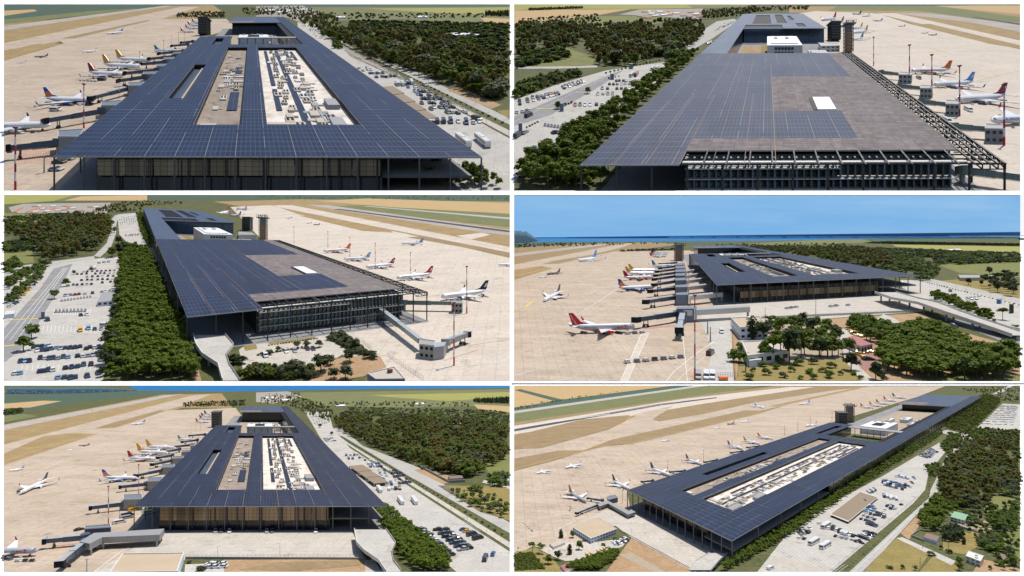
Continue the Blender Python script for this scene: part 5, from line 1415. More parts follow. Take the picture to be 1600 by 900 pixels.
 for i, (a, b, tw) in enumerate((((1730, 340), (1830, 350), (1815, 338, 1876, 342, 1872, 352, 1812, 350)), ((1815, 405), (1930, 415), (1915, 400, 1970, 404, 1966, 416, 1912, 414)), ((1918, 478), (2050, 492), (2035, 470, 2098, 475, 2094, 490, 2032, 488)), ((2070, 595), (2240, 608), (2222, 582, 2312, 588, 2306, 606, 2216, 604)))):
  bridge(t, a, b, 6, '%s long green glazed boarding gallery right of the steel frame, upper right view' % L[i], side='green_glass', roof='steel_pale', cab=False, legs=False)
  block(t, [(tw[0], tw[1]), (tw[2], tw[3]), (tw[4], tw[5]), (tw[6], tw[7])][::-1], 8.5, '%s grey lift tower ending a boarding gallery, upper right view' % L[i], 'pier_head', 'pier head', 'louvre', 'grey', 'pier head blocks', sideuv=(3, 3), windows=(2, 3, 'window_dark'))
 bridge(t, (2110, 800), (2420, 840), 6, 'nearest green boarding gallery crossing the bottom right corner, upper right view', side='green_glass', roof='green_glass', cab=False, legs=False)
 for i, (x, y, yt_) in enumerate(((1695, 308, 175), (1863, 388, 212), (1968, 458, 258), (2098, 544, 310), (2307, 682, 398))):
  mast(t, x, y, yt_, 'red and white floodlight mast, %s of five on the apron, upper right view' % L[i], group='floodlight masts')
 for (x, y, c) in ((1905, 370, 'grey'), (2137, 520, 'white'), (2035, 572, 'white')):
  car(t, x, y, (4, 2), 'van', c, 'on the apron, upper right view', 'apron vehicles', '%s service van under the %s, upper right view' % (c, {1905: 'orange engined airliner', 2137: 'dark red fin', 2035: 'gallery beside the letterd airliner'.replace('letterd', 'lettered')}[x]))
 control_tower(t, 1510, 192, 108, 42, 'black control tower behind the terminal roof, upper right view')
 control_tower(t, 1577, 246, 98, 36, 'tan scaffolded tower with railed platform, upper right view', True)
 block(t, [(1436, 200), (1530, 205), (1536, 214), (1450, 216)][::-1], 9, 'small white building left of the tan tower, upper right view', wall='offwhite', roof='grey', windows=(2, 4, 'window_dark'))
 wh = 'in the landside car park, upper right view'
 dk = ['navy', 'black', 'white', 'black', 'silver', 'red', 'white', 'navy']
 lot(t, [(350, 438), (545, 437), (545, 446), (350, 447)], 1, 9, dk, wh, None, .9, 2)
 lot(t, [(410, 414), (560, 413), (560, 420), (410, 422)], 1, 7, dk, wh, None, .9, 3)
 lot(t, [(450, 394), (625, 390), (625, 397), (450, 400)], 1, 9, dk, wh, None, .9, 4)
 lot(t, [(480, 378), (625, 374), (625, 381), (480, 384)], 1, 8, dk, wh, None, .9, 5)
 lot(t, [(282, 489), (488, 485), (488, 497), (282, 500)], 1, 8, ['red', 'white', 'navy', 'silver', 'white'], wh, None, 1, 6)
 lot(t, [(20, 470), (215, 432), (225, 445), (20, 500)], 2, 10, ['navy', 'yellow', 'white', 'teal', 'navy'], wh, None, .85, 7)
 lot(t, [(230, 410), (330, 375), (345, 385), (240, 420)], 2, 8, ['navy', 'navy', 'white', 'red'], wh, None, .9, 8)
 lot(t, [(10, 520), (90, 512), (90, 530), (10, 545)], 1, 4, ['navy', 'white'], wh, None, .9, 9)
 car(t, 78, 546, (4, -2), 'van', 'black', wh); car(t, 206, 625, (4, -1), 'car', 'navy', wh); car(t, 236, 625, (4, -1), 'car', 'white', wh)
 car(t, 84, 726, (3, -3), 'car', 'yellow', wh); car(t, 127, 718, (3, -3), 'van', 'blue', wh); car(t, 151, 728, (3, -3), 'car', 'teal', wh); car(t, 28, 640, (3, -2), 'van', 'black', wh); car(t, 60, 625, (3, -2), 'car', 'silver', wh); car(t, 40, 824, (3, -1), 'car', 'white', wh)
 for x, y, c in ((560, 357, 'white'), (582, 355, 'dark red'), (658, 327, 'white'), (680, 325, 'white')):
  car(t, x, y, (3, -3), 'bus', c, '', 'coaches', '%s coach behind the car park, %s of four, upper right view' % (c, {560: 'first', 582: 'second', 658: 'third', 680: 'last'}[x]), s=.8)
 lot(t, [(940, 150), (1000, 125), (1045, 100), (985, 105)], 7, 5, ['white', 'navy', 'silver'], wh, None, .75, 12)
 lot(t, [(905, 205), (930, 190), (945, 195), (920, 212)], 3, 4, ['navy', 'black'], wh, None, .9, 13)
 for i, (x, y) in enumerate(((38, 620), (468, 372), (232, 520), (557, 322))):
  block(t, [(x - 8, y - 46 * (y + 39) / 660), (x + 8, y - 46 * (y + 39) / 660), (x + 10, y - 42 * (y + 39) / 660), (x - 6, y - 42 * (y + 39) / 660)][::-1], 6, '%s grey ticket kiosk beside the car park lanes, upper right view' % ['nearest', 'third', 'second', 'farthest'][i], 'kiosk', 'kiosk', 'bluegrey', 'grey', parapet=False)
 block(t, [(335, 552), (410, 512), (485, 488), (500, 505), (385, 560)][::-1], 3.5, 'low grey roofed shelter against the pines, upper right view', 'shelter', 'shelter', 'bluewhite', 'grey', parapet=False)
 for k in range(9):
  x = 150 + k * 15; y = 577 + k * 2.2
  block(t, [(x, y - 6), (x + 9, y - 6), (x + 11, y), (x + 1, y)][::-1], 2.2, 'pale barrier box, number %s along the lower kerb, upper right view' % ['one', 'two', 'three', 'four', 'five', 'six', 'seven', 'eight', 'nine'][k] if False else 'small pale ticket barrier in the curved row of the car park, upper right view', 'barrier', 'barrier', 'offwhite', 'grey', 'ticket barriers, upper right view', parapet=False)
 scatter(t, [(20, 840), (280, 650), (480, 515), (590, 410), (720, 330), (830, 250), (900, 235), (660, 450), (330, 770), (470, 800), (400, 885), (20, 885)], 9, PINES, 'pines along the terminal, upper right view', 'round green pine in the belt beside the terminal, upper right view', 1.3, seed=21)
 scatter(t, [(10, 180), (10, 120), (220, 130), (420, 130), (700, 110), (880, 100), (900, 165), (840, 220), (700, 262), (560, 310), (400, 312), (380, 250), (240, 210), (120, 270), (10, 280)], 13, FOREST, 'woodland, upper right view', 'brownish woodland tree beyond the car park, upper right view', 1.2, seed=22)
 scatter(t, [(10, 290), (150, 230), (250, 215), (260, 280), (120, 300), (10, 330)], 6, SCRUB, 'scrub, upper right view', 'dark bush in the scrub at the left, upper right view', 1.2, seed=23, wide=1.5)
 scatter(t, [(720, 290), (740, 240), (800, 245), (800, 290), (740, 310)], 12, MIX, 'trees at the bend', 'leafy tree at the road bend beside the pines, upper right view', 1.4, seed=24)
 scatter(t, [(10, 440), (300, 345), (330, 350), (10, 470)], 6, MIX, 'trees in the car park', 'green tree in the planted strip of the car park, upper right view', 1.3, seed=25)
 scatter(t, [(10, 405), (220, 350), (240, 360), (10, 420)], 6, MIX, 'trees in the car park', 'green tree in the outer planted strip, upper right view', 1.2, seed=26)
 for x, y in ((355, 440), (215, 512)): tree(t, x, y, 6.5, 'broad', 'leaf_broad', 'broadleaf_tree', 'round tree alone in the car park, %s, upper right view' % ('the farther one' if x > 300 else 'the nearer one'), None, 1.25, True)
 scatter(t, [(880, 60), (1100, 40), (1130, 30), (1400, 30), (1380, 48), (1130, 60), (1070, 80), (900, 95)], 12, FOREST, 'far trees', 'far dark tree around the far terminal end, upper right view', 1.1, seed=27, maxn=220)
 scatter(t, [(30, 95), (400, 70), (420, 100), (200, 125), (30, 112)], 7, SCRUB, 'far trees', 'lone dark bush in the meadow, upper right view', .45, seed=28)
 scatter(t, [(80, 42), (330, 34), (330, 40), (80, 50)], 7, SCRUB, 'far trees', 'dark bush in the far field hedge, upper right view', 1.2, seed=29)
 hedge(t, (440, 345), (690, 285), 16, 2.2, 'bush along the top of the car park, upper right view'); hedge(t, (70, 600), (120, 575), 5, 1.6, 'small bush on the lane island, upper right view', 'leaf_olive'); hedge(t, (455, 370), (500, 360), 4, 1.8, 'small bush on the far island, upper right view', 'leaf_olive'); hedge(t, (250, 495), (280, 485), 3, 2.0, 'yellowish bush on the middle island, upper right view', 'leaf_lime')
 rg = random.Random(8)
 for i in range(26):
  x = 540 + rg.uniform(0, 340); y = 50 + rg.uniform(0, 28)
  if y < 44 + abs(x - 720) * .03: continue
  block(t, [(x, y), (x + 30, y - 1), (x + 34, y + 3), (x + 4, y + 4)][::-1], 4, 'small red or pale roofed house of the village beyond the wood, upper right view', 'village_house', 'house', 'offwhite', rg.choice(('tile_roof', 'offwhite', 'tile_roof')), 'village houses, upper right view', parapet=False)
def north_yard(pl, t, tn):
 """open ground between the two halves: white block, paving, lawn"""
 mb = MB(); pl.sheet(mb, .17, 1.0, V_BACK + .004, .556, .01, 'concrete'); o = mb.build('courtyard', tract=t); tag(o, kind='structure')
 mb = MB(); pl.sheet(mb, .19, .42, V_BACK + .09, .50, .02, 'dirt', n=2); tag(mb.build('bare_ground', tract=t), kind='structure')
 mb = MB(); pl.sheet(mb, .38, .47, V_BACK + .14, .52, .03, 'lawn', n=2); tag(mb.build('lawn', tract=t), kind='structure')
 r = empty('office_block', pl.R(.57, .37, 0), 'white office block with dark window rows behind the solar roof, %s view' % tn, 'office')
 mb = MB(); pl.box(mb, .44, .72, .345, .445, 0, .88, 'offwhite', 'white', 4, 3); mb.build('wall', r, t)
 for k in range(3):
  for i in range(6):
   mb = MB(); u = .50 + .026 * i; P0, P1 = pl.R(u, .3446, .16 + .24 * k), pl.R(u + .018, .3446, .16 + .24 * k); e = UP * .13 * pl.hr
   d = Vector((0, -1, 0)) * pl.hr * .02
   mb.hexa([P0 + d, P1 + d, P1 + d + e, P0 + d + e], [P0, P1, P1 + e, P0 + e], 'window_dark'); mb.build('window', r, t)
 mb = MB(); pl.box(mb, .47, .69, .355, .435, .88, .93, 'bluewhite', 'white', 1, 1); mb.build('roof', r, t)
 for u in (.50, .60):
  mb = MB(); pl.box(mb, u, u + .03, .40, .415, .93, .99, 'offwhite', 'grey', 1, 1); mb.build('roof_unit', r, t)
 r = empty('link_building', pl.R(.36, .30, 0), 'low white annexe in the yard behind the solar roof, %s view' % tn, 'building')
 mb = MB(); pl.box(mb, .30, .45, .275, .30, 0, .5, 'offwhite', 'white', 2, 1); mb.build('wall', r, t)
 mb = MB(); pl.box(mb, .36, .43, .28, .295, .5, .6, 'bluewhite', 'bluegrey', 2, 1); mb.build('roof_unit', r, t)
 r = empty('annexe', pl.R(.8, .32, 0), 'pale annexe with flat grey roof beside the office block, %s view' % tn, 'building')
 mb = MB(); pl.box(mb, .76, .90, .30, .345, 0, .62, 'bluewhite', 'grey', 2, 1); mb.build('wall', r, t)
 mb = MB(); pl.box(mb, .77, .80, .31, .33, .62, .70, 'offwhite', 'grey', 1, 1); mb.build('roof_unit', r, t)
# =================================================================== middle left view
FL3, FR3, BL3 = (877, 585), (2005, 468), (672, 75)
BR3 = solve_far(FR3, None, (1, V_BACK), (1310, 225), (1310, 225), lambda p: [FL3, FR3, p, BL3])
Q3 = [FL3, FR3, BR3, BL3]
def ramp(t, pts, hs, w, label, tn, wall='offwhite', pil=True, name='access_ramp'):
 """a raised road: pts are traced on its deck, hs heights in metres, w half widths in survey units (left, right)"""
 root = empty(name, t.P(*pts[0]), label, 'ramp'); mb = MB(); pw = MB(); Ls = []; Rs = []; q = 100 / t.H
 for (p, h, (a, b)) in zip(pts, hs, w):
  k = t.met(*p) * h
  Ls.append(t.P(p[0] - a, p[1], k)); Rs.append(t.P(p[0] + b, p[1], k))
 for i in range(len(pts) - 1):
  kk = t.met(*pts[i]); dn = UP * 1.0 * kk
  P = [Ls[i], Rs[i], Rs[i + 1], Ls[i + 1]]
  mb.poly(P, 'car_park', [(p.x * q, p.y * q) for p in P]); mb.poly([p - dn for p in reversed(P)], 'grey')
  for a, b in ((Ls[i], Ls[i + 1]), (Rs[i + 1], Rs[i])):
   mb.poly([a, b, b - dn, a - dn], 'offwhite')
   c = (Ls[i] + Rs[i]) / 2; e = (c - a).normalized() * .35 * kk; u_ = UP * 1.1 * kk
   pw.hexa([a - dn * .2, b - dn * .2, b + e - dn * .2, a + e - dn * .2], [a + u_, b + u_, b + e + u_, a + e + u_], wall)
 mb.build('deck', root, t); pw.build('parapet', root, t)
 if pil:
  for i in range(len(pts)):
   kk = t.met(*pts[i])
   if hs[i] < 2: continue
   for f in (.3, .7):
    c = Ls[i] * (1 - f) + Rs[i] * f; m_ = MB(); m_.tube(c - UP * hs[i] * kk, c - UP * .9 * kk, .7 * kk, .7 * kk, 'grey', 8); m_.build('pillar', root, t)
 return root
def fence(t, a, b, hm, n, label, mat='steel_pale'):
 pts = along(t, a, b, n); root = empty('fence', t.P(*a), label, 'fence'); mb = MB()
 for i, (X, Y) in enumerate(pts):
  k = t.met(X, Y); p = t.P(X, Y); m_ = MB(); m_.tube(p, p + UP * hm * k, .06 * k, .06 * k, mat, 5); m_.build('post', root, t)
  if i:
   for z in (.25, .6, .95): mb.beam(pp + UP * hm * kp_ * z, p + UP * hm * k * z, .06 * k, .06 * k, mat)
  pp, kp_ = p, k
 mb.build('rail', root, t)
def wall(t, a, b, hm, label, mat='offwhite', w=.5):
 k = t.met(*a); k2 = t.met(*b); A, B = t.P(*a), t.P(*b); d = (B - A).normalized(); s = Vector((-d.y, d.x, 0)).normalized() * w * k
 root = empty('boundary_wall', A, label, 'wall'); mb = MB()
 mb.hexa([A, B, B + s, A + s], [A + UP * hm * k, B + UP * hm * k2, B + s + UP * hm * k2, A + s + UP * hm * k], mat); mb.build('wall_body', root, t)
 mb = MB(); e = s * .15; mb.hexa([A - e + UP * hm * k, B - e + UP * hm * k2, B + s + e + UP * hm * k2, A + s + e + UP * hm * k], [A - e + UP * (hm + .2) * k, B - e + UP * (hm + .2) * k2, B + s + e + UP * (hm + .2) * k2, A + s + e + UP * (hm + .2) * k], 'grey'); mb.build('coping', root, t)
def view3():
 t = T3; n = t.name
 base(t, 'scrub')
 sheet(t, 'field', 'field_yellow', [(19, 13), (350, 13), (250, 42), (19, 58)], 1)
 sheet(t, 'field', 'field_green', [(350, 13), (690, 13), (560, 38), (250, 42)], 1)
 sheet(t, 'field', 'field_tan', [(380, 20), (690, 14), (690, 40), (300, 40)], 2)
 sheet(t, 'field', 'field_teal', [(690, 13), (2390, 13), (2390, 45), (1600, 40), (700, 36)], 1)
 sheet(t, 'town_ground', 'town', [(40, 72), (110, 55), (520, 50), (500, 100), (420, 115), (60, 100)], 2)
 sheet(t, 'meadow', 'meadow', [(19, 98), (340, 98), (330, 150), (19, 160)], 2)
 sheet(t, 'meadow', 'meadow', [(19, 285), (150, 270), (160, 330), (19, 345)], 3)
 sheet(t, 'car_park', 'car_park', [(19, 560), (19, 440), (200, 350), (340, 325), (560, 300), (600, 310), (560, 620), (480, 887), (19, 887)], 3)
 sheet(t, 'road', 'grey_road', [(19, 800), (19, 640), (190, 450), (250, 360), (340, 335), (300, 420), (230, 530), (120, 720)], 4)
 sheet(t, 'car_park', 'car_park', [(550, 105), (635, 98), (660, 190), (690, 255), (620, 260), (560, 200)], 3)
 sheet(t, 'road', 'road', [(440, 300), (500, 240), (525, 165), (505, 150), (540, 108), (560, 108), (545, 150), (545, 190), (520, 260), (470, 305)], 4)
 sheet(t, 'road', 'road', [(19, 400), (19, 380), (100, 345), (440, 300), (445, 312), (120, 362)], 4)
 mb = MB()
 for (a, b, w) in (((40, 600), (190, 592), 16), ((19, 722), (78, 716), 20), ((140, 508), (243, 500), 11), ((200, 440), (265, 434), 8), ((250, 380), (290, 376), 6)): stripe(t, mb, 'paint_yellow', [a, b], w, 6)
 for i in range(3): stripe(t, mb, 'paint_white', [(19 + i * 26, 690 + i * 8), (300 + i * 8, 355)], 1.6, 6)
 for (y, x0, x1) in ((570, 250, 420), (650, 200, 480), (740, 140, 490), (830, 100, 470)):
  for i in range(16): stripe(t, mb, 'paint_white', [(x0 + (x1 - x0) * i / 15, y + 8), (x0 + (x1 - x0) * i / 15 + 5, y - 22)], 1.5, 6)
 tag(mb.build('painted_lines', tract=t), kind='structure')
 sheet(t, 'bare_ground', 'dirt', [(690, 262), (722, 262), (800, 470), (900, 720), (945, 887), (905, 887), (800, 640), (745, 480)], 3)
 sheet(t, 'grassland', 'dry_grass', [(1000, 45), (1400, 34), (2390, 45), (2390, 330), (1900, 200), (1250, 90)], 2)
 sheet(t, 'field', 'field_green', [(1560, 66), (1800, 58), (2390, 100), (2390, 166), (1900, 115)], 3)
 sheet(t, 'field', 'field_tan', [(1480, 42), (1720, 30), (2390, 52), (2390, 102), (1850, 72)], 4)
 sheet(t, 'track', 'road', [(1700, 66), (1720, 65), (2390, 120), (2390, 128)], 5)
 sheet(t, 'runway', 'runway', [(1430, 60), (1540, 62), (2390, 178), (2390, 205), (2200, 180)], 4)
 sheet(t, 'runway_edge', 'tarmac', [(1560, 80), (1590, 79), (2390, 181), (2390, 190)], 5)
 sheet(t, 'taxiway', 'apron_pale', [(1260, 62), (1370, 62), (2390, 258), (2390, 284), (1800, 170)], 4)
 sheet(t, 'apron', 'apron_pale', [(1080, 70), (1280, 62), (1400, 105), (1720, 160), (1900, 195), (2390, 310), (2390, 887), (1780, 887), (1450, 650), (1200, 640), (1300, 300)], 4)
 sheet(t, 'grassland', 'dry_grass', [(1400, 110), (1480, 112), (1830, 178), (1840, 190), (1700, 182)], 6)
 sheet(t, 'grassland', 'brown_grass', [(1910, 212), (2000, 208), (2390, 285), (2390, 303), (2150, 255)], 6)
 sheet(t, 'taxiway', 'apron_pale', [(2140, 205), (2260, 190), (2300, 200), (2200, 225)], 7)
 mb = MB(); stripe(t, mb, 'paint_white', [(2000, 830), (2390, 795)], 4, 7); stripe(t, mb, 'paint_white', [(1620, 700), (1800, 690), (1890, 665), (1900, 630), (1850, 590), (1780, 570)], 3, 7)
 stripe(t, mb, 'paint_yellow', [(2000, 720), (2120, 730), (2390, 690)], 3, 7); stripe(t, mb, 'paint_yellow', [(1500, 75), (2390, 272)], 2, 7); stripe(t, mb, 'paint_white', [(1400, 62), (2390, 190)], 2, 7)
 stripe(t, mb, 'paint_red', [(2080, 790), (2240, 740)], 3, 7); stripe(t, mb, 'paint_yellow', [(1950, 500), (2390, 430)], 3, 7)
 tag(mb.build('painted_lines', tract=t), kind='structure')
 sheet(t, 'courtyard', 'concrete', [(1120, 740), (1190, 690), (1480, 640), (1640, 640), (1700, 700), (1560, 790), (1350, 830), (1200, 887), (1150, 887)], 5)
 sheet(t, 'lawn', 'lawn', [(1236, 692), (1460, 655), (1482, 686), (1268, 716)], 6)
 sheet(t, 'lawn', 'lawn', [(1140, 722), (1200, 712), (1206, 735), (1150, 745)], 6)
 sheet(t, 'bare_ground', 'dirt', [(1480, 800), (1640, 770), (1780, 768), (1812, 820), (1700, 865), (1560, 887), (1440, 887)], 6)
 sheet(t, 'bare_ground', 'scrub', [(1120, 887), (1190, 840), (1400, 815), (1480, 810), (1450, 887)], 6)
 sheet(t, 'bare_ground', 'dirt', [(1540, 690), (1600, 655), (1700, 740), (1740, 770), (1660, 760)], 6)
 pl, root = terminal_north(t, Q3, .178, 'airport terminal seen from its unfinished glass end with pines along its flank, %s view' % n)
 north_yard(pl, t, n)
 ramp(t, [(980, 670), (1000, 715), (1010, 760), (1050, 810), (1083, 884)], [6.5, 6.5, 6.2, 5.6, 5], [(75, 75), (85, 95), (65, 50), (30, 25), (42, 42)], 'concrete access ramp running out under the canopy, %s view' % n, n)
 car(t, 1006, 702, (0, 5), 'van', 'pale blue', '', None, 'pale blue van on the concrete ramp under the canopy, middle left view')
 bridge(t, (1765, 540), (1990, 712), 6.0, 'long sloping green glazed gallery running to the grey lift tower, middle left view', side='green_glass', roof='tunnel_roof', cab=False, legs=False, ha=7.5)
 for i in range(7):
  x = 1790 + i * 26; y = 640 + i * 19
 block(t, [(1968, 690), (2040, 700), (2035, 722), (1965, 714)][::-1], 7.5, 'grey lift tower with slatted sides at the end of the sloping gallery, middle left view', 'pier_head', 'pier head', 'louvre', 'grey', sideuv=(2, 2), windows=(2, 3, 'dark'))
 block(t, [(2036, 706), (2092, 702), (2080, 722), (2030, 728)][::-1], 7, 'pale rotunda block joining tower and docking tunnel, middle left view', 'pier_head', 'pier head', 'steel_pale', 'tunnel_roof', parapet=False, sideuv=(2, 2))
 bridge(t, (2090, 705), (2195, 665), 5.2, 'short pale docking tunnel beside the striped mast, middle left view', side='steel_pale', roof='tunnel_roof')
 bridge(t, (1895, 518), (2135, 522), 6.0, 'green glazed gallery between the steel frame and the navy finned airliner, middle left view', side='green_glass', roof='steel_pale', cab=False, legs=False)
 block(t, [(2118, 510), (2168, 512), (2166, 522), (2116, 521)][::-1], 7.5, 'grey lift tower by the navy finned airliner, middle left view', 'pier_head', 'pier head', 'louvre', 'grey', sideuv=(2, 2), windows=(2, 3, 'dark'))
 r = empty('scaffold_stair', t.P(1700, 640), 'grey scaffold stair under the corner of the steel frame, middle left view', 'stair'); mb = MB()
 for i in range(9):
  for z in (0, 2.5, 5):
   k = t.met(1700, 640); p = t.P(1672 + i * 11, 640 - i * 3); mb.beam(p + UP * z * k, p + UP * (z + 2.5) * k, .15 * k, .15 * k, 'steel_pale')
   if i: mb.beam(p + UP * (z + 2.4) * k, pq + UP * (z + .2) * k, .12 * k, .12 * k, 'steel_pale')
  pq = p
 mb.build('steel_tubes', r, t)
 g = 'airliners parked at the middle left view terminal'
 airliner(t, (1516, 276), (1645, 268), 'white airliner with orange nose, orange engine and orange fin, middle left view', 'orange', 'orange', group=g, stripe_='orange')
 airliner(t, (1612, 314), (1738, 308), 'white airliner with pale blue fin, second in the row, middle left view', 'skyblue', group=g, tip='navy', finmark='white')
 airliner(t, (1714, 350), (1852, 338), 'white airliner with dark red fin and pale mark, third in the row, middle left view', 'dark_red', group=g, finmark='white', tip='red')
 airliner(t, (1858, 402), (2030, 384), 'white airliner with bright red fin with white mark, fourth in row, middle left view', 'red', group=g, finmark='white', text=('TURKISH', .12, .36, .008, .032, 'navy'))
 airliner(t, (2066, 490), (2288, 464), 'white airliner with navy fin with white star shape, nearest in row, middle left view', 'navy', group=g, finmark='white')
 airliner(t, (1880, 240), (1986, 238), 'white airliner with blue tail on the open apron, middle left view', 'skyblue', group=g, parts=False)
 airliner(t, (2335, 340), (2440, 336), 'nose of a white airliner cut by the right edge, middle left view', 'navy', group=g, parts=False)
 for (a, b, f, lb) in (((1338, 122), (1368, 122), 'blue', 'tiny white airliner far up the apron, middle left view'), ((1435, 145), (1462, 146), 'plane_white', 'tiny white jet left of a dark one, middle left view'), ((1030, 100), (1072, 92), 'red', 'tiny red finned airliner above the far roof, leftmost, middle left view'), ((1080, 106), (1130, 110), 'purple', 'tiny purple finned airliner above the far roof, middle left view'), ((1110, 76), (1160, 82), 'plane_white', 'tiny all white airliner beyond the far roof, middle left view')):
  airliner(t, a, b, lb, f, parts=False, group=g)
 airliner(t, (1468, 152), (1500, 153), 'tiny dark brown jet far up the apron, middle left view', 'plane_brown', body='plane_brown', parts=False, group=g, jet='business_jet')
 for i, (x, y, xt, yt_) in enumerate(((2128, 815, 0, 520), (2188, 570, 0, 350), (1924, 405, 0, 283), (1759, 362, 0, 240), (1640, 305, 0, 212), (1537, 285, 0, 186), (1378, 240, 0, 162))):
  mast(t, x, y, yt_, 'striped red and white floodlight mast, %s one from the front, middle left view' % ['first', 'second', 'third', 'fourth', 'fifth', 'sixth', 'seventh'][i], group='floodlight masts', thick=.013)
 control_tower(t, 1160, 180, 118, 36, 'black control tower behind the solar roof, middle left view')
 control_tower(t, 1234, 230, 106, 34, 'tan scaffolded tower with railed platform, middle left view', True)
 block(t, [(1118, 185), (1180, 190), (1200, 200), (1118, 200)][::-1], 8, 'small white building beside the towers, middle left view', wall='offwhite', roof='grey', parapet=False)
 wh = 'in the landside car park, middle left view'
 mixd = ['navy', 'black', 'navy', 'white', 'silver', 'pale blue', 'teal', 'black']
 lot(t, [(150, 722), (240, 715), (252, 748), (140, 758)], 2, 5, mixd, wh, None, .95, 1); lot(t, [(250, 722), (385, 712), (385, 742), (250, 752)], 1, 6, mixd, wh, None, 1, 2)
 lot(t, [(180, 765), (330, 758), (330, 795), (180, 800)], 1, 7, mixd, wh, None, 1, 3); lot(t, [(355, 760), (485, 750), (485, 772), (355, 785)], 1, 6, mixd, wh, None, 1, 4)
 lot(t, [(395, 720), (500, 712), (498, 745), (395, 750)], 1, 5, mixd, wh, None, 1, 5); lot(t, [(85, 785), (150, 780), (150, 805), (85, 812)], 1, 3, mixd, wh, None, 1, 6)
 lot(t, [(180, 830), (260, 825), (260, 850), (180, 856)], 1, 4, ['navy', 'navy', 'dark red', 'white'], wh, None, 1, 7); lot(t, [(290, 820), (440, 795), (440, 820), (290, 845)], 1, 5, mixd, wh, None, .9, 8)
 lot(t, [(260, 865), (370, 862), (370, 880), (260, 883)], 1, 4, mixd, wh, None, 1, 9); lot(t, [(60, 845), (105, 842), (105, 858), (60, 862)], 1, 2, ['pale blue', 'white'], wh, None, 1, 10)
 for x, y, c in ((410, 866, 'navy'), (462, 852, 'navy'), (215, 876, 'white'), (140, 882, 'navy'), (472, 790, 'grey'), (505, 683, 'silver')): car(t, x, y, (1, 5), 'car', c, wh)
 car(t, 378, 652, (0, 4), 'van', 'yellow', wh, None, 'small yellow van alone mid car park, middle left view'); car(t, 416, 643, (0, 4), 'van', 'pale blue', wh); car(t, 445, 646, (0, 4), 'car', 'teal', wh); car(t, 475, 645, (0, 4), 'car', 'silver', wh)
 car(t, 495, 628, (5, 0), 'van', 'white', wh); car(t, 380, 580, (2, 3), 'car', 'black', wh); car(t, 408, 578, (2, 3), 'car', 'white', wh); car(t, 224, 603, (2, 4), 'van', 'navy', wh)
 lot(t, [(300, 486), (455, 470), (455, 478), (300, 490)], 1, 7, ['red', 'white', 'navy', 'silver'], wh, None, 1, 11, s=1.1); lot(t, [(470, 468), (550, 460), (550, 468), (470, 474)], 1, 4, ['white', 'silver'], wh, None, 1, 12)
 for i, (y, x0, x1, c) in enumerate(((436, 310, 440, 6), (424, 470, 545, 4), (412, 350, 540, 8), (398, 350, 545, 8), (384, 350, 545, 9), (372, 380, 550, 8))):
  lot(t, [(x0, y), (x1, y - 6), (x1, y + 1), (x0, y + 7)], 1, c, ['navy', 'black', 'white', 'silver', 'grey', 'black'], wh, None, .92, 20 + i)
 lot(t, [(20, 450), (100, 402), (105, 412), (20, 470)], 1, 9, ['navy', 'silver', 'white', 'navy'], wh, None, .9, 13, kind='car'); lot(t, [(90, 490), (195, 395), (205, 402), (110, 495)], 1, 11, ['navy', 'white', 'yellow', 'navy', 'teal'], wh, None, .95, 14)
 lot(t, [(20, 545), (80, 515), (90, 522), (30, 552)], 1, 5, ['white', 'navy', 'pale blue'], wh, None, .9, 15)
 for i, (x, y, c) in enumerate(((428, 362, 'dark red'), (446, 360, 'white'), (468, 332, 'white'), (490, 329, 'white'), (512, 327, 'white'), (556, 330, 'teal'))):
  car(t, x, y, (0, 5), 'bus', c, '', 'coaches', '%s coach, %s from left behind the car park, middle left view' % (c, ['first', 'second', 'third', 'fourth', 'fifth', 'sixth'][i]), s=.85)
 lot(t, [(548, 160), (650, 150), (640, 112), (560, 118)], 8, 11, ['white', 'navy', 'white', 'silver', 'blue'], 'in the upper car park, middle left view', None, .75, 16)
 lot(t, [(585, 212), (655, 205), (650, 196), (585, 200)], 2, 8, ['navy', 'white', 'navy'], 'in the upper car park, middle left view', None, .9, 17)
 block(t, [(455, 516), (530, 510), (560, 465), (478, 470)], 3.6, 'grey hipped roof pavilion with white walls against the pines, middle left view', 'pavilion', 'building', 'bluewhite', 'grey', windows=(1, 3, 'window_dark'), parapet=False)
 block(t, [(19, 575), (65, 570), (72, 556), (30, 556)], 3, 'small pale green kiosk at the left edge, middle left view', 'kiosk', 'kiosk', 'bluewhite', 'offwhite', parapet=False)
 block(t, [(192, 556), (208, 556), (210, 562), (194, 562)][::-1], 5, 'slim grey sign block between the lanes, middle left view', 'kiosk', 'kiosk', 'bluegrey', 'grey', parapet=False)
 for k in range(9):
  x = 258 + k * 17; y = 552 - k * .5
  block(t, [(x, y - 6), (x + 10, y - 6), (x + 11, y), (x, y)][::-1], 2.4, 'small pale ticket barrier in the row across the car park, middle left view', 'barrier', 'barrier', 'offwhite', 'grey', 'ticket barriers, middle left view', parapet=False)
 for k in range(10):
  x = 285 + k * 15; y = 505 - k * 2
  block(t, [(x, y - 4), (x + 8, y - 4), (x + 9, y), (x, y)][::-1], 1.6, 'low white bollard block in the rear row, middle left view', 'barrier', 'barrier', 'offwhite', 'grey', 'bollard blocks, middle left view', parapet=False)
 for k, (x, y) in enumerate(((45, 770), (142, 750), (183, 748))): car(t, 1200 + x - 0, y, (2, 4), 'van' if k == 0 else 'car', ['white', 'white', 'silver'][k], '', None, '%s on the forecourt below the lawn, middle left view' % ['white van, leftmost', 'white car, second from the left', 'silver car, third from the left'][k])
 for k, x in enumerate((1442, 1468)): car(t, x, 738, (2, 4), 'car', 'black', '', None, 'black car in tree shade at the forecourt, %s one, middle left view' % ('left', 'right')[k])
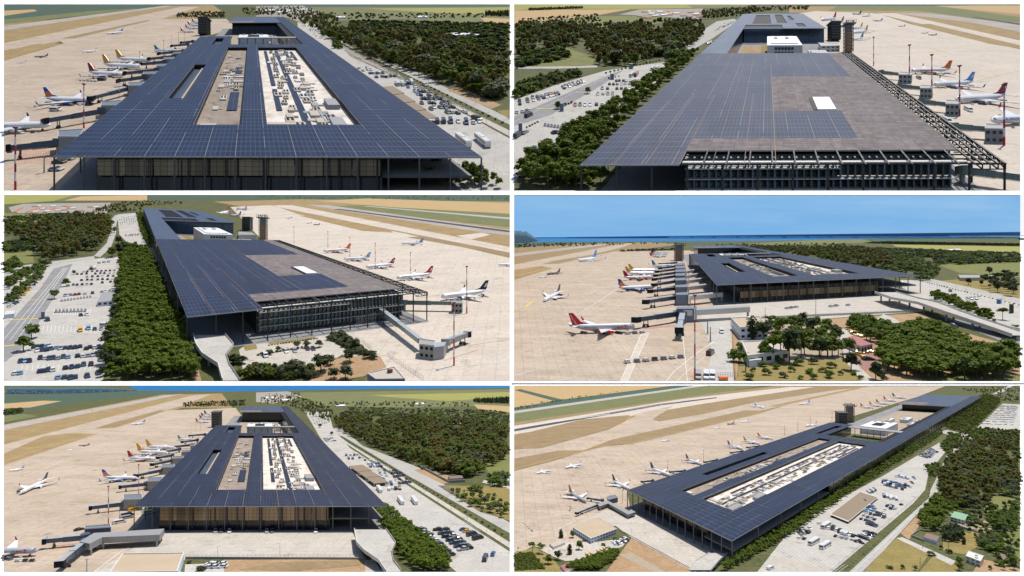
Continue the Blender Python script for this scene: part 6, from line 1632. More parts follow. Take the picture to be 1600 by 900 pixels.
 scatter(t, [(560, 330), (600, 268), (680, 268), (725, 350), (760, 470), (850, 660), (920, 884), (590, 884), (575, 700), (570, 560)], 9, PINES, 'pine belt, middle left view', 'round bright green pine in the broad belt along the terminal, middle left view', 1.55, seed=31, hvar=.2)
 scatter(t, [(548, 440), (566, 400), (566, 600), (575, 700), (560, 884), (478, 884), (505, 740), (530, 640)], 8.5, [('broad', 'leaf_dark', 1, 'pine_tree'), ('pine', 'leaf_pine', 1, 'pine_tree')], 'pine belt', 'dark pine at the car park edge of the belt, middle left view', 1.3, seed=32)
 scatter(t, [(19, 150), (160, 165), (260, 130), (330, 112), (500, 115), (520, 165), (510, 210), (460, 270), (370, 305), (200, 325), (150, 250), (60, 230), (19, 240)], 14, FOREST, 'woodland, middle left view', 'brownish woodland tree beyond the car park, middle left view', 1.2, seed=33)
 scatter(t, [(19, 240), (150, 250), (160, 275), (19, 290)], 6, SCRUB, 'scrub', 'dark bush in the meadow at the left, middle left view', 1.1, seed=34)
 scatter(t, [(19, 335), (80, 340), (100, 360), (19, 400)], 9, MIX, 'roadside trees, middle left view', 'leafy tree beside the outer road, middle left view', 1.1, seed=35)
 scatter(t, [(640, 110), (672, 100), (700, 200), (720, 258), (690, 258), (660, 190)], 9, PINES, 'pine row', 'green pine in the narrow row beside the far terminal, middle left view', 1.3, seed=36)
 for i, (x, y, hh) in enumerate(((535, 192, 13), (556, 246, 15), (525, 308, 16), (555, 300, 17), (590, 285, 17), (632, 262, 10))): tree(t, x, y, hh, 'broad', 'leaf_dark' if i % 2 else 'leaf_broad', 'broadleaf_tree', 'dense tree %s along the road bend, middle left view' % ['farthest', 'second', 'third', 'fourth', 'fifth', 'sixth'][i], None, 1.1, True)
 for i, (x, y, hh, w) in enumerate(((310, 443, 8.5, 1.2), (255, 502, 8, 1.2), (148, 690, 9.5, 1.2), (110, 748, 10, 1.2), (36, 880, 11, 1.2), (348, 388, 5, 1.3))): tree(t, x, y, hh, 'broad', 'leaf_broad', 'broadleaf_tree', 'round tree on a car park island, %s from the back, middle left view' % ['second', 'third', 'fourth', 'fifth', 'sixth', 'first'][i], None, w, True)
 scatter(t, [(19, 455), (100, 385), (205, 340), (220, 352), (110, 405), (19, 475)], 7, MIX, 'trees in the car park', 'green tree in the outer planted strip of the car park, middle left view', 1.4, seed=37)
 scatter(t, [(60, 498), (110, 450), (190, 385), (215, 370), (120, 460), (80, 500), (25, 545), (19, 530)], 6, MIX, 'trees in the car park', 'green tree in the inner planted strip, middle left view', 1.4, seed=38)
 scatter(t, [(430, 100), (520, 62), (660, 45), (800, 45), (860, 60), (670, 72), (660, 95), (560, 100)], 12, FOREST, 'far trees', 'far dark tree beyond the upper car park, middle left view', 1.1, seed=39, maxn=130)
 scatter(t, [(1200, 22), (2390, 24), (2390, 38), (1200, 34)], 9, [('broad', 'leaf_dark', 1, 'broadleaf_tree')], 'far trees', 'tree in the far windbreak beyond the airfield, middle left view', 1.0, seed=40, maxn=150)
 scatter(t, [(19, 120), (330, 100), (330, 130), (110, 140)], 6, SCRUB, 'far trees', 'dark bush in the far meadow, middle left view', .7, seed=41)
 for i, (x, y, hh, k, lf) in enumerate(((1505, 848, 9.5, 'broad', 'leaf_dark'), (1548, 812, 5.5, 'broad', 'leaf_olive'), (1638, 800, 7, 'broad', 'leaf_dark'), (1742, 782, 5, 'bush', 'leaf_dark'), (1595, 690, 5.5, 'broad', 'leaf_olive'), (1630, 715, 6, 'broad', 'leaf_olive'), (1660, 738, 6.5, 'broad', 'leaf_olive'), (1108, 808, 5.5, 'bush', 'leaf_dark'), (1392, 735, 4.5, 'broad', 'leaf_olive'), (1438, 732, 4.5, 'broad', 'leaf_olive'), (1495, 730, 5, 'broad', 'leaf_olive'), (1305, 750, 3.4, 'broad', 'leaf_olive'), (1262, 762, 3.2, 'bush', 'leaf_olive'), (1565, 880, 6, 'broad', 'leaf_olive'), (1620, 884, 8, 'broad', 'leaf_olive'), (1375, 862, 6.5, 'broad', 'leaf_olive'), (1325, 870, 6.5, 'broad', 'leaf_olive'), (1270, 878, 5.5, 'broad', 'leaf_lime'))):
  tree(t, x, y, hh, k, lf, {'leaf_olive': 'olive_tree'}.get(lf, 'broadleaf_tree') if k != 'bush' else 'bush', '%s in the forecourt garden, middle left view' % ['tallest dark conical tree', 'small grey green tree right of the tall one', 'bushy dark tree above the bare earth', 'round dark bush at the fence', 'first grey tree in the row by the apron', 'second grey tree in the row by the apron', 'third grey tree in the row by the apron', 'round dark bush beside the ramp', 'first small tree behind the parked cars', 'second small tree behind the parked cars', 'third small tree behind the parked cars', 'left small tree at the car bays', 'left low bush at the car bays', 'grey tree below the tall one', 'large grey tree left of the low roof', 'second grey tree along the bottom', 'first grey tree along the bottom', 'yellowish tree along the bottom'][i], None, 1.3, True)
 scatter(t, [(1120, 887), (1200, 850), (1400, 845), (1480, 870), (1480, 884), (1130, 884)], 5.5, [('broad', 'leaf_olive', 2, 'olive_tree'), ('bush', 'leaf_lime', 1, 'bush'), ('broad', 'leaf_broad', 1, 'broadleaf_tree')], 'garden trees, middle left view', 'grey green tree in the bottom garden, middle left view', 1.4, seed=42)
 scatter(t, [(1535, 690), (1600, 660), (1730, 770), (1680, 765)], 2.6, [('bush', 'leaf_olive', 2, 'bush'), ('bush', 'leaf_dark', 1, 'bush')], 'garden bushes, middle left view', 'low bush on the bank beside the apron, middle left view', 1.3, seed=43)
 hedge(t, (1210, 768), (1430, 730), 14, 1.6, 'low bush along the forecourt car bays, middle left view'); hedge(t, (1262, 722), (1484, 690), 18, 1.0, 'clipped edging bush of the lawn, middle left view', 'leaf_dark')
 block(t, [(1722, 852), (1848, 822), (1898, 878), (1762, 880)], 4, 'low flat grey roofed building at the bottom edge, middle left view', wall='bluegrey', roof='beige')
 k = t.met(1830, 850); p = t.P(1828, 846, 4 * k)
 r = empty('roof_tank', p, 'rust red tank on the low grey roof, middle left view', 'tank'); mb = MB(); mb.tube(p, p + UP * 1.6 * k, 1.3 * k, 1.3 * k, 'rust', 12); mb.build('tank_body', r, t); mb = MB(); mb.tube(p + UP * 1.6 * k, p + UP * 2.0 * k, 1.0 * k, .4 * k, 'copper', 12); mb.build('lid', r, t)
 fence(t, (1820, 772), (1985, 884), 2, 16, 'wire fence with pale posts beside the apron, middle left view'); fence(t, (1700, 705), (1745, 745), 2, 7, 'short wire fence above the round bush, middle left view')
 for i, x in enumerate((1170, 1305, 1370)): lamp_post(t, x, (848, 700, 805)[i], 6, 'slim lamp post on the forecourt, %s, middle left view' % ('left of the car bays', 'by the lawn', 'below the car bays')[i], None)
 rg = random.Random(8)
 for i in range(30):
  x = 70 + rg.uniform(0, 410); y = 62 + rg.uniform(0, 34)
  block(t, [(x, y), (x + 26, y - 1), (x + 29, y + 3), (x + 3, y + 4)][::-1], 4, 'small red or pale roofed house of the far village, middle left view', 'village_house', 'house', 'offwhite', rg.choice(('tile_roof', 'offwhite', 'tile_roof')), 'village houses, middle left view', parapet=False)
 for k in range(3): block(t, [(60 + k * 70, 92), (100 + k * 75, 72), (116 + k * 75, 73), (80 + k * 70, 95)][::-1], 4, 'long red roofed barrack, %s of three in the village, middle left view' % ('first', 'second', 'third')[k], 'barrack', 'house', 'offwhite', 'tile_roof', parapet=False)
# =================================================================== middle right view
FL4, FR4 = (960, 435), (1915, 392)
BR4 = (1062, 249)
BL4 = solve_far(FL4, None, (0, V_LEFT), (830, 290), (830, 290), lambda p: [FL4, FR4, BR4, p])
Q4 = [FL4, FR4, BR4, BL4]
def view4():
 t = T4; n = t.name; EL_, ER_ = 214, 187
 base(t, 'scrub', edge=(EL_, ER_))
 X0, X1 = t.rect[0], t.rect[2]
 a, b = t.P(X0, EL_), t.P(X1, ER_)
 def up(p, Y, py_): return Vector((p.x, p.y, -((t.oy + Y / 3.0) - 450) / F * p.y))
 A, B = up(a, t.rect[1], 0), up(b, t.rect[1], 0)
 mb = MB(); th = Vector((0, t.H * .05, 0)); lo = [a - UP * t.H * .03, b - UP * t.H * .03]
 N = 12
 for i in range(N):
  f0, f1 = i / N, (i + 1) / N
  P = [lo[0].lerp(lo[1], f0), lo[0].lerp(lo[1], f1), A.lerp(B, f1), A.lerp(B, f0)]
  mb.poly(P, 'sky', [(f0, 0), (f1, 0), (f1, .3), (f0, .3)])
 tag(mb.build('sky'), kind='structure')
 sheet(t, 'sea', 'sea', [(10, 236), (10, 214), (2382, 187), (2382, 208), (1600, 221), (1200, 229), (600, 232), (130, 234)], 1)
 hill(t, [(10, 240), (70, 238), (122, 230)], [66, 60, 4], 'bluish headland at the left end of the sea, middle right view')
 sheet(t, 'field', 'field_teal', [(10, 262), (10, 236), (600, 232), (1100, 236), (700, 246), (300, 250)], 2)
 sheet(t, 'grassland', 'brown_grass', [(10, 420), (10, 262), (300, 244), (640, 236), (800, 245), (500, 280), (200, 360)], 3)
 sheet(t, 'runway', 'runway', [(10, 302), (10, 288), (390, 246), (450, 242), (440, 248), (200, 278)], 4)
 sheet(t, 'taxiway', 'apron', [(10, 366), (10, 340), (520, 242), (570, 240), (520, 258), (300, 312), (150, 345)], 4)
 sheet(t, 'apron', 'apron', [(10, 887), (10, 412), (190, 358), (130, 345), (480, 278), (830, 274), (900, 290), (1000, 440), (1100, 500), (1030, 590), (1050, 887)], 5)
 sheet(t, 'grassland', 'dry_grass', [(10, 406), (10, 368), (80, 354), (185, 354), (120, 378)], 6)
 sheet(t, 'grassland', 'brown_grass', [(140, 338), (200, 322), (400, 290), (470, 280), (380, 300), (220, 336)], 6)
 mb = MB()
 stripe(t, mb, 'paint_white', [(525, 887), (590, 740), (625, 660)], 34, 7); stripe(t, mb, 'apron_pale', [(525, 887), (590, 740), (625, 660)], 30, 8)
 stripe(t, mb, 'paint_white', [(10, 860), (120, 830), (740, 830)], 3, 7); stripe(t, mb, 'paint_white', [(723, 887), (760, 840), (880, 745), (950, 700)], 2.6, 7); stripe(t, mb, 'paint_white', [(770, 887), (850, 815), (930, 750)], 1.8, 7)
 stripe(t, mb, 'paint_white', [(800, 660), (822, 887)], 2, 7); stripe(t, mb, 'paint_white', [(10, 500), (330, 560), (500, 450)], 2, 7)
 for a_ in ((740, 680, 790, 676), (860, 665, 885, 663), (862, 700, 890, 698), (740, 715, 800, 710), (60, 540, 100, 510)): stripe(t, mb, 'paint_yellow', [(a_[0], a_[1]), (a_[2], a_[3])], 12, 7)
 stripe(t, mb, 'paint_red', [(620, 640), (770, 625)], 22, 7); stripe(t, mb, 'paint_yellow', [(10, 395), (180, 356), (420, 300)], 2.5, 7)
 tag(mb.build('painted_lines', tract=t), kind='structure')
 sheet(t, 'service_road', 'car_park', [(905, 887), (940, 750), (900, 640), (880, 610), (1020, 592), (1040, 887)], 6)
 sheet(t, 'forecourt', 'concrete', [(860, 606), (930, 545), (1000, 500), (1915, 455), (1960, 500), (1920, 560), (1420, 597), (1240, 600), (1030, 600)], 6)
 sheet(t, 'field', 'field_green', [(1100, 242), (1400, 226), (1650, 222), (1720, 236), (1480, 244), (1240, 250)], 2)
 sheet(t, 'field', 'field_teal', [(1650, 222), (2382, 208), (2382, 222), (1700, 236)], 2)
 sheet(t, 'field', 'field_yellow', [(1780, 246), (2382, 256), (2382, 284), (2000, 270), (1800, 256)], 2)
 sheet(t, 'meadow', 'meadow', [(1990, 340), (2382, 322), (2382, 400), (2100, 380)], 2)
 sheet(t, 'meadow', 'lawn', [(1960, 420), (2200, 400), (2382, 440), (2382, 500), (2200, 470)], 3)
 sheet(t, 'car_park', 'car_park', [(1820, 412), (1960, 415), (2382, 512), (2382, 640), (2100, 580), (1830, 450)], 4)
 sheet(t, 'road', 'road', [(1900, 412), (1960, 405), (2382, 500), (2382, 524), (2000, 432)], 5)
 sheet(t, 'road', 'grey_road', [(1990, 575), (2140, 640), (2300, 700), (2382, 720), (2382, 695), (2100, 600)], 5)
 sheet(t, 'bare_ground', 'dirt', [(1440, 597), (1920, 567), (2030, 640), (1900, 650), (1640, 628), (1500, 640)], 4)
 sheet(t, 'path', 'car_park', [(1560, 608), (1720, 590), (1740, 572), (1790, 590), (1860, 640), (1910, 660), (1880, 668), (1800, 620), (1740, 598), (1600, 612)], 6)
 sheet(t, 'grove_floor', 'dirt', [(1550, 660), (2050, 640), (2382, 730), (2382, 887), (1680, 887), (1600, 760)], 4)
 sheet(t, 'lawn', 'meadow', [(1940, 860), (2100, 850), (2382, 860), (2382, 887), (1900, 887)], 5)
 sheet(t, 'lawn', 'meadow', [(1960, 760), (2060, 740), (2100, 800), (2000, 830)], 5)
 sheet(t, 'lawn', 'lawn', [(1050, 887), (1060, 820), (1200, 800), (1560, 780), (1660, 860), (1665, 887)], 5)
 sheet(t, 'yard', 'dirt', [(1030, 600), (1060, 690), (1060, 860), (1045, 887), (1035, 887)], 5)
 sheet(t, 'yard', 'beige_yard', [(1040, 600), (1430, 598), (1560, 700), (1540, 790), (1200, 800), (1080, 800)], 4)
 sheet(t, 'parking_yard', 'brick_paving', [(1560, 690), (1680, 710), (1740, 740), (1720, 800), (1640, 850), (1580, 790)], 5)
 sheet(t, 'path', 'concrete', [(1530, 640), (1570, 640), (1640, 690), (1590, 720), (1600, 790), (1700, 887), (1640, 887), (1560, 790)], 6)
 pl, root = terminal_south(t, Q4, .224, 'airport terminal under a grey solar canopy with a tall glazed front, %s view' % n, seed=3, fv=.004, colw=.0018, gl=(.24, .56))
 courtyard_stuff(pl, t, n)
 control_tower(t, 782, 322, 240, 40, 'rusty scaffolded tower beside the far end of the terminal, middle right view', True)
 ramp(t, [(1760, 470), (1860, 498), (1960, 520), (2060, 558), (2180, 600), (2382, 672)], [7.5, 7.5, 7.2, 6.5, 5, 3], [(60, 40), (80, 40), (60, 40), (50, 36), (46, 38), (40, 50)], 'long curving concrete ramp leaving the terminal front, middle right view', n)
 car(t, 2070, 632, (5, 3), 'bus', 'blue', '', None, 'blue sided truck under the ramp, middle right view', name='truck', s=.5)
 g = 'airliners parked at the middle right view terminal'
 airliner(t, (577, 628), (268, 636), 'white and grey airliner with red fin, red engines and large red lettering, middle right view', 'red', 'red', body='plane_grey', group=g, text=('Jet2', .135, .33, -.042, .034, 'red'), tip='red', fintext=('Jet2.com', 'white'))
 airliner(t, (148, 508), (226, 468), 'white airliner with black fin taxiing towards us on open apron, middle right view', 'navy', group=g, kp=2.1, span=.36)
 airliner(t, (668, 443), (497, 452), 'white and blue airliner with blue and orange fin, middle right view', 'blue', 'blue', belly='blue', finlow='orange', group=g)
 airliner(t, (660, 398), (520, 402), 'white airliner with dark red fin and red belly, middle right view', 'dark_red', 'red', group=g, belly='red')
 airliner(t, (672, 380), (530, 380), 'white airliner with amber fin, nearer of the two, middle right view', 'amber', group=g)
 airliner(t, (678, 366), (545, 367), 'white airliner with amber fin, farther of the two, middle right view', 'amber', group=g)
 airliner(t, (750, 343), (655, 348), 'white airliner with turquoise fin at the far bridges, middle right view', 'turquoise', group=g)
 for i, (x, y, f) in enumerate(((724, 300, 'red'), (730, 292, 'dark_red'), (735, 284, 'navy'))): airliner(t, (x, y), (x - 80, y), 'tiny airliner with %s fin in the farthest row, middle right view' % f.replace('_', ' '), f, parts=False, group=g, belly='red' if i == 0 else None)
 airliner(t, (316, 321), (396, 312), 'white airliner on the far open apron, middle right view', 'skyblue', parts=False, group=g)
 airliner(t, (162, 384), (226, 378), 'small brown jet near the golden grass, middle right view', 'plane_brown', body='plane_brown', parts=False, group=g, jet='business_jet')
 airliner(t, (122, 400), (166, 396), 'small white jet near the golden grass, middle right view', 'plane_white', parts=False, group=g, jet='business_jet')
 cart_train(t, [(404 + i * 12, 302 - i * 2.5) for i in range(4)], ('tiny tug ahead of far carts, middle right view', 'tiny cart in the far train, middle right view'))
 L = ['nearest', 'second', 'third', 'fourth', 'fifth', 'sixth', 'seventh', 'eighth', 'ninth']
 for i, (a_, b_, h) in enumerate((((775, 570), (572, 600), 5.5), ((768, 494), (620, 516), 5.5), ((768, 452), (642, 466), 5.5), ((768, 418), (660, 436), 5.5), ((768, 394), (662, 410), 5), ((768, 378), (668, 392), 5), ((768, 362), (675, 374), 5), ((768, 348), (690, 358), 5), ((768, 332), (690, 338), 5))):
  bridge(t, a_, b_, h, '%s dark boarding bridge pointing left, middle right view' % L[i])
 bridge(t, (800, 575), (783, 650), 5.5, 'boarding bridge pointing at the viewer beside the striped mast, middle right view')
 for i, (x, y, w, hh) in enumerate(((770, 538, 96, 9), (768, 472, 60, 9), (766, 436, 56, 9), (766, 404, 52, 8), (766, 382, 50, 8), (766, 364, 48, 8), (766, 348, 46, 8), (766, 334, 44, 8))):
  block(t, [(x, y), (x + w, y - 3), (x + w - 3, y + 9), (x, y + 10)][::-1], hh, '%s dark pier head block in the row, middle right view' % L[i], 'pier_head', 'pier head', 'bluegrey', 'bluegrey', 'pier head blocks', sideuv=(4, 4), parapet=False)
 for i, (x0, x1, y, w) in enumerate(((805, 1112, 538, 18), (830, 985, 474, 12), (822, 960, 432, 10), (818, 930, 404, 8), (816, 905, 382, 7), (814, 890, 362, 6))):
  block(t, [(x0, y + 6), (x1, y - 8), (x1 + 4, y - 8 + w * .5), (x0, y + w * .7 + 6)][::-1], 8, '%s pale raised walkway from pier to terminal, middle right view' % L[i], 'walkway', 'walkway', 'offwhite', 'steel_pale', 'walkways', stilts=4.5, parapet=False)
 mast(t, 857, 882, 485, 'tall red and white mast with red head in front of the bridges, middle right view', thick=.010)
 for i, (x, y, yt_) in enumerate(((828, 470, 372), (812, 440, 352), (800, 410, 340), (788, 392, 322), (776, 365, 300), (800, 350, 280))): mast(t, x, y, yt_, '%s far floodlight mast among the pier heads, middle right view' % L[i], group='far floodlight masts', thick=.014)
 for i, (x, y, yt_) in enumerate(((917, 668, 600), (930, 704, 632))): mast(t, x, y, yt_, 'plain grey post by the service road, %s of the pair, middle right view' % ('back one', 'front one')[i], striped=False, head=False, thick=.05)
 for i, (x, y, yt_) in enumerate(((1187, 612, 545), (1424, 582, 505))): mast(t, x, y, yt_, 'slim grey lamp mast on the forecourt wall, %s, middle right view' % ('left', 'right')[i], striped=False, thick=.02)
 cart_train(t, [(540, 804), (585, 800), (627, 796), (669, 792), (711, 788), (750, 784), (790, 780)], ('white baggage tug leading six carts across the apron, middle right view', 'dark baggage cart in the chain of six, middle right view'))
 cart_train(t, [(541, 668), (576, 666), (609, 663)], ('baggage tug below the airliner nose, middle right view', 'baggage cart below the airliner nose, middle right view'))
 car(t, 982, 660, (1, 4), 'van', 'white', '', None, 'white utility truck on the service road, middle right view', name='truck'); car(t, 930, 762, (4, -3), 'van', 'black', '', None, 'dark service vehicle with yellow load on the service road, middle right view', name='truck')
 for i, (x, c) in enumerate(((873, 'silver'), (910, 'white'), (938, 'white'))): car(t, x, 870, (0, 4), 'van', c, '', None, 'parked service van at the bottom by the apron fence, %s of three, middle right view' % ('left', 'middle', 'right')[i])
 for i, x in enumerate((1290, 1310, 1332, 1495, 1520, 1575)): car(t, x, 548 - i * 3, (4, -1), 'car', ['white', 'silver', 'white'][i % 3], 'in the shade under the canopy front, middle right view', None)
 wall(t, (865, 607), (1920, 562), 1.2, 'low pale wall edging the forecourt, middle right view'); fence(t, (1230, 598), (1900, 560), 2.2, 44, 'thin railing along the forecourt edge, middle right view')
 fence(t, (955, 872), (1035, 868), 2.0, 8, 'short metal railing above the orange tank, middle right view')
 r = empty('fuel_tank', t.P(990, 884), 'orange tank lying by the apron fence, middle right view', 'tank'); k = t.met(990, 884); p = t.P(990, 884); mb = MB(); mb.tube(p + UP * .9 * k - Vector((1.6 * k, 0, 0)), p + UP * .9 * k + Vector((1.6 * k, 0, 0)), .8 * k, .8 * k, 'orange', 12); mb.build('tank_body', r, t); mb = MB(); mb.beam(p + Vector((-1.2 * k, 0, .1 * k)), p + Vector((1.2 * k, 0, .1 * k)), .5 * k, .3 * k, 'steel'); mb.build('cradle', r, t)
 block(t, [(1028, 592), (1160, 585), (1200, 632), (1070, 637)][::-1], 6.5, 'white two storey building with tan flat roof beside the apron, middle right view', wall='bluewhite', roof='tan_roof', windows=(2, 5, 'window_dark'), hunits=1)
 block(t, [(1078, 704), (1240, 695), (1300, 745), (1105, 770)][::-1], 4.5, 'low white building with pale roof behind the palm, middle right view', wall='offwhite', roof='beige', windows=(1, 5, 'window_dark'))
 block(t, [(1105, 772), (1155, 765), (1170, 784), (1112, 790)][::-1], 3, 'small white shed beside the palm, middle right view', wall='bluewhite', roof='offwhite', parapet=False)
 block(t, [(1210, 735), (1290, 730), (1292, 742), (1212, 750)][::-1], 3.5, 'grey walled hut with dark windows among the pines, middle right view', wall='offwhite', roof='beige', windows=(1, 3, 'window_dark'), parapet=False)
 block(t, [(1550, 690), (1600, 672), (1690, 712), (1636, 722)][::-1], 4, 'pink roofed office beside the yellow taxis, middle right view', wall='offwhite', roof='pink_roof', windows=(1, 4, 'window_dark'), parapet=False)
 block(t, [(1905, 392), (1960, 386), (1970, 392), (1915, 398)][::-1], 4, 'grey walled block beyond the car park road, middle right view', wall='grey', roof='grey', parapet=False)
 block(t, [(2090, 388), (2260, 390), (2270, 400), (2100, 402)][::-1], 4, 'grey walled compound in the meadow at the right, middle right view', wall='beige', roof='grey', parapet=False)
 for x, y in ((1700, 281), (2040, 268)): block(t, [(x, y), (x + 60, y - 2), (x + 66, y + 3), (x + 6, y + 5)][::-1], 4, 'small white roofed farm building %s, middle right view' % ('in the woods' if x < 1800 else 'in the yellow field'), wall='offwhite', roof='white', parapet=False)
 lot(t, [(1582, 655), (1625, 670), (1640, 684), (1590, 664)], 2, 6, ['yellow'], 'beside the pink roofed office, middle right view', 'yellow taxis', 1, 3)
 lot(t, [(1610, 738), (1695, 735), (1695, 752), (1612, 760)], 2, 5, ['yellow'], 'in front of the pink roofed office, middle right view', 'yellow taxis', .95, 4)
 lot(t, [(1735, 738), (1780, 742), (1780, 750), (1735, 746)], 1, 3, ['yellow'], 'under the trees right of the taxi yard, middle right view', 'yellow taxis', 1, 5)
 car(t, 1632, 768, (4, 2), 'car', 'yellow', 'at the front of the taxi yard, middle right view'); car(t, 1668, 788, (5, 0), 'car', 'black', 'alone on the brick yard, middle right view')
 for i, (x, c) in enumerate(((1290, 'white'), (1312, 'white'), (1334, 'pale blue'), (1360, 'silver'))): car(t, x, 716, (-2, 4), 'car', c, 'behind the pines at the left, middle right view')
 lot(t, [(2120, 500), (2200, 492), (2210, 505), (2130, 512)], 2, 4, ['navy', 'black', 'navy'], 'in the car park right of the ramp, middle right view', None, .9, 6); lot(t, [(2120, 540), (2180, 535), (2190, 545), (2130, 550)], 1, 3, ['white', 'navy'], 'in the car park right of the ramp, middle right view', None, .9, 7)
 car(t, 2284, 520, (-3, 4), 'bus', 'blue', '', None, 'blue and white coach at the right of the car park, middle right view', s=.9); car(t, 2054, 468, (4, 2), 'van', 'black', '', None, 'black van on the car park road, middle right view'); lot(t, [(1800, 425), (1830, 422), (1850, 440), (1815, 440)], 2, 3, ['pale blue', 'navy'], 'behind the canopy corner columns, middle right view', None, .9, 8)
 block(t, [(2330, 525), (2350, 524), (2352, 530), (2332, 531)][::-1], 6, 'small dark sign board on the car park edge, middle right view', 'sign_board', 'sign', 'dark_steel', 'dark', parapet=False)
 for (X, Y) in along(t, (2380, 545), (1890, 420), 11): lamp_post(t, X, Y, 6, 'grey lamp post along the car park road, middle right view', 'lamp posts, middle right view')
 lamp_post(t, 2335, 865, 6.5, 'lamp post in the bottom right grove, middle right view', None); lamp_post(t, 1640, 870, 3.5, 'lamp post at the corner of the taxi path, middle right view', None)
 hedge(t, (2375, 532), (1900, 415), 34, 1.4, 'clipped bush beside the car park road, middle right view')
 hedge(t, (2260, 652), (2378, 690), 12, 1.8, 'bush of the clipped hedge under the ramp, middle right view', wide=1.4)
 scatter(t, [(1570, 640), (1650, 620), (1760, 650), (1780, 700), (1740, 720), (1680, 705), (1600, 660)], 7.5, [('pine', 'leaf_pine', 2, 'pine_tree'), ('broad', 'leaf_broad', 1, 'broadleaf_tree')], 'grove, middle right view', 'leafy tree of the grove behind the taxis, middle right view', 1.5, seed=51, hvar=.15)
 scatter(t, [(1800, 660), (1880, 655), (2060, 690), (2090, 720), (2100, 745), (2370, 800), (2360, 860), (2200, 880), (2100, 860), (1960, 884), (1840, 870), (1760, 850), (1720, 800), (1760, 740)], 7.5, [('pine', 'leaf_pine', 5, 'pine_tree'), ('broad', 'leaf_pine', 2, 'pine_tree')], 'pine grove, middle right view', 'round green pine of the large grove, middle right view', 1.9, seed=52, hvar=.18, wide=1.3)
 scatter(t, [(1900, 640), (1960, 650), (2060, 700), (2000, 720), (1910, 690)], 7, PINES, 'pine grove', 'pine at the back of the grove near the ramp, middle right view', 1.2, seed=53)
 scatter(t, [(1990, 490), (2080, 520), (2240, 600), (2270, 630), (2140, 575), (1960, 505)], 6.5, PINES, 'pine row, middle right view', 'round pine in the row between ramp and car park, middle right view', 1.5, seed=54)
 for i, (x, y, hh) in enumerate(((2215, 598, 8), (2300, 600, 8), (2360, 612, 7), (2362, 655, 4))): tree(t, x, y, hh, 'umbrella', 'leaf_pine', 'pine_tree', 'flat topped pine right of the ramp, %s, middle right view' % ('first', 'second', 'third', 'low fourth')[i], None, 1.4, True)
 for i, (x, y, hh, k, lf, w) in enumerate(((1126, 690, 13, 'cypress', 'leaf_dark', 1.3), (1180, 690, 10, 'broad', 'leaf_dark', 1.2), (1180, 800, 10, 'broad', 'leaf_broad', .95), (1075, 745, 4.5, 'bush', 'leaf_broad', 1.2), (1062, 800, 6, 'bush', 'leaf_broad', 1.1), (1260, 790, 13.5, 'umbrella', 'leaf_pine', 1.1), (1226, 802, 12, 'umbrella', 'leaf_pine', 1.1), (1355, 778, 13, 'umbrella', 'leaf_pine', 1.15), (1300, 800, 16, 'broad', 'leaf_dark', .7), (1400, 700, 12, 'umbrella', 'leaf_dark', 1.0), (1406, 640, 7, 'pine', 'leaf_dark', 1.2), (1440, 770, 9, 'broad', 'leaf_broad', 1.3), (1480, 772, 11, 'broad', 'leaf_broad', 1.25), (1500, 775, 10, 'broad', 'leaf_lime', 1.1), (1520, 700, 9, 'broad', 'leaf_dark', 1.2), (1470, 690, 8.5, 'pine', 'leaf_pine', 1.2), (1580, 760, 8, 'broad', 'leaf_broad', 1.1), (1590, 838, 8.5, 'broad', 'leaf_dark', 1.1), (1705, 884, 8, 'broad', 'leaf_dark', .95), (1216, 660, 8, 'pine', 'leaf_dark', 1.2), (1250, 655, 8, 'pine', 'leaf_dark', 1.1), (1340, 650, 8.5, 'broad', 'leaf_dark', 1.2), (1730, 715, 7, 'broad', 'leaf_lime', 1.2), (1880, 720, 9, 'pine', 'leaf_pine', 1.3))):
  tree(t, x, y, hh, k, lf, {'cypress': 'cypress_tree', 'umbrella': 'pine_tree', 'pine': 'pine_tree', 'bush': 'bush'}.get(k, 'broadleaf_tree'), '%s, middle right view' % ['tall dark conifer against the white building', 'dark round tree right of the tall conifer', 'bright green tree before the low white building', 'bush behind the palm', 'bush left of the palm', 'tall umbrella pine before the hut', 'slim umbrella pine left of the hut', 'tall umbrella pine before the parked cars', 'tall thin dark tree behind the hut', 'dark umbrella pine at the forecourt', 'dark pine at the forecourt edge', 'green tree left of the yellowish one', 'large dense green tree by the yellowish one', 'yellowish leafy tree left of the pink office', 'dark tree left of the taxi lane', 'pine behind the yellowish tree', 'green tree left of the taxi yard', 'dark tree at the path bend', 'dark tree at the bottom beside the path', 'dark pine behind the conifer row', 'second dark pine behind the conifer row', 'dark tree by the left forecourt corner', 'yellow green tree behind the taxi yard', 'broad pine left in the large grove'][i], None, w, True)
 scatter(t, [(1180, 640), (1420, 620), (1540, 690), (1540, 770), (1400, 790), (1310, 760), (1260, 690)], 9.5, [('umbrella', 'leaf_pine', 3, 'pine_tree'), ('broad', 'leaf_dark', 2, 'broadleaf_tree'), ('broad', 'leaf_broad', 2, 'broadleaf_tree')], 'garden trees, middle right view', 'green tree standing among the low white buildings, middle right view', .95, seed=66, maxn=30)
 scatter(t, [(2150, 770), (2382, 800), (2382, 884), (2120, 884)], 8, [('pine', 'leaf_pine', 2, 'pine_tree'), ('broad', 'leaf_broad', 1, 'broadleaf_tree')], 'pine grove', 'green tree in the bottom right end of the grove, middle right view', 1.4, seed=67)
 palm(t, 1095, 842, 6.5, 'short palm with thick trunk before the small shed, middle right view'); palm(t, 1406, 640, 7.5, 'tall palm at the forecourt edge, middle right view')
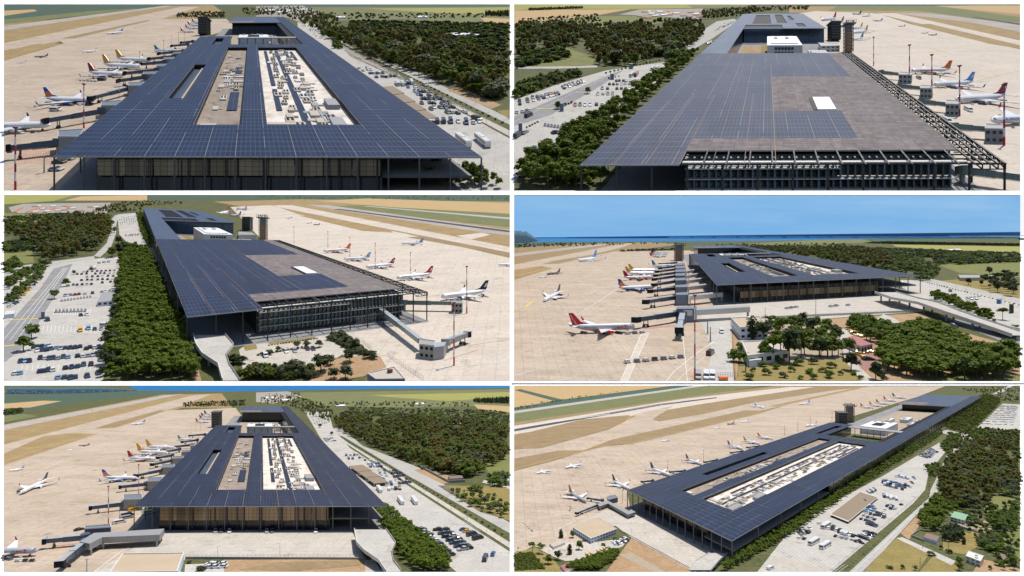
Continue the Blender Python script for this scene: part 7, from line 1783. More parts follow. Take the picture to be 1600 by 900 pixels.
 scatter(t, [(1060, 870), (1200, 800), (1400, 805), (1640, 850), (1650, 880), (1100, 884)], 2.6, [('bush', 'leaf_broad', 2, 'bush'), ('bush', 'leaf_olive', 1, 'bush')], 'garden shrubs, middle right view', 'young round shrub on the yellow lawn, middle right view', .33, seed=55)
 hedge(t, (1690, 840), (1750, 880), 8, 1.6, 'clipped bush along the taxi path, middle right view', 'leaf_dark')
 scatter(t, [(1030, 270), (1200, 258), (1640, 262), (1760, 300), (1780, 350), (1700, 380), (1500, 330), (1200, 278)], 12, FOREST, 'woodland, middle right view', 'brownish woodland tree beyond the terminal roof, middle right view', 1.2, seed=56)
 scatter(t, [(1640, 262), (2382, 292), (2382, 330), (1990, 345), (1780, 350)], 7, SCRUB, 'woodland', 'dark scrub tree in the middle distance, middle right view', 1.1, seed=57, wide=1.3)
 scatter(t, [(1650, 240), (1760, 234), (2382, 246), (2382, 254), (1800, 246)], 9, [('cypress', 'leaf_dark', 1, 'woodland_tree')], 'windbreak', 'dark tree of the far windbreak before the sea, middle right view', 1.6, seed=58)
 scatter(t, [(500, 278), (760, 270), (780, 276), (510, 284)], 7, [('broad', 'leaf_dark', 1, 'woodland_tree')], 'far trees', 'dark tree at the end of the apron, middle right view', .9, seed=59)
 scatter(t, [(1700, 370), (1960, 350), (2000, 380), (1940, 420), (1800, 400)], 9, MIX + SCRUB, 'woodland', 'mixed green tree beside the far road, middle right view', 1.2, seed=60)
 scatter(t, [(2200, 440), (2382, 400), (2382, 500), (2250, 470)], 10, [('umbrella', 'leaf_dark', 2, 'pine_tree'), ('broad', 'leaf_dark', 1, 'broadleaf_tree')], 'trees at the right edge', 'dark spreading tree at the right edge, middle right view', 1.3, seed=61)
 tree(t, 2240, 388, 12, 'broad', 'leaf_forest', 'broadleaf_tree', 'big brownish tree alone in the right meadow, middle right view', None, 1.2, True); tree(t, 2140, 436, 9, 'broad', 'leaf_dark', 'broadleaf_tree', 'dark pair of crowns before the grey compound, middle right view', None, 1.2, True)
 scatter(t, [(900, 250), (1200, 244), (1640, 244), (1500, 262), (1060, 268)], 9, SCRUB, 'far trees', 'far dark bush behind the terminal, middle right view', .9, seed=62, maxn=120)
 scatter(t, [(10, 246), (600, 238), (800, 242), (10, 262)], 9, SCRUB, 'far trees', 'far bush along the coast, middle right view', .8, seed=63, maxn=120)
def hill(t, pts, hs, label):
 """a low ridge with real depth; hs in survey units"""
 mb = MB(); rg = random.Random(3); n = 14; prof = []
 xs = [p[0] for p in pts]
 for i in range(n + 1):
  X = xs[0] + (xs[-1] - xs[0]) * i / n
  Y = np.interp(X, xs, [p[1] for p in pts]); h = np.interp(X, xs, hs)
  prof.append((X, Y, h * rg.uniform(.88, 1.0)))
 rows = []
 for (X, Y, h) in prof:
  u_ = t.u(X, Y); b = t.P(X, Y); D = h * u_ * .5
  rows.append([b, b + Vector((0, D * .5, h * u_ * .55)), b + Vector((0, D, h * u_)), b + Vector((0, D * 2.2, h * u_ * .4))])
 for a, b in zip(rows[:-1], rows[1:]):
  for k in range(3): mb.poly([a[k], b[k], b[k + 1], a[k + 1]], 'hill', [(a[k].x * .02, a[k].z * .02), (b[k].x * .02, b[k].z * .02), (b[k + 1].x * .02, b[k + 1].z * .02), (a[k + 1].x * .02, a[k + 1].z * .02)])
 tag(mb.build('hill', tract=t, smooth=True), kind='structure')
 mb = MB()
 for i in range(int((xs[-1] - xs[0]) * .35)):
  X, Y, h = rg.choice(prof); u_ = t.u(X, Y); z = rg.uniform(.02, .5); b = t.P(X, Y) + Vector((rg.uniform(-20, 20) * u_, h * u_ * .25 * z - 1 * u_, h * u_ * z * .9)); s = u_ * rg.uniform(.7, 1.5)
  mb.hexa([b + Vector((x * s, y * s, 0)) for x, y in ((-1, -1), (1, -1), (1, 1), (-1, 1))], [b + Vector((x * s, y * s, s * 1.2)) for x, y in ((-1, -1), (1, -1), (1, 1), (-1, 1))], 'offwhite', 'tan_wall' if rg.random() < .5 else 'offwhite')
 o = mb.build('hillside_town', tract=t)
 if o: tag(o, 'white houses of a far town on the %s' % label.split(',')[0].replace('bluish ', ''), 'town', kind='stuff')
ground('beige_yard', [(.36, .29, .21), (.44, .37, .28), (.28, .23, .16)], 0.5, 2.2)
# =================================================================== lower left view
Q5 = [(628, 573), (1815, 572), (1350, 105), (1100.6, 105)]
def view5():
 t = T5; n = t.name; L = ['nearest', 'second', 'third', 'fourth', 'fifth', 'sixth', 'seventh', 'eighth']
 base(t, 'scrub')
 sheet(t, 'sea', 'sea', [(600, 7), (2390, 7), (2390, 19), (1700, 24), (1050, 36), (640, 30)], 1)
 sheet(t, 'field', 'field_teal', [(19, 48), (640, 34), (900, 40), (400, 80), (19, 140)], 1)
 sheet(t, 'field', 'field_tan', [(19, 92), (200, 78), (290, 80), (140, 110), (19, 114)], 2)
 sheet(t, 'field', 'field_green', [(19, 150), (100, 138), (180, 150), (19, 180)], 2)
 hill(t, [(25, 46), (200, 46), (420, 42), (640, 32)], [30, 28, 26, 6], 'bluish hillside at the top left, lower left view')
 sheet(t, 'grassland', 'dry_grass', [(19, 190), (760, 50), (1040, 44), (1090, 112), (850, 112), (450, 240), (19, 385)], 2)
 sheet(t, 'runway', 'runway', [(19, 216), (19, 192), (780, 52), (860, 46), (700, 80)], 3)
 sheet(t, 'taxiway', 'apron', [(19, 328), (19, 284), (900, 54), (990, 48), (860, 100), (540, 190), (440, 240), (330, 232)], 3)
 sheet(t, 'apron', 'apron', [(19, 881), (19, 372), (350, 262), (455, 235), (440, 208), (760, 124), (1105, 112), (1140, 160), (1000, 215), (660, 600), (780, 740), (600, 881)], 4)
 sheet(t, 'grassland', 'dry_grass', [(19, 380), (19, 326), (200, 246), (330, 230), (455, 234), (150, 336)], 5)
 sheet(t, 'grassland', 'brown_grass', [(440, 209), (520, 184), (750, 122), (782, 124), (540, 206)], 5)
 mb = MB()
 stripe(t, mb, 'paint_yellow', [(19, 362), (200, 300), (420, 240)], 2.5, 7); stripe(t, mb, 'paint_white', [(19, 205), (800, 52)], 2, 7); stripe(t, mb, 'paint_white', [(19, 460), (120, 430), (300, 360)], 2.5, 7)
 stripe(t, mb, 'paint_yellow', [(40, 515), (90, 512)], 9, 7); stripe(t, mb, 'paint_yellow', [(160, 575), (215, 568)], 6, 7); stripe(t, mb, 'paint_yellow', [(245, 778), (275, 772)], 12, 7); stripe(t, mb, 'paint_yellow', [(360, 874), (390, 870)], 10, 7)
 stripe(t, mb, 'paint_red', [(250, 760), (380, 745)], 14, 7); stripe(t, mb, 'paint_white', [(440, 881), (560, 790), (660, 740)], 4, 8)
 tag(mb.build('painted_lines', tract=t), kind='structure')
 sheet(t, 'forecourt', 'concrete', [(440, 881), (600, 790), (700, 700), (1650, 690), (1712, 822), (870, 818), (820, 881)], 5)
 sheet(t, 'bare_ground', 'dirt', [(1040, 881), (1050, 824), (1712, 820), (1760, 881)], 4); sheet(t, 'bare_ground', 'brown_grass', [(1120, 870), (1300, 835), (1690, 826), (1690, 850), (1400, 875)], 6)
 sheet(t, 'service_road', 'concrete', [(1710, 824), (1755, 824), (1790, 881), (1712, 881)], 6); sheet(t, 'yard', 'car_park', [(865, 881), (868, 845), (1050, 840), (1050, 881)], 5)
 sheet(t, 'field', 'field_green', [(1400, 40), (2390, 24), (2390, 100), (1900, 110), (1450, 100)], 1); sheet(t, 'field', 'field_yellow', [(1720, 52), (2390, 38), (2390, 60), (2100, 80), (1900, 66)], 2); sheet(t, 'field', 'field_tan', [(2220, 96), (2390, 104), (2390, 134), (2240, 116)], 3)
 sheet(t, 'town_ground', 'town', [(1200, 40), (1350, 34), (1420, 60), (1280, 92), (1200, 84)], 3)
 sheet(t, 'meadow', 'meadow', [(2260, 340), (2390, 330), (2390, 440), (2290, 420)], 3)
 sheet(t, 'car_park', 'car_park', [(1430, 130), (1540, 130), (1560, 205), (1640, 300), (2390, 786), (2390, 881), (2140, 881), (1750, 560), (1500, 250)], 3)
 sheet(t, 'road', 'road', [(1560, 208), (1600, 205), (1700, 290), (1960, 390), (2080, 470), (2390, 650), (2390, 700), (1950, 450), (1640, 290)], 4)
 sheet(t, 'verge', 'scrub', [(1590, 245), (1605, 244), (2390, 716), (2390, 742), (1640, 282)], 5); sheet(t, 'pavement', 'concrete', [(1580, 252), (1594, 248), (2390, 742), (2390, 770)], 5)
 sheet(t, 'bare_ground', 'dirt', [(1940, 402), (2020, 396), (2170, 455), (2075, 468)], 5); sheet(t, 'grassland', 'lawn', [(2050, 475), (2390, 480), (2390, 640), (2250, 600)], 4); sheet(t, 'track', 'car_park', [(2270, 450), (2390, 480), (2390, 492), (2260, 462)], 6)
 mb = MB()
 for i in range(20): stripe(t, mb, 'paint_white', [(1850 + i * 19, 590 + i * 3), (1900 + i * 22, 640 + i * 3)], 1.2, 6)
 tag(mb.build('painted_lines', tract=t), kind='structure')
 pl, root = terminal_south(t, Q5, .138, 'airport terminal under a dark solar roof with shaded forecourt, %s view' % n, seed=3)
 courtyard_stuff(pl, t, n)
 ramp(t, [(1735, 682), (1755, 745), (1770, 785), (1805, 830), (1845, 880)], [6.5, 6.5, 6.3, 5.8, 5.2], [(75, 75), (85, 100), (62, 66), (30, 40), (38, 40)], 'concrete ramp leaving the shaded right end of the canopy, %s view' % n, n)
 car(t, 1761, 700, (0, 5), 'car', 'navy', '', None, 'dark blue car driving on the ramp, lower left view')
 control_tower(t, 1016, 202, 128, 34, 'dark control tower at the far end of the terminal, lower left view')
 g = 'airliners on the lower left view apron'
 airliner(t, (178, 778), (-140, 788), 'white and grey airliner with red lettering cut by the left edge, lower left view', 'red', 'red', body='plane_grey', group=g, text=('Jet2', .135, .33, -.042, .034, 'red'), tip='red')
 airliner(t, (97, 508), (224, 446), 'white airliner with navy fin alone on the open apron, lower left view', 'navy', group=g, kp=2.1, span=.34)
 airliner(t, (645, 441), (478, 438), 'white and blue airliner with a blue and orange fin, lower left view', 'blue', 'blue', belly='blue', finlow='orange', group=g)
 airliner(t, (732, 352), (597, 346), 'white airliner with dark red fin and red engine at the bridges, lower left view', 'dark_red', 'red', group=g, text=('Jet2', .14, .34, -.035, .03, 'red'))
 airliner(t, (787, 323), (640, 316), 'white airliner with amber fin, nearer of the two, lower left view', 'amber', group=g)
 airliner(t, (822, 299), (683, 294), 'white airliner with amber fin, farther of the two, lower left view', 'amber', group=g)
 airliner(t, (915, 259), (832, 258), 'white airliner with turquoise fin by the far bridges, lower left view', 'turquoise', group=g)
 for i, (x, y, f) in enumerate(((980, 178, 'red'), (998, 163, 'dark_red'), (1006, 152, 'purple'), (1020, 142, 'navy'))): airliner(t, (x, y), (x - 64, y - 2), 'tiny airliner with %s fin in the far row, lower left view' % f.replace('_', ' '), f, parts=False, group=g, belly='red' if i == 0 else None)
 for a, b, f, lb, kw in (((40, 406), (114, 396), 'skyblue', 'small white and blue jet near the left edge, lower left view', {}), ((310, 312), (348, 308), 'plane_white', 'small all white jet mid apron, lower left view', {}), ((368, 288), (421, 286), 'plane_brown', 'small brown jet mid apron, lower left view', dict(body='plane_brown')), ((614, 188), (681, 182), 'skyblue', 'white airliner with blue tail on the far apron, lower left view', {}), ((406, 130), (432, 128), 'orange', 'tiny orange tailed airliner on the runway, lower left view', {})):
  airliner(t, a, b, lb, f, parts=False, group=g, **kw)
 cart_train(t, [(722 + i * 14, 160 - i * 4) for i in range(4)], ('tiny tug leading far carts, lower left view', 'tiny cart of the far train, lower left view'))
 cart_train(t, [(84, 834), (119, 834), (151, 834)], ('baggage tug below the lettered airliner, lower left view', 'baggage cart below the lettered airliner, lower left view'))
 for i, (a, b, h) in enumerate((((400, 716), (200, 735), 5.2), ((585, 560), (415, 580), 5.2), ((688, 468), (556, 482), 5.2), ((765, 402), (632, 430), 5), ((806, 358), (708, 378), 5), ((806, 334), (735, 346), 5), ((840, 305), (770, 318), 5), ((900, 285), (805, 294), 5), ((925, 262), (850, 272), 5), ((960, 236), (884, 242), 5))):
  bridge(t, a, b, h, '%s grey boarding bridge on the left side, lower left view' % (L + ['ninth', 'tenth'])[i])
 bridge(t, (402, 742), (275, 846), 5.2, 'long boarding bridge slanting to the bottom left, lower left view')
 for i, (q, h) in enumerate((((578, 520, 665, 518, 668, 540, 580, 542), 9), ((690, 440, 762, 438, 755, 455, 692, 457), 9), ((757, 378, 820, 376, 815, 390, 758, 392), 8), ((808, 340, 862, 338, 858, 348, 808, 350), 8), ((850, 312, 890, 310, 887, 318, 850, 320), 8), ((893, 284, 925, 282, 922, 290, 893, 291), 8))):
  block(t, [(q[0], q[1]), (q[2], q[3]), (q[4], q[5]), (q[6], q[7])][::-1], h, '%s pier head block beside the canopy, lower left view' % L[i], 'pier_head', 'pier head', 'louvre', 'bluegrey', 'pier head blocks', sideuv=(4, 4))
 block(t, [(395, 668), (518, 660), (520, 672), (398, 680)][::-1], 7, 'dark long pier head block behind the raised walkway, lower left view', 'pier_head', 'pier head', 'darkblue', 'bluegrey')
 block(t, [(440, 698), (770, 678), (748, 706), (480, 718), (420, 748), (372, 738)][::-1], 7.5, 'pale raised walkway bent like an elbow to the terminal, lower left view', 'walkway', 'walkway', 'louvre', 'steel_pale', stilts=3.6, parapet=False, sideuv=(3, 6))
 for i, (x, y, yt_) in enumerate(((508, 656, 480), (650, 520, 378), (672, 520, 470), (797, 300, 272), (871, 250, 222), (895, 240, 205), (918, 225, 190), (940, 215, 180))): mast(t, x, y, yt_, 'red and white floodlight mast, %s from the front, lower left view' % L[i], group='floodlight masts', thick=.013)
 mast(t, 560, 640, 596, 'short grey camera post behind the bridge, lower left view', striped=False, thick=.03); mast(t, 407, 880, 824, 'short dark post at the bottom left, lower left view', striped=False, thick=.05)
 for x, y, c, k, lb in ((560, 653, 'white', 'van', 'white pickup left of the canopy corner'), (595, 632, 'silver', 'van', 'pale van by the canopy corner'), (598, 620, 'navy', 'van', 'navy van by the canopy corner'), (697, 608, 'white', 'van', 'white van behind the corner columns'), (632, 594, 'yellow', 'van', 'yellow loader under the canopy edge'), (460, 768, 'white', 'car', 'white car under the raised walkway'), (374, 686, 'black', 'car', 'black tug left of the dark block')): car(t, x, y, (5, -1), k, c, '', 'apron vehicles', lb + ', lower left view')
 block(t, [(575, 797), (862, 793), (830, 881), (515, 884)], 5, 'flat tan roofed building with blue white wall at the bottom, lower left view', wall='bluewhite', roof='tan_roof')
 lot(t, [(970, 846), (1052, 842), (1058, 881), (968, 881)], 3, 3, ['white'], 'in the small yard right of the tan roof, lower left view', 'white cars in the yard, lower left view', 1, 2, heading='row')
 wall(t, (868, 820), (1712, 824), 1.1, 'low grey wall edging the forecourt, lower left view', 'grey'); fence(t, (870, 814), (1700, 814), 2.0, 44, 'thin railing on the forecourt edge, lower left view')
 lamp_post(t, 1020, 812, 6.5, 'slim lamp post on the forecourt, left one, lower left view', None); lamp_post(t, 1312, 806, 7.5, 'slim lamp post on the forecourt, right one, lower left view', None)
 for i, x in enumerate((1010, 1035, 1075, 1250, 1275, 1480)): car(t, x, 694, (0, 4), 'car', ['silver', 'grey', 'white'][i % 3], 'in the canopy shade on the forecourt, lower left view')
 wh = 'in the car park right of the terminal, lower left view'; dk = ['navy', 'black', 'white', 'navy', 'teal', 'silver', 'black', 'dark red']
 lot(t, [(1940, 680), (1985, 676), (2130, 812), (2080, 822)], 9, 2, ['silver', 'navy', 'white', 'black', 'teal'], wh, None, .95, 3, heading='row', s=1.1); lot(t, [(2030, 680), (2090, 678), (2215, 780), (2165, 788)], 7, 2, dk, wh, None, .95, 4, heading='row', s=1.15)
 for x, y, c, k in ((2175, 686, 'blue', 'car'), (2190, 694, 'yellow', 'car'), (2212, 710, 'navy', 'van'), (2240, 728, 'black', 'van'), (2275, 822, 'navy', 'van'), (2311, 800, 'blue', 'car'), (2229, 870, 'navy', 'car'), (2378, 680, 'navy', 'car')): car(t, x, y, (4, -1) if y < 740 else (2, -5), k, c, wh)
 for x, y, lb in ((1878, 556, 'left white coach of the pair on open concrete'), (1942, 556, 'right white coach of the pair on open concrete'), (1778, 502, 'white coach at the corner of the brown shade roof')): car(t, x, y, (3, 4), 'bus', 'white', '', 'coaches', lb + ', lower left view', s=.9)
 lot(t, [(1820, 405), (1870, 402), (1935, 470), (1870, 482)], 5, 4, ['black', 'navy', 'black', 'white', 'teal'], wh, None, .95, 5, s=1.1); lot(t, [(1760, 400), (1810, 398), (1850, 480), (1800, 485)], 6, 2, ['white', 'navy', 'pale blue'], wh, None, .85, 6, s=1.1)
 lot(t, [(1815, 485), (1870, 482), (1890, 508), (1820, 512)], 1, 4, ['black', 'white', 'black'], wh, None, .9, 7, kind=['van', 'car']); lot(t, [(1712, 372), (1780, 370), (1800, 392), (1730, 396)], 2, 4, ['white', 'navy', 'blue'], wh, None, .9, 8, kind='bus', s=.6)
 lot(t, [(1610, 330), (1680, 326), (1700, 356), (1630, 362)], 2, 4, ['navy', 'blue', 'white'], wh, None, .9, 9, kind='bus', s=.6); lot(t, [(1685, 340), (1740, 335), (1760, 362), (1710, 366)], 2, 3, ['navy', 'white'], wh, None, .8, 10); lot(t, [(1510, 255), (1560, 252), (1580, 270), (1530, 275)], 3, 5, ['white', 'blue', 'silver'], wh, None, .9, 11); lot(t, [(1440, 134), (1530, 134), (1545, 185), (1475, 195)], 8, 7, ['white', 'silver', 'navy'], wh, None, .7, 12)
 for i in range(3):
  o = (i * 40, i * 28)
  block(t, [(1636 + o[0], 384 + o[1]), (1700 + o[0], 378 + o[1]), (1742 + o[0], 404 + o[1]), (1674 + o[0], 411 + o[1])][::-1], 3.4, '%s brown shade roof along the canopy edge, lower left view' % ['farthest', 'middle', 'nearest'][i], 'carport', 'carport', 'shade_roof', 'shade_roof', 'shade roofs', parapet=False, stilts=3)
 hedge(t, (1612, 258), (2388, 730), 60, 1.7, 'small clipped bush in the road verge, lower left view')
 for (X, Y) in along(t, (1600, 262), (2386, 766), 20): lamp_post(t, X, Y, 7, 'slim grey lamp post along the car park fence, lower left view', 'lamp posts by the car park, lower left view')
 block(t, [(2070, 175), (2110, 170), (2210, 174), (2200, 184), (2090, 186)][::-1], 3, 'low white shed among the dark trees, lower left view', wall='bluewhite', roof='white', parapet=False)
 block(t, [(2310, 432), (2380, 440), (2390, 452), (2330, 448)][::-1], 4, 'white house with flat roof at the right edge, lower left view', 'house', 'house', wall='offwhite', roof='bluewhite', parapet=False); block(t, [(2100, 430), (2165, 428), (2172, 440), (2110, 444)][::-1], 3.5, 'grey shed at the end of the compound wall, lower left view', wall='grey', roof='brown_roof', parapet=False)
 wall(t, (1970, 392), (2100, 462), 2.4, 'grey compound wall beside the bare lot, lower left view', 'grey'); wall(t, (2100, 464), (2180, 460), 2.4, 'short grey wall in front of the shed, lower left view', 'grey')
 scatter(t, [(1750, 590), (1800, 590), (1900, 660), (2070, 800), (2100, 850), (2100, 878), (1960, 880), (1900, 830), (1820, 720)], 6.5, PINES, 'pines beside the ramp, lower left view', 'dark round pine in the strip beside the ramp, lower left view', 1.4, seed=71, hvar=.2)
 tree(t, 2150, 884, 6, 'pine', 'leaf_pine', 'pine_tree', 'big round pine at the bottom of the car park, lower left view', None, 1.3, True)
 scatter(t, [(1560, 165), (1720, 150), (2390, 210), (2390, 330), (2280, 410), (2180, 440), (1990, 395), (1760, 300), (1590, 218)], 13, FOREST, 'woodland, lower left view', 'brownish green woodland tree beyond the road, lower left view', 1.45, seed=72)
 scatter(t, [(1960, 340), (2150, 350), (2280, 420), (2190, 440), (2080, 420)], 10, [('umbrella', 'leaf_pine', 3, 'pine_tree'), ('broad', 'leaf_broad', 2, 'broadleaf_tree')], 'trees at the wood edge, lower left view', 'spreading green tree at the edge of the wood, lower left view', 1.3, seed=73, wide=1.4)
 scatter(t, [(1600, 110), (2390, 130), (2390, 210), (1720, 150), (1600, 160)], 6, SCRUB, 'far scrub', 'dark scrub bush beyond the wood, lower left view', 1.1, seed=74, wide=1.5, maxn=420)
 scatter(t, [(1250, 50), (1400, 46), (1560, 130), (1560, 190), (1480, 165), (1330, 98), (1200, 96)], 11, FOREST, 'far trees', 'far dark tree behind the terminal, lower left view', 1.0, seed=75, maxn=200)
 scatter(t, [(2220, 74), (2390, 66), (2390, 96), (2220, 88)], 12, [('cypress', 'leaf_dark', 1, 'woodland_tree')], 'far trees', 'tall dark tree of the far windbreak, lower left view', 1.4, seed=76); scatter(t, [(860, 92), (1150, 82), (1150, 106), (860, 112)], 9, [('broad', 'leaf_dark', 1, 'broadleaf_tree')], 'far trees', 'dark tree in the row at the end of the apron, lower left view', .75, seed=77); scatter(t, [(1450, 85), (2200, 88), (2200, 108), (1450, 104)], 7, SCRUB, 'far trees', 'far dark bush among the fields, lower left view', .8, seed=78, maxn=110); scatter(t, [(19, 130), (100, 120), (100, 140), (19, 148)], 9, SCRUB, 'far trees', 'dark bush at the left edge, lower left view', 1.2, seed=79)
 scatter(t, [(2100, 500), (2240, 500), (2390, 560), (2390, 640), (2200, 580)], 5, MIX, 'garden trees, lower left view', 'loose green tree on the yellow grass, lower left view', .6, seed=80, wide=1.3); scatter(t, [(2290, 440), (2390, 450), (2390, 490), (2300, 480)], 8, MIX, 'garden trees', 'leafy tree around the white house, lower left view', 1.2, seed=81)
 for i, (x, y, hh) in enumerate(((945, 878, 3.6), (478, 882, 2.4), (610, 884, 1.5), (885, 842, 2), (1500, 205, 9), (1555, 240, 8))): tree(t, x, y, hh, 'bush' if y > 300 else 'broad', 'leaf_dark', 'bush' if y > 300 else 'broadleaf_tree', 'dark %s, lower left view' % ['round bush in the yard by the white cars', 'small pointed bush left of the tan roof', 'low bush before the tan roof', 'bush at the tan building corner', 'tree at the head of the car park, left', 'tree at the head of the car park, right'][i], None, 1.3, True)
 for x, y in ((1320, 70), (1240, 60), (1570, 96), (1940, 88)): block(t, [(x, y), (x + 46, y - 1), (x + 50, y + 6), (x + 5, y + 7)][::-1], 4, {1320: 'pale shed right above the terminal', 1240: 'pale hall above the far roof', 1570: 'white barn in the fields', 1940: 'grey barn near the yellow field'}[x] + ', lower left view', wall='offwhite', roof='white', parapet=False)
# =================================================================== lower right view
FL6, FR6, BR6 = (540, 497), (1030, 735), (2205, 58)
BL6 = solve_far(FL6, None, (0, V_LEFT), (1490, 180), (1490, 180), lambda p: [FL6, FR6, BR6, p])
Q6 = [FL6, FR6, BR6, BL6]
def view6():
 t = T6; n = t.name; L = ['nearest', 'second', 'third', 'fourth', 'fifth', 'sixth', 'seventh', 'eighth']
 base(t, 'scrub')
 sheet(t, 'field', 'field_tan', [(10, 7), (770, 7), (240, 76), (10, 110)], 1); sheet(t, 'verge', 'field_teal', [(10, 28), (40, 24), (240, 74), (205, 82)], 2)
 sheet(t, 'verge', 'field_teal', [(10, 112), (240, 72), (760, 7), (900, 7), (10, 132)], 2); sheet(t, 'track', 'road', [(10, 138), (10, 126), (860, 7), (920, 7)], 3)
 sheet(t, 'field', 'field_green', [(10, 180), (10, 138), (920, 7), (1180, 7), (1000, 36)], 1)
 sheet(t, 'grassland', 'brown_grass', [(10, 330), (10, 180), (1000, 36), (1250, 7), (1700, 7), (1600, 30), (700, 260), (10, 420)], 2)
 sheet(t, 'runway', 'apron_pale', [(10, 236), (10, 196), (800, 70), (1300, 14), (1420, 14), (900, 92), (500, 160)], 3); sheet(t, 'runway_edge', 'tarmac', [(10, 222), (10, 212), (700, 92), (960, 62), (960, 66), (700, 100)], 4)
 sheet(t, 'taxiway', 'apron', [(10, 350), (10, 306), (140, 300), (450, 215), (580, 150), (560, 145), (760, 100), (700, 140), (660, 165), (690, 175), (900, 140), (1120, 90), (1500, 30), (1660, 14), (1560, 40), (1160, 125), (470, 260), (420, 280), (330, 312), (220, 312)], 4)
 sheet(t, 'apron', 'apron', [(10, 881), (10, 408), (180, 366), (330, 318), (440, 292), (560, 282), (1150, 142), (1300, 95), (1680, 10), (2030, 10), (1900, 60), (1500, 180), (540, 500), (560, 620), (420, 700), (200, 780), (100, 760), (40, 790)], 5)
 for m_, pts in (('brown_grass', [(10, 242), (330, 166), (540, 146), (576, 152), (440, 214), (130, 298), (10, 308)]), ('brown_grass', [(660, 164), (700, 138), (880, 96), (1100, 62), (1130, 84), (900, 138), (690, 172)]), ('brown_grass', [(428, 276), (470, 260), (1090, 124), (1158, 124), (1150, 138), (560, 282), (440, 290)]), ('brown_grass', [(10, 378), (220, 312), (308, 312), (320, 322), (170, 364), (10, 406)]), ('dry_grass', [(1200, 105), (1600, 20), (1650, 12), (1620, 24), (1240, 106)])): sheet(t, 'grassland', m_, pts, 6)
 mb = MB()
 stripe(t, mb, 'paint_yellow', [(10, 398), (330, 316), (420, 276), (560, 150)], 2.5, 8); stripe(t, mb, 'paint_yellow', [(420, 284), (480, 296), (1160, 136)], 2.5, 8); stripe(t, mb, 'paint_white', [(10, 210), (800, 80)], 3, 8); stripe(t, mb, 'paint_white', [(10, 204), (460, 140)], 8, 8); stripe(t, mb, 'paint_white', [(20, 470), (400, 440), (900, 300)], 2, 8); stripe(t, mb, 'paint_white', [(10, 740), (190, 690), (300, 640)], 3, 8); stripe(t, mb, 'paint_yellow', [(510, 380), (600, 350)], 4, 8)
 tag(mb.build('painted_lines', tract=t), kind='structure')
 sheet(t, 'forecourt', 'concrete', [(300, 660), (440, 590), (560, 600), (1010, 800), (960, 860), (850, 878), (560, 720), (490, 668), (400, 622)], 6)
 sheet(t, 'bare_ground', 'dirt', [(440, 881), (510, 790), (560, 722), (850, 878), (850, 881)], 6); sheet(t, 'path', 'beige_yard', [(500, 800), (560, 790), (720, 881), (660, 881)], 7)
 sheet(t, 'lawn', 'lawn', [(10, 881), (10, 790), (110, 766), (180, 800), (240, 881)], 6); sheet(t, 'yard', 'concrete', [(120, 780), (240, 740), (400, 740), (545, 720), (520, 760), (380, 820), (250, 830)], 6); sheet(t, 'grove_floor', 'scrub', [(240, 881), (260, 850), (400, 810), (500, 790), (440, 881)], 7)
 sheet(t, 'car_park', 'car_park', [(1150, 881), (1330, 650), (1740, 430), (1960, 300), (2010, 270), (2030, 320), (1950, 420), (1950, 480), (1880, 560), (1500, 881)], 4)
 sheet(t, 'road', 'road', [(1560, 881), (1860, 600), (1950, 520), (1990, 440), (2040, 330), (2120, 260), (2000, 225), (2040, 215), (2180, 245), (2080, 340), (2030, 400), (2000, 500), (1900, 610), (1650, 881)], 5)
 sheet(t, 'verge', 'scrub', [(1545, 881), (1850, 600), (1930, 525), (1950, 430), (1975, 430), (1955, 530), (1872, 606), (1580, 881)], 6)
 sheet(t, 'bare_ground', 'dirt', [(1820, 700), (1910, 605), (1960, 600), (1890, 690), (1860, 730)], 5); sheet(t, 'track', 'car_park', [(1800, 722), (1830, 718), (2080, 830), (2060, 850), (1960, 800)], 6); sheet(t, 'lawn', 'lawn', [(1640, 881), (1800, 724), (1960, 790), (1900, 881)], 5); sheet(t, 'lawn', 'lawn', [(1910, 881), (1980, 800), (2100, 850), (2080, 881)], 5)
 sheet(t, 'yard', 'beige_yard', [(2050, 600), (2100, 620), (2220, 640), (2260, 670), (2210, 710), (2100, 670)], 5); sheet(t, 'meadow', 'meadow', [(2220, 520), (2382, 540), (2382, 600), (2260, 620), (2200, 580)], 4); sheet(t, 'meadow', 'meadow', [(2300, 690), (2382, 640), (2382, 830), (2260, 800)], 4); sheet(t, 'bare_ground', 'lawn', [(2020, 700), (2180, 690), (2220, 740), (2120, 800), (2020, 780)], 4); sheet(t, 'bare_ground', 'dirt', [(2200, 820), (2340, 850), (2382, 870), (2382, 881), (2160, 881)], 5)
 sheet(t, 'car_park', 'car_park', [(2180, 205), (2300, 92), (2382, 96), (2382, 220), (2290, 215)], 5); sheet(t, 'road', 'road', [(2250, 48), (2330, 7), (2350, 7), (2290, 46)], 5)
 mb = MB()
 for i in range(22): stripe(t, mb, 'paint_white', [(1210 + i * 15, 800 + i * 4), (1260 + i * 15, 765 + i * 4)], 1.3, 6)
 for i in range(16): stripe(t, mb, 'paint_yellow', [(1200 + i * 17, 846 + i * 2), (1240 + i * 17, 815 + i * 2)], 1.3, 6)
 stripe(t, mb, 'paint_white', [(1600, 881), (1890, 605)], 1.6, 7)
 tag(mb.build('painted_lines', tract=t), kind='structure')
 pl, root = terminal_south(t, Q6, .11, 'very long airport terminal under one navy solar roof seen obliquely, %s view' % n, seed=3, fv=.010, colw=.0026, gl=(.40, .62))
 courtyard_stuff(pl, t, n)
 control_tower(t, 1543, 184, 130, 38, 'black control tower beside the middle of the terminal, lower right view'); control_tower(t, 1582, 178, 90, 34, 'tan scaffolded tower beside the black one, lower right view', True)
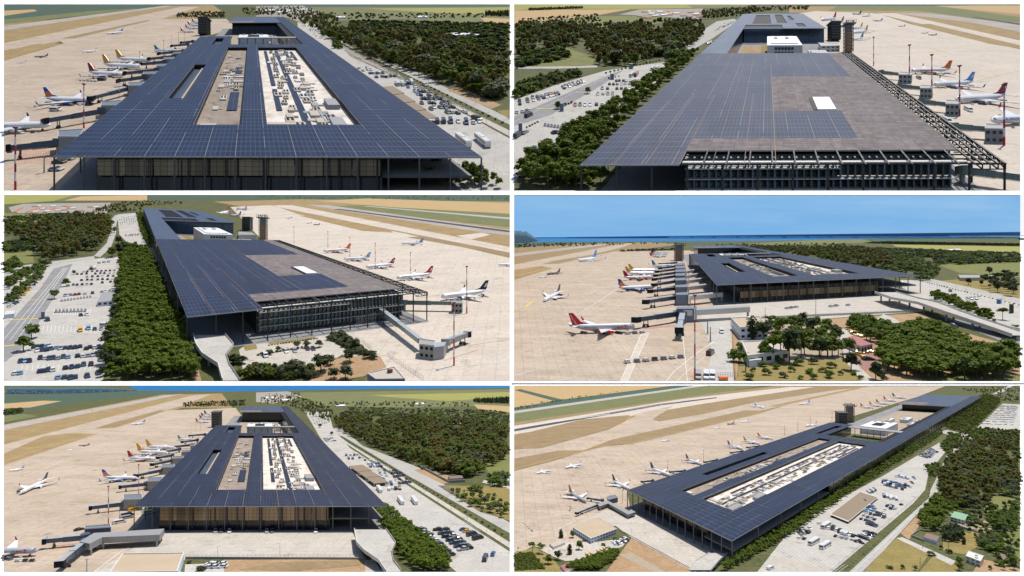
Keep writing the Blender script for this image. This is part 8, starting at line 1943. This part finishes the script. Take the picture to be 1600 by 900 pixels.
 ramp(t, [(970, 792), (930, 830), (890, 872)], [6.5, 6.3, 6], [(46, 40), (70, 40), (60, 40)], 'concrete ramp ending at the near corner of the terminal, lower right view', n)
 g = 'airliners on the lower right view apron'; tr = ['nearest', 'second', 'third', 'fourth', 'fifth', 'sixth', 'seventh']
 for i, (a, b, f, kw, lb) in enumerate((((348, 552), (266, 505), 'dark_red', dict(engine='red', body='plane_grey'), 'grey airliner with dark red fin and red engines'), ((552, 492), (470, 452), 'black', {}, 'white airliner with black fin'), ((742, 428), (648, 394), 'navy', {}, 'white airliner with navy fin'), ((892, 376), (814, 350), 'dark_red', dict(engine='blue'), 'white airliner with dark red fin and blue engines'), ((1082, 304), (1010, 284), 'purple', dict(engine='red'), 'white airliner with purple fin'), ((1164, 280), (1084, 264), 'amber', {}, 'white airliner with amber fin'), ((1225, 258), (1150, 244), 'orange', {}, 'white airliner with orange fin'))):
  airliner(t, a, b, '%s, %s from the front, lower right view' % (lb, tr[i]), f, group=g, **kw)
 for a, b, f, lb, kw in (((115, 418), (180, 404), 'plane_white', 'white jet leftmost on the open apron', {}), ((250, 392), (325, 376), 'plane_white', 'white jet second from the left on open apron', {}), ((698, 268), (735, 262), 'plane_white', 'small white jet alone mid apron', {}), ((946, 208), (972, 204), 'plane_white', 'small white jet left of a dark jet', {}), ((1010, 190), (1042, 184), 'plane_brown', 'small dark jet between white ones', dict(body='plane_brown')), ((1074, 178), (1110, 172), 'plane_white', 'small white jet right of a dark jet', {}), ((1178, 112), (1138, 100), 'turquoise', 'white airliner with turquoise fin near the taxiway', {}), ((1345, 94), (1396, 90), 'skyblue', 'white airliner on the far apron left of the towers', {}), ((1376, 196), (1430, 190), 'plane_white', 'white jet just above the near roof', {})): airliner(t, a, b, lb + ', lower right view', f, parts=False, group=g, **kw)
 for i, (x, y, f) in enumerate(((1668, 112, 'red'), (1710, 104, 'orange'), (1742, 94, 'dark_red'), (1776, 80, 'red'), (1818, 66, 'navy'))): airliner(t, (x + 30, y), (x - 36, y - 8), 'tiny airliner with %s fin at the far end of the terminal, number %s in the row, lower right view' % (f.replace('_', ' '), ['one', 'two', 'three', 'four', 'five'][i]) if False else 'tiny airliner with %s fin, %s of the far row, lower right view' % (f.replace('_', ' '), tr[i]), f, parts=False, group=g)
 bridge(t, (400, 566), (300, 606), 5, 'pale boarding bridge slanting toward the apron, lower right view'); bridge(t, (424, 545), (352, 534), 5, 'pale boarding bridge to the nearest airliner, lower right view'); bridge(t, (660, 452), (606, 458), 5, 'grey boarding bridge just left of the roof corner, lower right view'); bridge(t, (810, 406), (738, 412), 5, 'grey boarding bridge at the navy fin, lower right view'); bridge(t, (960, 355), (900, 366), 5, 'grey boarding bridge fourth along the roof, lower right view'); bridge(t, (1080, 314), (1024, 322), 5, 'grey boarding bridge fifth along the roof, lower right view'); bridge(t, (1160, 290), (1100, 297), 5, 'grey boarding bridge sixth along the roof, lower right view')
 block(t, [(446, 528), (484, 520), (496, 532), (456, 542)][::-1], 8, 'dark blue pier head block left of the terminal, lower right view', 'pier_head', 'pier head', 'darkblue', 'bluegrey'); block(t, [(400, 562), (445, 545), (545, 594), (560, 588), (580, 600), (545, 612), (450, 560), (410, 574)][::-1], 7, 'pale raised walkway bent at the terminal corner, lower right view', 'walkway', 'walkway', 'louvre', 'steel_pale', stilts=3.2, parapet=False)
 cart_train(t, [(262, 572), (272, 578), (275, 586), (270, 596)], ('tug of the curved cart chain, lower right view', 'cart in the curved chain by the pale bridge, lower right view')); cart_train(t, [(56, 654), (64, 662), (72, 670), (80, 678), (88, 686), (94, 692)], ('tug of the straight cart chain at the left, lower right view', 'cart in the straight chain at the left, lower right view'))
 for i, (x, y, yt_) in enumerate(((518, 560, 502), (730, 412, 360), (898, 362, 310), (503, 460, 428), (1033, 305, 262), (1133, 262, 236), (1278, 242, 195), (1340, 222, 174), (1398, 200, 155), (1500, 175, 126))): mast(t, x, y, yt_, 'thin grey floodlight mast beyond the roof edge, %s, lower right view' % (L + ['ninth', 'tenth'])[i], striped=i < 3, group='floodlight masts', thick=.018)
 block(t, [(285, 672), (405, 627), (490, 680), (370, 724)][::-1], 7, 'flat tan roofed block with blue white walls, lower right view', wall='bluewhite', roof='tan_roof', windows=(2, 9, 'darkblue')); block(t, [(225, 852), (335, 814), (352, 832), (255, 876)][::-1], 3.2, 'pink red roofed office among the trees, lower right view', wall='offwhite', roof='pink_roof', parapet=False)
 block(t, [(175, 748), (230, 730), (250, 742), (195, 764)][::-1], 3.5, 'low grey white shed behind the round trees, lower right view', wall='offwhite', roof='beige', parapet=False)
 lot(t, [(470, 748), (535, 722), (545, 734), (480, 758)], 2, 7, ['white', 'white', 'navy'], 'beside the tan roofed block, lower right view', 'white cars by the block, lower right view', 1, 2); lot(t, [(340, 806), (460, 764), (462, 772), (345, 816)], 1, 8, ['yellow', 'yellow', 'silver', 'yellow'], 'in the lane before the tan roofed block, lower right view', None, .9, 3); lot(t, [(180, 872), (250, 868), (250, 880), (180, 880)], 1, 5, ['yellow'], 'under the pink roof, lower right view', 'taxis, lower right view', 1, 4)
 wall(t, (500, 684), (846, 874), 1.0, 'low wall along the forecourt edge, lower right view', 'grey')
 for i, (x, y) in enumerate(((560, 706), (660, 776))): lamp_post(t, x, y, 8, 'slim lamp post on the forecourt, %s, lower right view' % ('left', 'right')[i], None)
 block(t, [(1492, 612), (1632, 506), (1716, 532), (1576, 646)][::-1], 3.2, 'large brown flat shade roof in the car park, lower right view', 'carport', 'carport', 'shade_roof', 'shade_roof', stilts=2.8, hunits=2)
 wh = 'in the car park beside the terminal, lower right view'; dk = ['navy', 'white', 'black', 'pale blue', 'silver', 'black']
 for i, (x, y, c) in enumerate(((1416, 748, 'white'), (1469, 766, 'white'), (1472, 672, 'white'))): car(t, x, y, (5, -3), 'bus', c, '', 'coaches', 'white coach %s, lower right view' % ('left of the pair at the bottom', 'right of the pair at the bottom', 'alone beside the shade roof')[i])
 lot(t, [(1480, 664), (1615, 710), (1600, 726), (1468, 684)], 1, 8, ['black', 'white', 'white', 'black'], wh, None, 1, 5, kind=['van', 'car'], s=1.2); lot(t, [(1582, 650), (1740, 520), (1765, 535), (1610, 665)], 13, 1, ['white', 'navy', 'blue', 'white', 'pale blue'], wh, None, 1, 6, heading='row', s=1.25); lot(t, [(1645, 672), (1780, 555), (1815, 572), (1685, 690)], 9, 3, ['black', 'navy', 'black', 'white', 'teal'], wh, None, .85, 7, heading='row', s=1.2); lot(t, [(1660, 505), (1700, 490), (1715, 506), (1676, 518)], 1, 4, ['white', 'white', 'navy'], wh, None, 1, 8, kind='bus', s=.6)
 lot(t, [(1735, 520), (1800, 530), (1812, 552), (1742, 540)], 1, 5, ['white', 'white', 'navy', 'white'], wh, None, 1, 9, kind='bus', s=.7); lot(t, [(1740, 450), (1850, 475), (1850, 505), (1730, 475)], 3, 9, ['navy', 'blue', 'white', 'navy'], wh, None, .9, 10, kind=['van', 'car'], s=1.25); lot(t, [(1795, 424), (1860, 440), (1862, 452), (1795, 440)], 1, 6, ['white', 'white', 'pale blue'], wh, None, 1, 11, kind='van', s=1.2); lot(t, [(1905, 340), (1960, 300), (2000, 318), (1950, 352)], 5, 9, ['white', 'silver', 'navy', 'white', 'pale blue'], wh, None, .85, 12)
 lot(t, [(1590, 740), (1660, 690), (1700, 700), (1630, 755)], 2, 6, dk, wh, None, .8, 21, s=1.1); lot(t, [(1500, 700), (1640, 735), (1630, 750), (1490, 716)], 1, 9, dk, wh, None, .8, 22); lot(t, [(1690, 560), (1760, 590), (1690, 660), (1620, 640)], 5, 4, dk, wh, None, .8, 23); lot(t, [(1830, 480), (1900, 420), (1925, 435), (1860, 500)], 4, 4, dk, wh, None, .6, 24); lot(t, [(1330, 700), (1400, 670), (1420, 690), (1350, 715)], 2, 4, dk, wh, None, .7, 25)
 lot(t, [(2190, 196), (2300, 100), (2378, 104), (2345, 200)], 14, 13, ['white', 'silver', 'white', 'navy'], 'in the far car park at the right edge, lower right view', None, .75, 13); car(t, 1605, 874, (4, -4), 'car', 'navy', wh); car(t, 1346, 724, (4, -3), 'car', 'white', wh); car(t, 1370, 728, (4, -3), 'car', 'black', wh); car(t, 1388, 700, (4, -2), 'van', 'black', wh); car(t, 1212, 868, (4, -2), 'van', 'white', wh); car(t, 1440, 656, (4, -2), 'car', 'white', wh); car(t, 1825, 568, (4, -2), 'car', 'black', wh)
 t_ = t
 block(t, [(2055, 622), (2072, 596), (2140, 612), (2122, 640)][::-1], 6.5, 'grey house with pale green roof in a walled yard, lower right view', 'house', 'house', wall='offwhite', roof='green_roof', windows=(2, 4, 'window_dark'), parapet=False); block(t, [(1928, 716), (1944, 698), (2004, 714), (1990, 736)][::-1], 4.5, 'small brown roofed house with blue white wall, lower right view', 'house', 'house', wall='bluewhite', roof='brown_roof', parapet=False); block(t, [(2126, 806), (2142, 782), (2212, 806), (2196, 832)][::-1], 7, 'white walled house with flat pale roof, lower right view', 'house', 'house', wall='offwhite', roof='offwhite', windows=(2, 3, 'window_dark'), hunits=2); block(t, [(2270, 815), (2295, 796), (2345, 806), (2325, 832)][::-1], 3, 'dark ruined shed with broken roof, lower right view', 'shed', 'shed', wall='dark_steel', roof='brown_roof', parapet=False); block(t, [(2166, 624), (2176, 618), (2214, 630), (2206, 640)][::-1], 2.4, 'rusty roofed shelter in the walled yard, lower right view', 'shed', 'shed', wall='rust', roof='rust', parapet=False)
 wall(t, (2048, 655), (2226, 714), 2.4, 'grey yard wall below the green roofed house, lower right view', 'grey'); wall(t, (1872, 716), (1930, 740), 2.4, 'grey yard wall left of the brown roofed house, lower right view', 'grey'); wall(t, (1872, 716), (1908, 690), 2.4, 'short grey wall closing the bare lot, lower right view', 'grey')
 fence(t, (1500, 876), (1900, 530), 2.6, 34, 'thin pale fence between car park and road, lower right view')
 for (X, Y) in along(t, (1530, 862), (1920, 520), 9): lamp_post(t, X, Y, 8, 'slim grey lamp post along the car park fence, lower right view', 'lamp posts by the car park, lower right view')
 for i, (x, y) in enumerate(((1913, 855), (1926, 768), (2046, 790))): mast(t, x, y, y - 48, 'wooden power pole in the yellow field, %s, lower right view' % ('bottom', 'top', 'right')[i], striped=False, head=False, thick=.03)
 hedge(t, (1562, 876), (1950, 540), 44, 1.6, 'small clipped bush in the road verge, lower right view'); hedge(t, (1955, 530), (1960, 420), 9, 2.2, 'bush in the upper road island, lower right view')
 scatter(t, [(990, 881), (1060, 850), (1340, 690), (1480, 590), (1640, 480), (1800, 380), (1960, 280), (2020, 235), (2010, 222), (1800, 340), (1500, 530), (1330, 640), (1180, 730), (1010, 850)], 9, PINES + [('broad', 'leaf_broad', 3, 'broadleaf_tree')], 'trees along the terminal, lower right view', 'green tree of the strip between terminal and car park, lower right view', 1.5, seed=91, hvar=.25)
 scatter(t, [(2000, 440), (2030, 380), (2100, 330), (2200, 280), (2382, 290), (2382, 500), (2290, 470), (2240, 560), (2140, 590), (2040, 580), (2010, 520)], 15, FOREST, 'woodland, lower right view', 'brownish woodland tree beyond the road, lower right view', 1.25, seed=92)
 scatter(t, [(1990, 540), (2030, 580), (2000, 690), (1930, 690), (1915, 640)], 12, PINES, 'pine clump', 'dark pine in the clump by the bare lot, lower right view', 1.3, seed=93); scatter(t, [(2240, 600), (2330, 610), (2382, 580), (2382, 650), (2300, 700), (2250, 690)], 12, [('broad', 'leaf_broad', 1, 'broadleaf_tree')], 'trees at the right', 'big green tree right of the walled yard, lower right view', 1.2, seed=94)
 scatter(t, [(2010, 700), (2060, 680), (2110, 710), (2100, 745), (2020, 740)], 10, [('broad', 'leaf_dark', 1, 'broadleaf_tree')], 'garden trees', 'dense dark tree between the two houses, lower right view', 1.3, seed=95); scatter(t, [(2170, 720), (2290, 750), (2310, 790), (2200, 780)], 9, MIX, 'garden trees', 'mixed garden tree behind the flat roofed house, lower right view', 1.2, seed=96); scatter(t, [(2290, 440), (2382, 440), (2382, 540), (2300, 520)], 10, SCRUB + MIX, 'wood edge', 'green bush at the wood edge on the right, lower right view', 1.0, seed=97, wide=1.3)
 scatter(t, [(2030, 210), (2110, 110), (2200, 60), (2250, 60), (2290, 90), (2180, 200), (2130, 240)], 12, FOREST + PINES, 'trees by the far wing', 'dense green tree beside the far wing, lower right view', 1.25, seed=98); scatter(t, [(2110, 30), (2240, 12), (2382, 20), (2382, 88), (2290, 84), (2200, 52)], 12, FOREST, 'far trees', 'far green tree at the top right, lower right view', 1.1, seed=99, maxn=150)
 scatter(t, [(2010, 300), (2060, 240), (2090, 250), (2050, 330)], 10, MIX, 'road island trees', 'leafy tree on the upper road island, lower right view', 1.3, seed=100); scatter(t, [(1955, 400), (2005, 385), (1990, 430), (1960, 440)], 10, MIX, 'road trees', 'leafy tree by the bend of the road, lower right view', 1.4, seed=101)
 for i, (x, y, hh, k, lf, w) in enumerate(((230, 722, 12, 'cypress', 'leaf_dark', 1.4), (285, 722, 10, 'broad', 'leaf_pine', 1.1), (270, 800, 13, 'cypress', 'leaf_dark', 1.3), (315, 778, 13, 'broad', 'leaf_broad', 1.0), (95, 790, 13, 'umbrella', 'leaf_pine', 1.2), (140, 795, 12, 'umbrella', 'leaf_pine', 1.2), (170, 845, 11, 'broad', 'leaf_pine', 1.2), (215, 825, 11, 'broad', 'leaf_dark', 1.1), (60, 805, 4, 'bush', 'leaf_broad', 1.2), (480, 735, 4.5, 'bush', 'leaf_olive', 1.3), (430, 760, 4, 'bush', 'leaf_olive', 1.2), (2118, 752, 10, 'cypress', 'leaf_dark', 1.3), (1968, 806, 6, 'bush', 'leaf_broad', 1.2), (2098, 850, 10, 'broad', 'leaf_broad', 1.1), (2098, 878, 9, 'broad', 'leaf_lime', 1.1), (2050, 792, 5, 'bush', 'leaf_dark', 1.1), (2295, 750, 8, 'forest', 'leaf_forest', 1.3), (2240, 872, 6, 'broad', 'leaf_broad', 1.1), (1830, 868, 6, 'broad', 'leaf_broad', 1.2), (1772, 866, 4, 'bush', 'leaf_olive', 1.4), (1890, 876, 6, 'broad', 'leaf_broad', 1.1), (2010, 775, 6, 'broad', 'leaf_dark', 1.1))):
  tree(t, x, y, hh, k, lf, {'cypress': 'cypress_tree', 'umbrella': 'pine_tree', 'bush': 'bush'}.get(k, 'broadleaf_tree'), '%s, lower right view' % ['dark conifer left of the tan roof', 'round dark tree against the tan roofed block', 'dark conifer below the tan roof', 'tall leafy tree below the tan roof', 'left round topped pine of the lawn pair', 'right round topped pine of the lawn pair', 'big green tree beside the lawn', 'dark tree behind the pink roof', 'green shrub on the lawn', 'grey bush by the white cars', 'grey bush in the lane', 'pointed conifer between the houses', 'round bush at the track corner', 'green tree left of the flat roofed house', 'yellowish tree below the flat roofed house', 'dark bush by the power pole', 'bare brownish tree at the right', 'green tree at the bottom right', 'green tree in the yellow field', 'grey shrub in the yellow field', 'tree at the bottom of the yellow field', 'dark tree behind the brown roofed house'][i], None, w, True)
 scatter(t, [(2130, 600), (2382, 560), (2382, 880), (2280, 880), (2250, 780), (2130, 690)], 9, MIX + [('broad', 'leaf_dark', 1, 'broadleaf_tree')], 'trees around the houses, lower right view', 'leafy green tree around the walled houses, lower right view', .62, seed=105); scatter(t, [(1990, 560), (2120, 580), (2060, 620), (1990, 640)], 11, PINES, 'trees around the houses', 'dark pine behind the green roofed house, lower right view', 1.1, seed=106)
 scatter(t, [(2040, 270), (2180, 216), (2382, 226), (2382, 295), (2200, 282), (2100, 330)], 11, MIX + FOREST, 'trees by the far car park, lower right view', 'loose green tree beside the far car park, lower right view', .9, seed=107)
 palm(t, 28, 786, 6, 'small palm at the left edge of the lawn, lower right view')
 scatter(t, [(250, 881), (280, 855), (360, 830), (480, 790), (500, 800), (470, 840), (400, 878)], 7, PINES, 'grove, lower right view', 'dense green pine of the grove before the forecourt, lower right view', 1.6, seed=102, hvar=.15)
 scatter(t, [(15, 800), (100, 800), (150, 870), (20, 878)], 3, [('bush', 'leaf_lime', 1, 'bush'), ('bush', 'leaf_broad', 1, 'bush')], 'lawn shrubs, lower right view', 'small shrub on the yellow lawn, lower right view', .8, seed=103)
 scatter(t, [(12, 108), (240, 70), (520, 30), (560, 28), (240, 84), (12, 124)], 5, SCRUB, 'field hedge', 'dark bush in the field hedge at the top, lower right view', .9, seed=104, maxn=60)
VIEWS = [view1, view2, view3, view4, view5, view6]
# ------------------------------------------------------------------ build, light, camera
import os as _os
for fn in VIEWS: fn()
finish_cars(); finish_trees()
w = bpy.data.worlds.new('World'); SC.world = w; w.use_nodes = True
nt = w.node_tree; bg = nt.nodes['Background']
sk = nt.nodes.new('ShaderNodeTexSky'); sk.sky_type = 'NISHITA'; sk.sun_disc = False
EL, AZ = math.radians(73), math.radians(48)       # the sun stands high, a little beyond the scene and to the right
sk.sun_elevation = EL; sk.sun_rotation = AZ; sk.altitude = 100; sk.dust_density = 1.2
nt.links.new(sk.outputs[0], bg.inputs[0]); bg.inputs[1].default_value = 0.10
sd = Vector((math.sin(AZ) * math.cos(EL), math.cos(AZ) * math.cos(EL), math.sin(EL)))
ld = bpy.data.lights.new('sun', 'SUN'); ld.energy = 4.1; ld.angle = math.radians(0.5); ld.color = (1.0, .955, .89)
lo = bpy.data.objects.new('sun', ld); COL.objects.link(lo); lo.rotation_euler = (-sd).to_track_quat('-Z', 'Y').to_euler(); lo.location = (0, 0, 500)
cd = bpy.data.cameras.new('camera'); cd.sensor_width = 36; cd.lens = 36 * F / 1600; cd.clip_start = 0.5; cd.clip_end = 80000
co = bpy.data.objects.new('camera', cd); COL.objects.link(co); co.rotation_euler = (math.radians(90), 0, 0); SC.camera = co
SC.view_settings.view_transform = 'Standard'; SC.view_settings.look = 'None'; SC.view_settings.gamma = 1; SC.view_settings.exposure = 0.12; SC.view_settings.use_curve_mapping = False
SC.cycles.max_bounces = 5; SC.cycles.diffuse_bounces = 2; SC.cycles.glossy_bounces = 2; SC.cycles.use_denoising = True
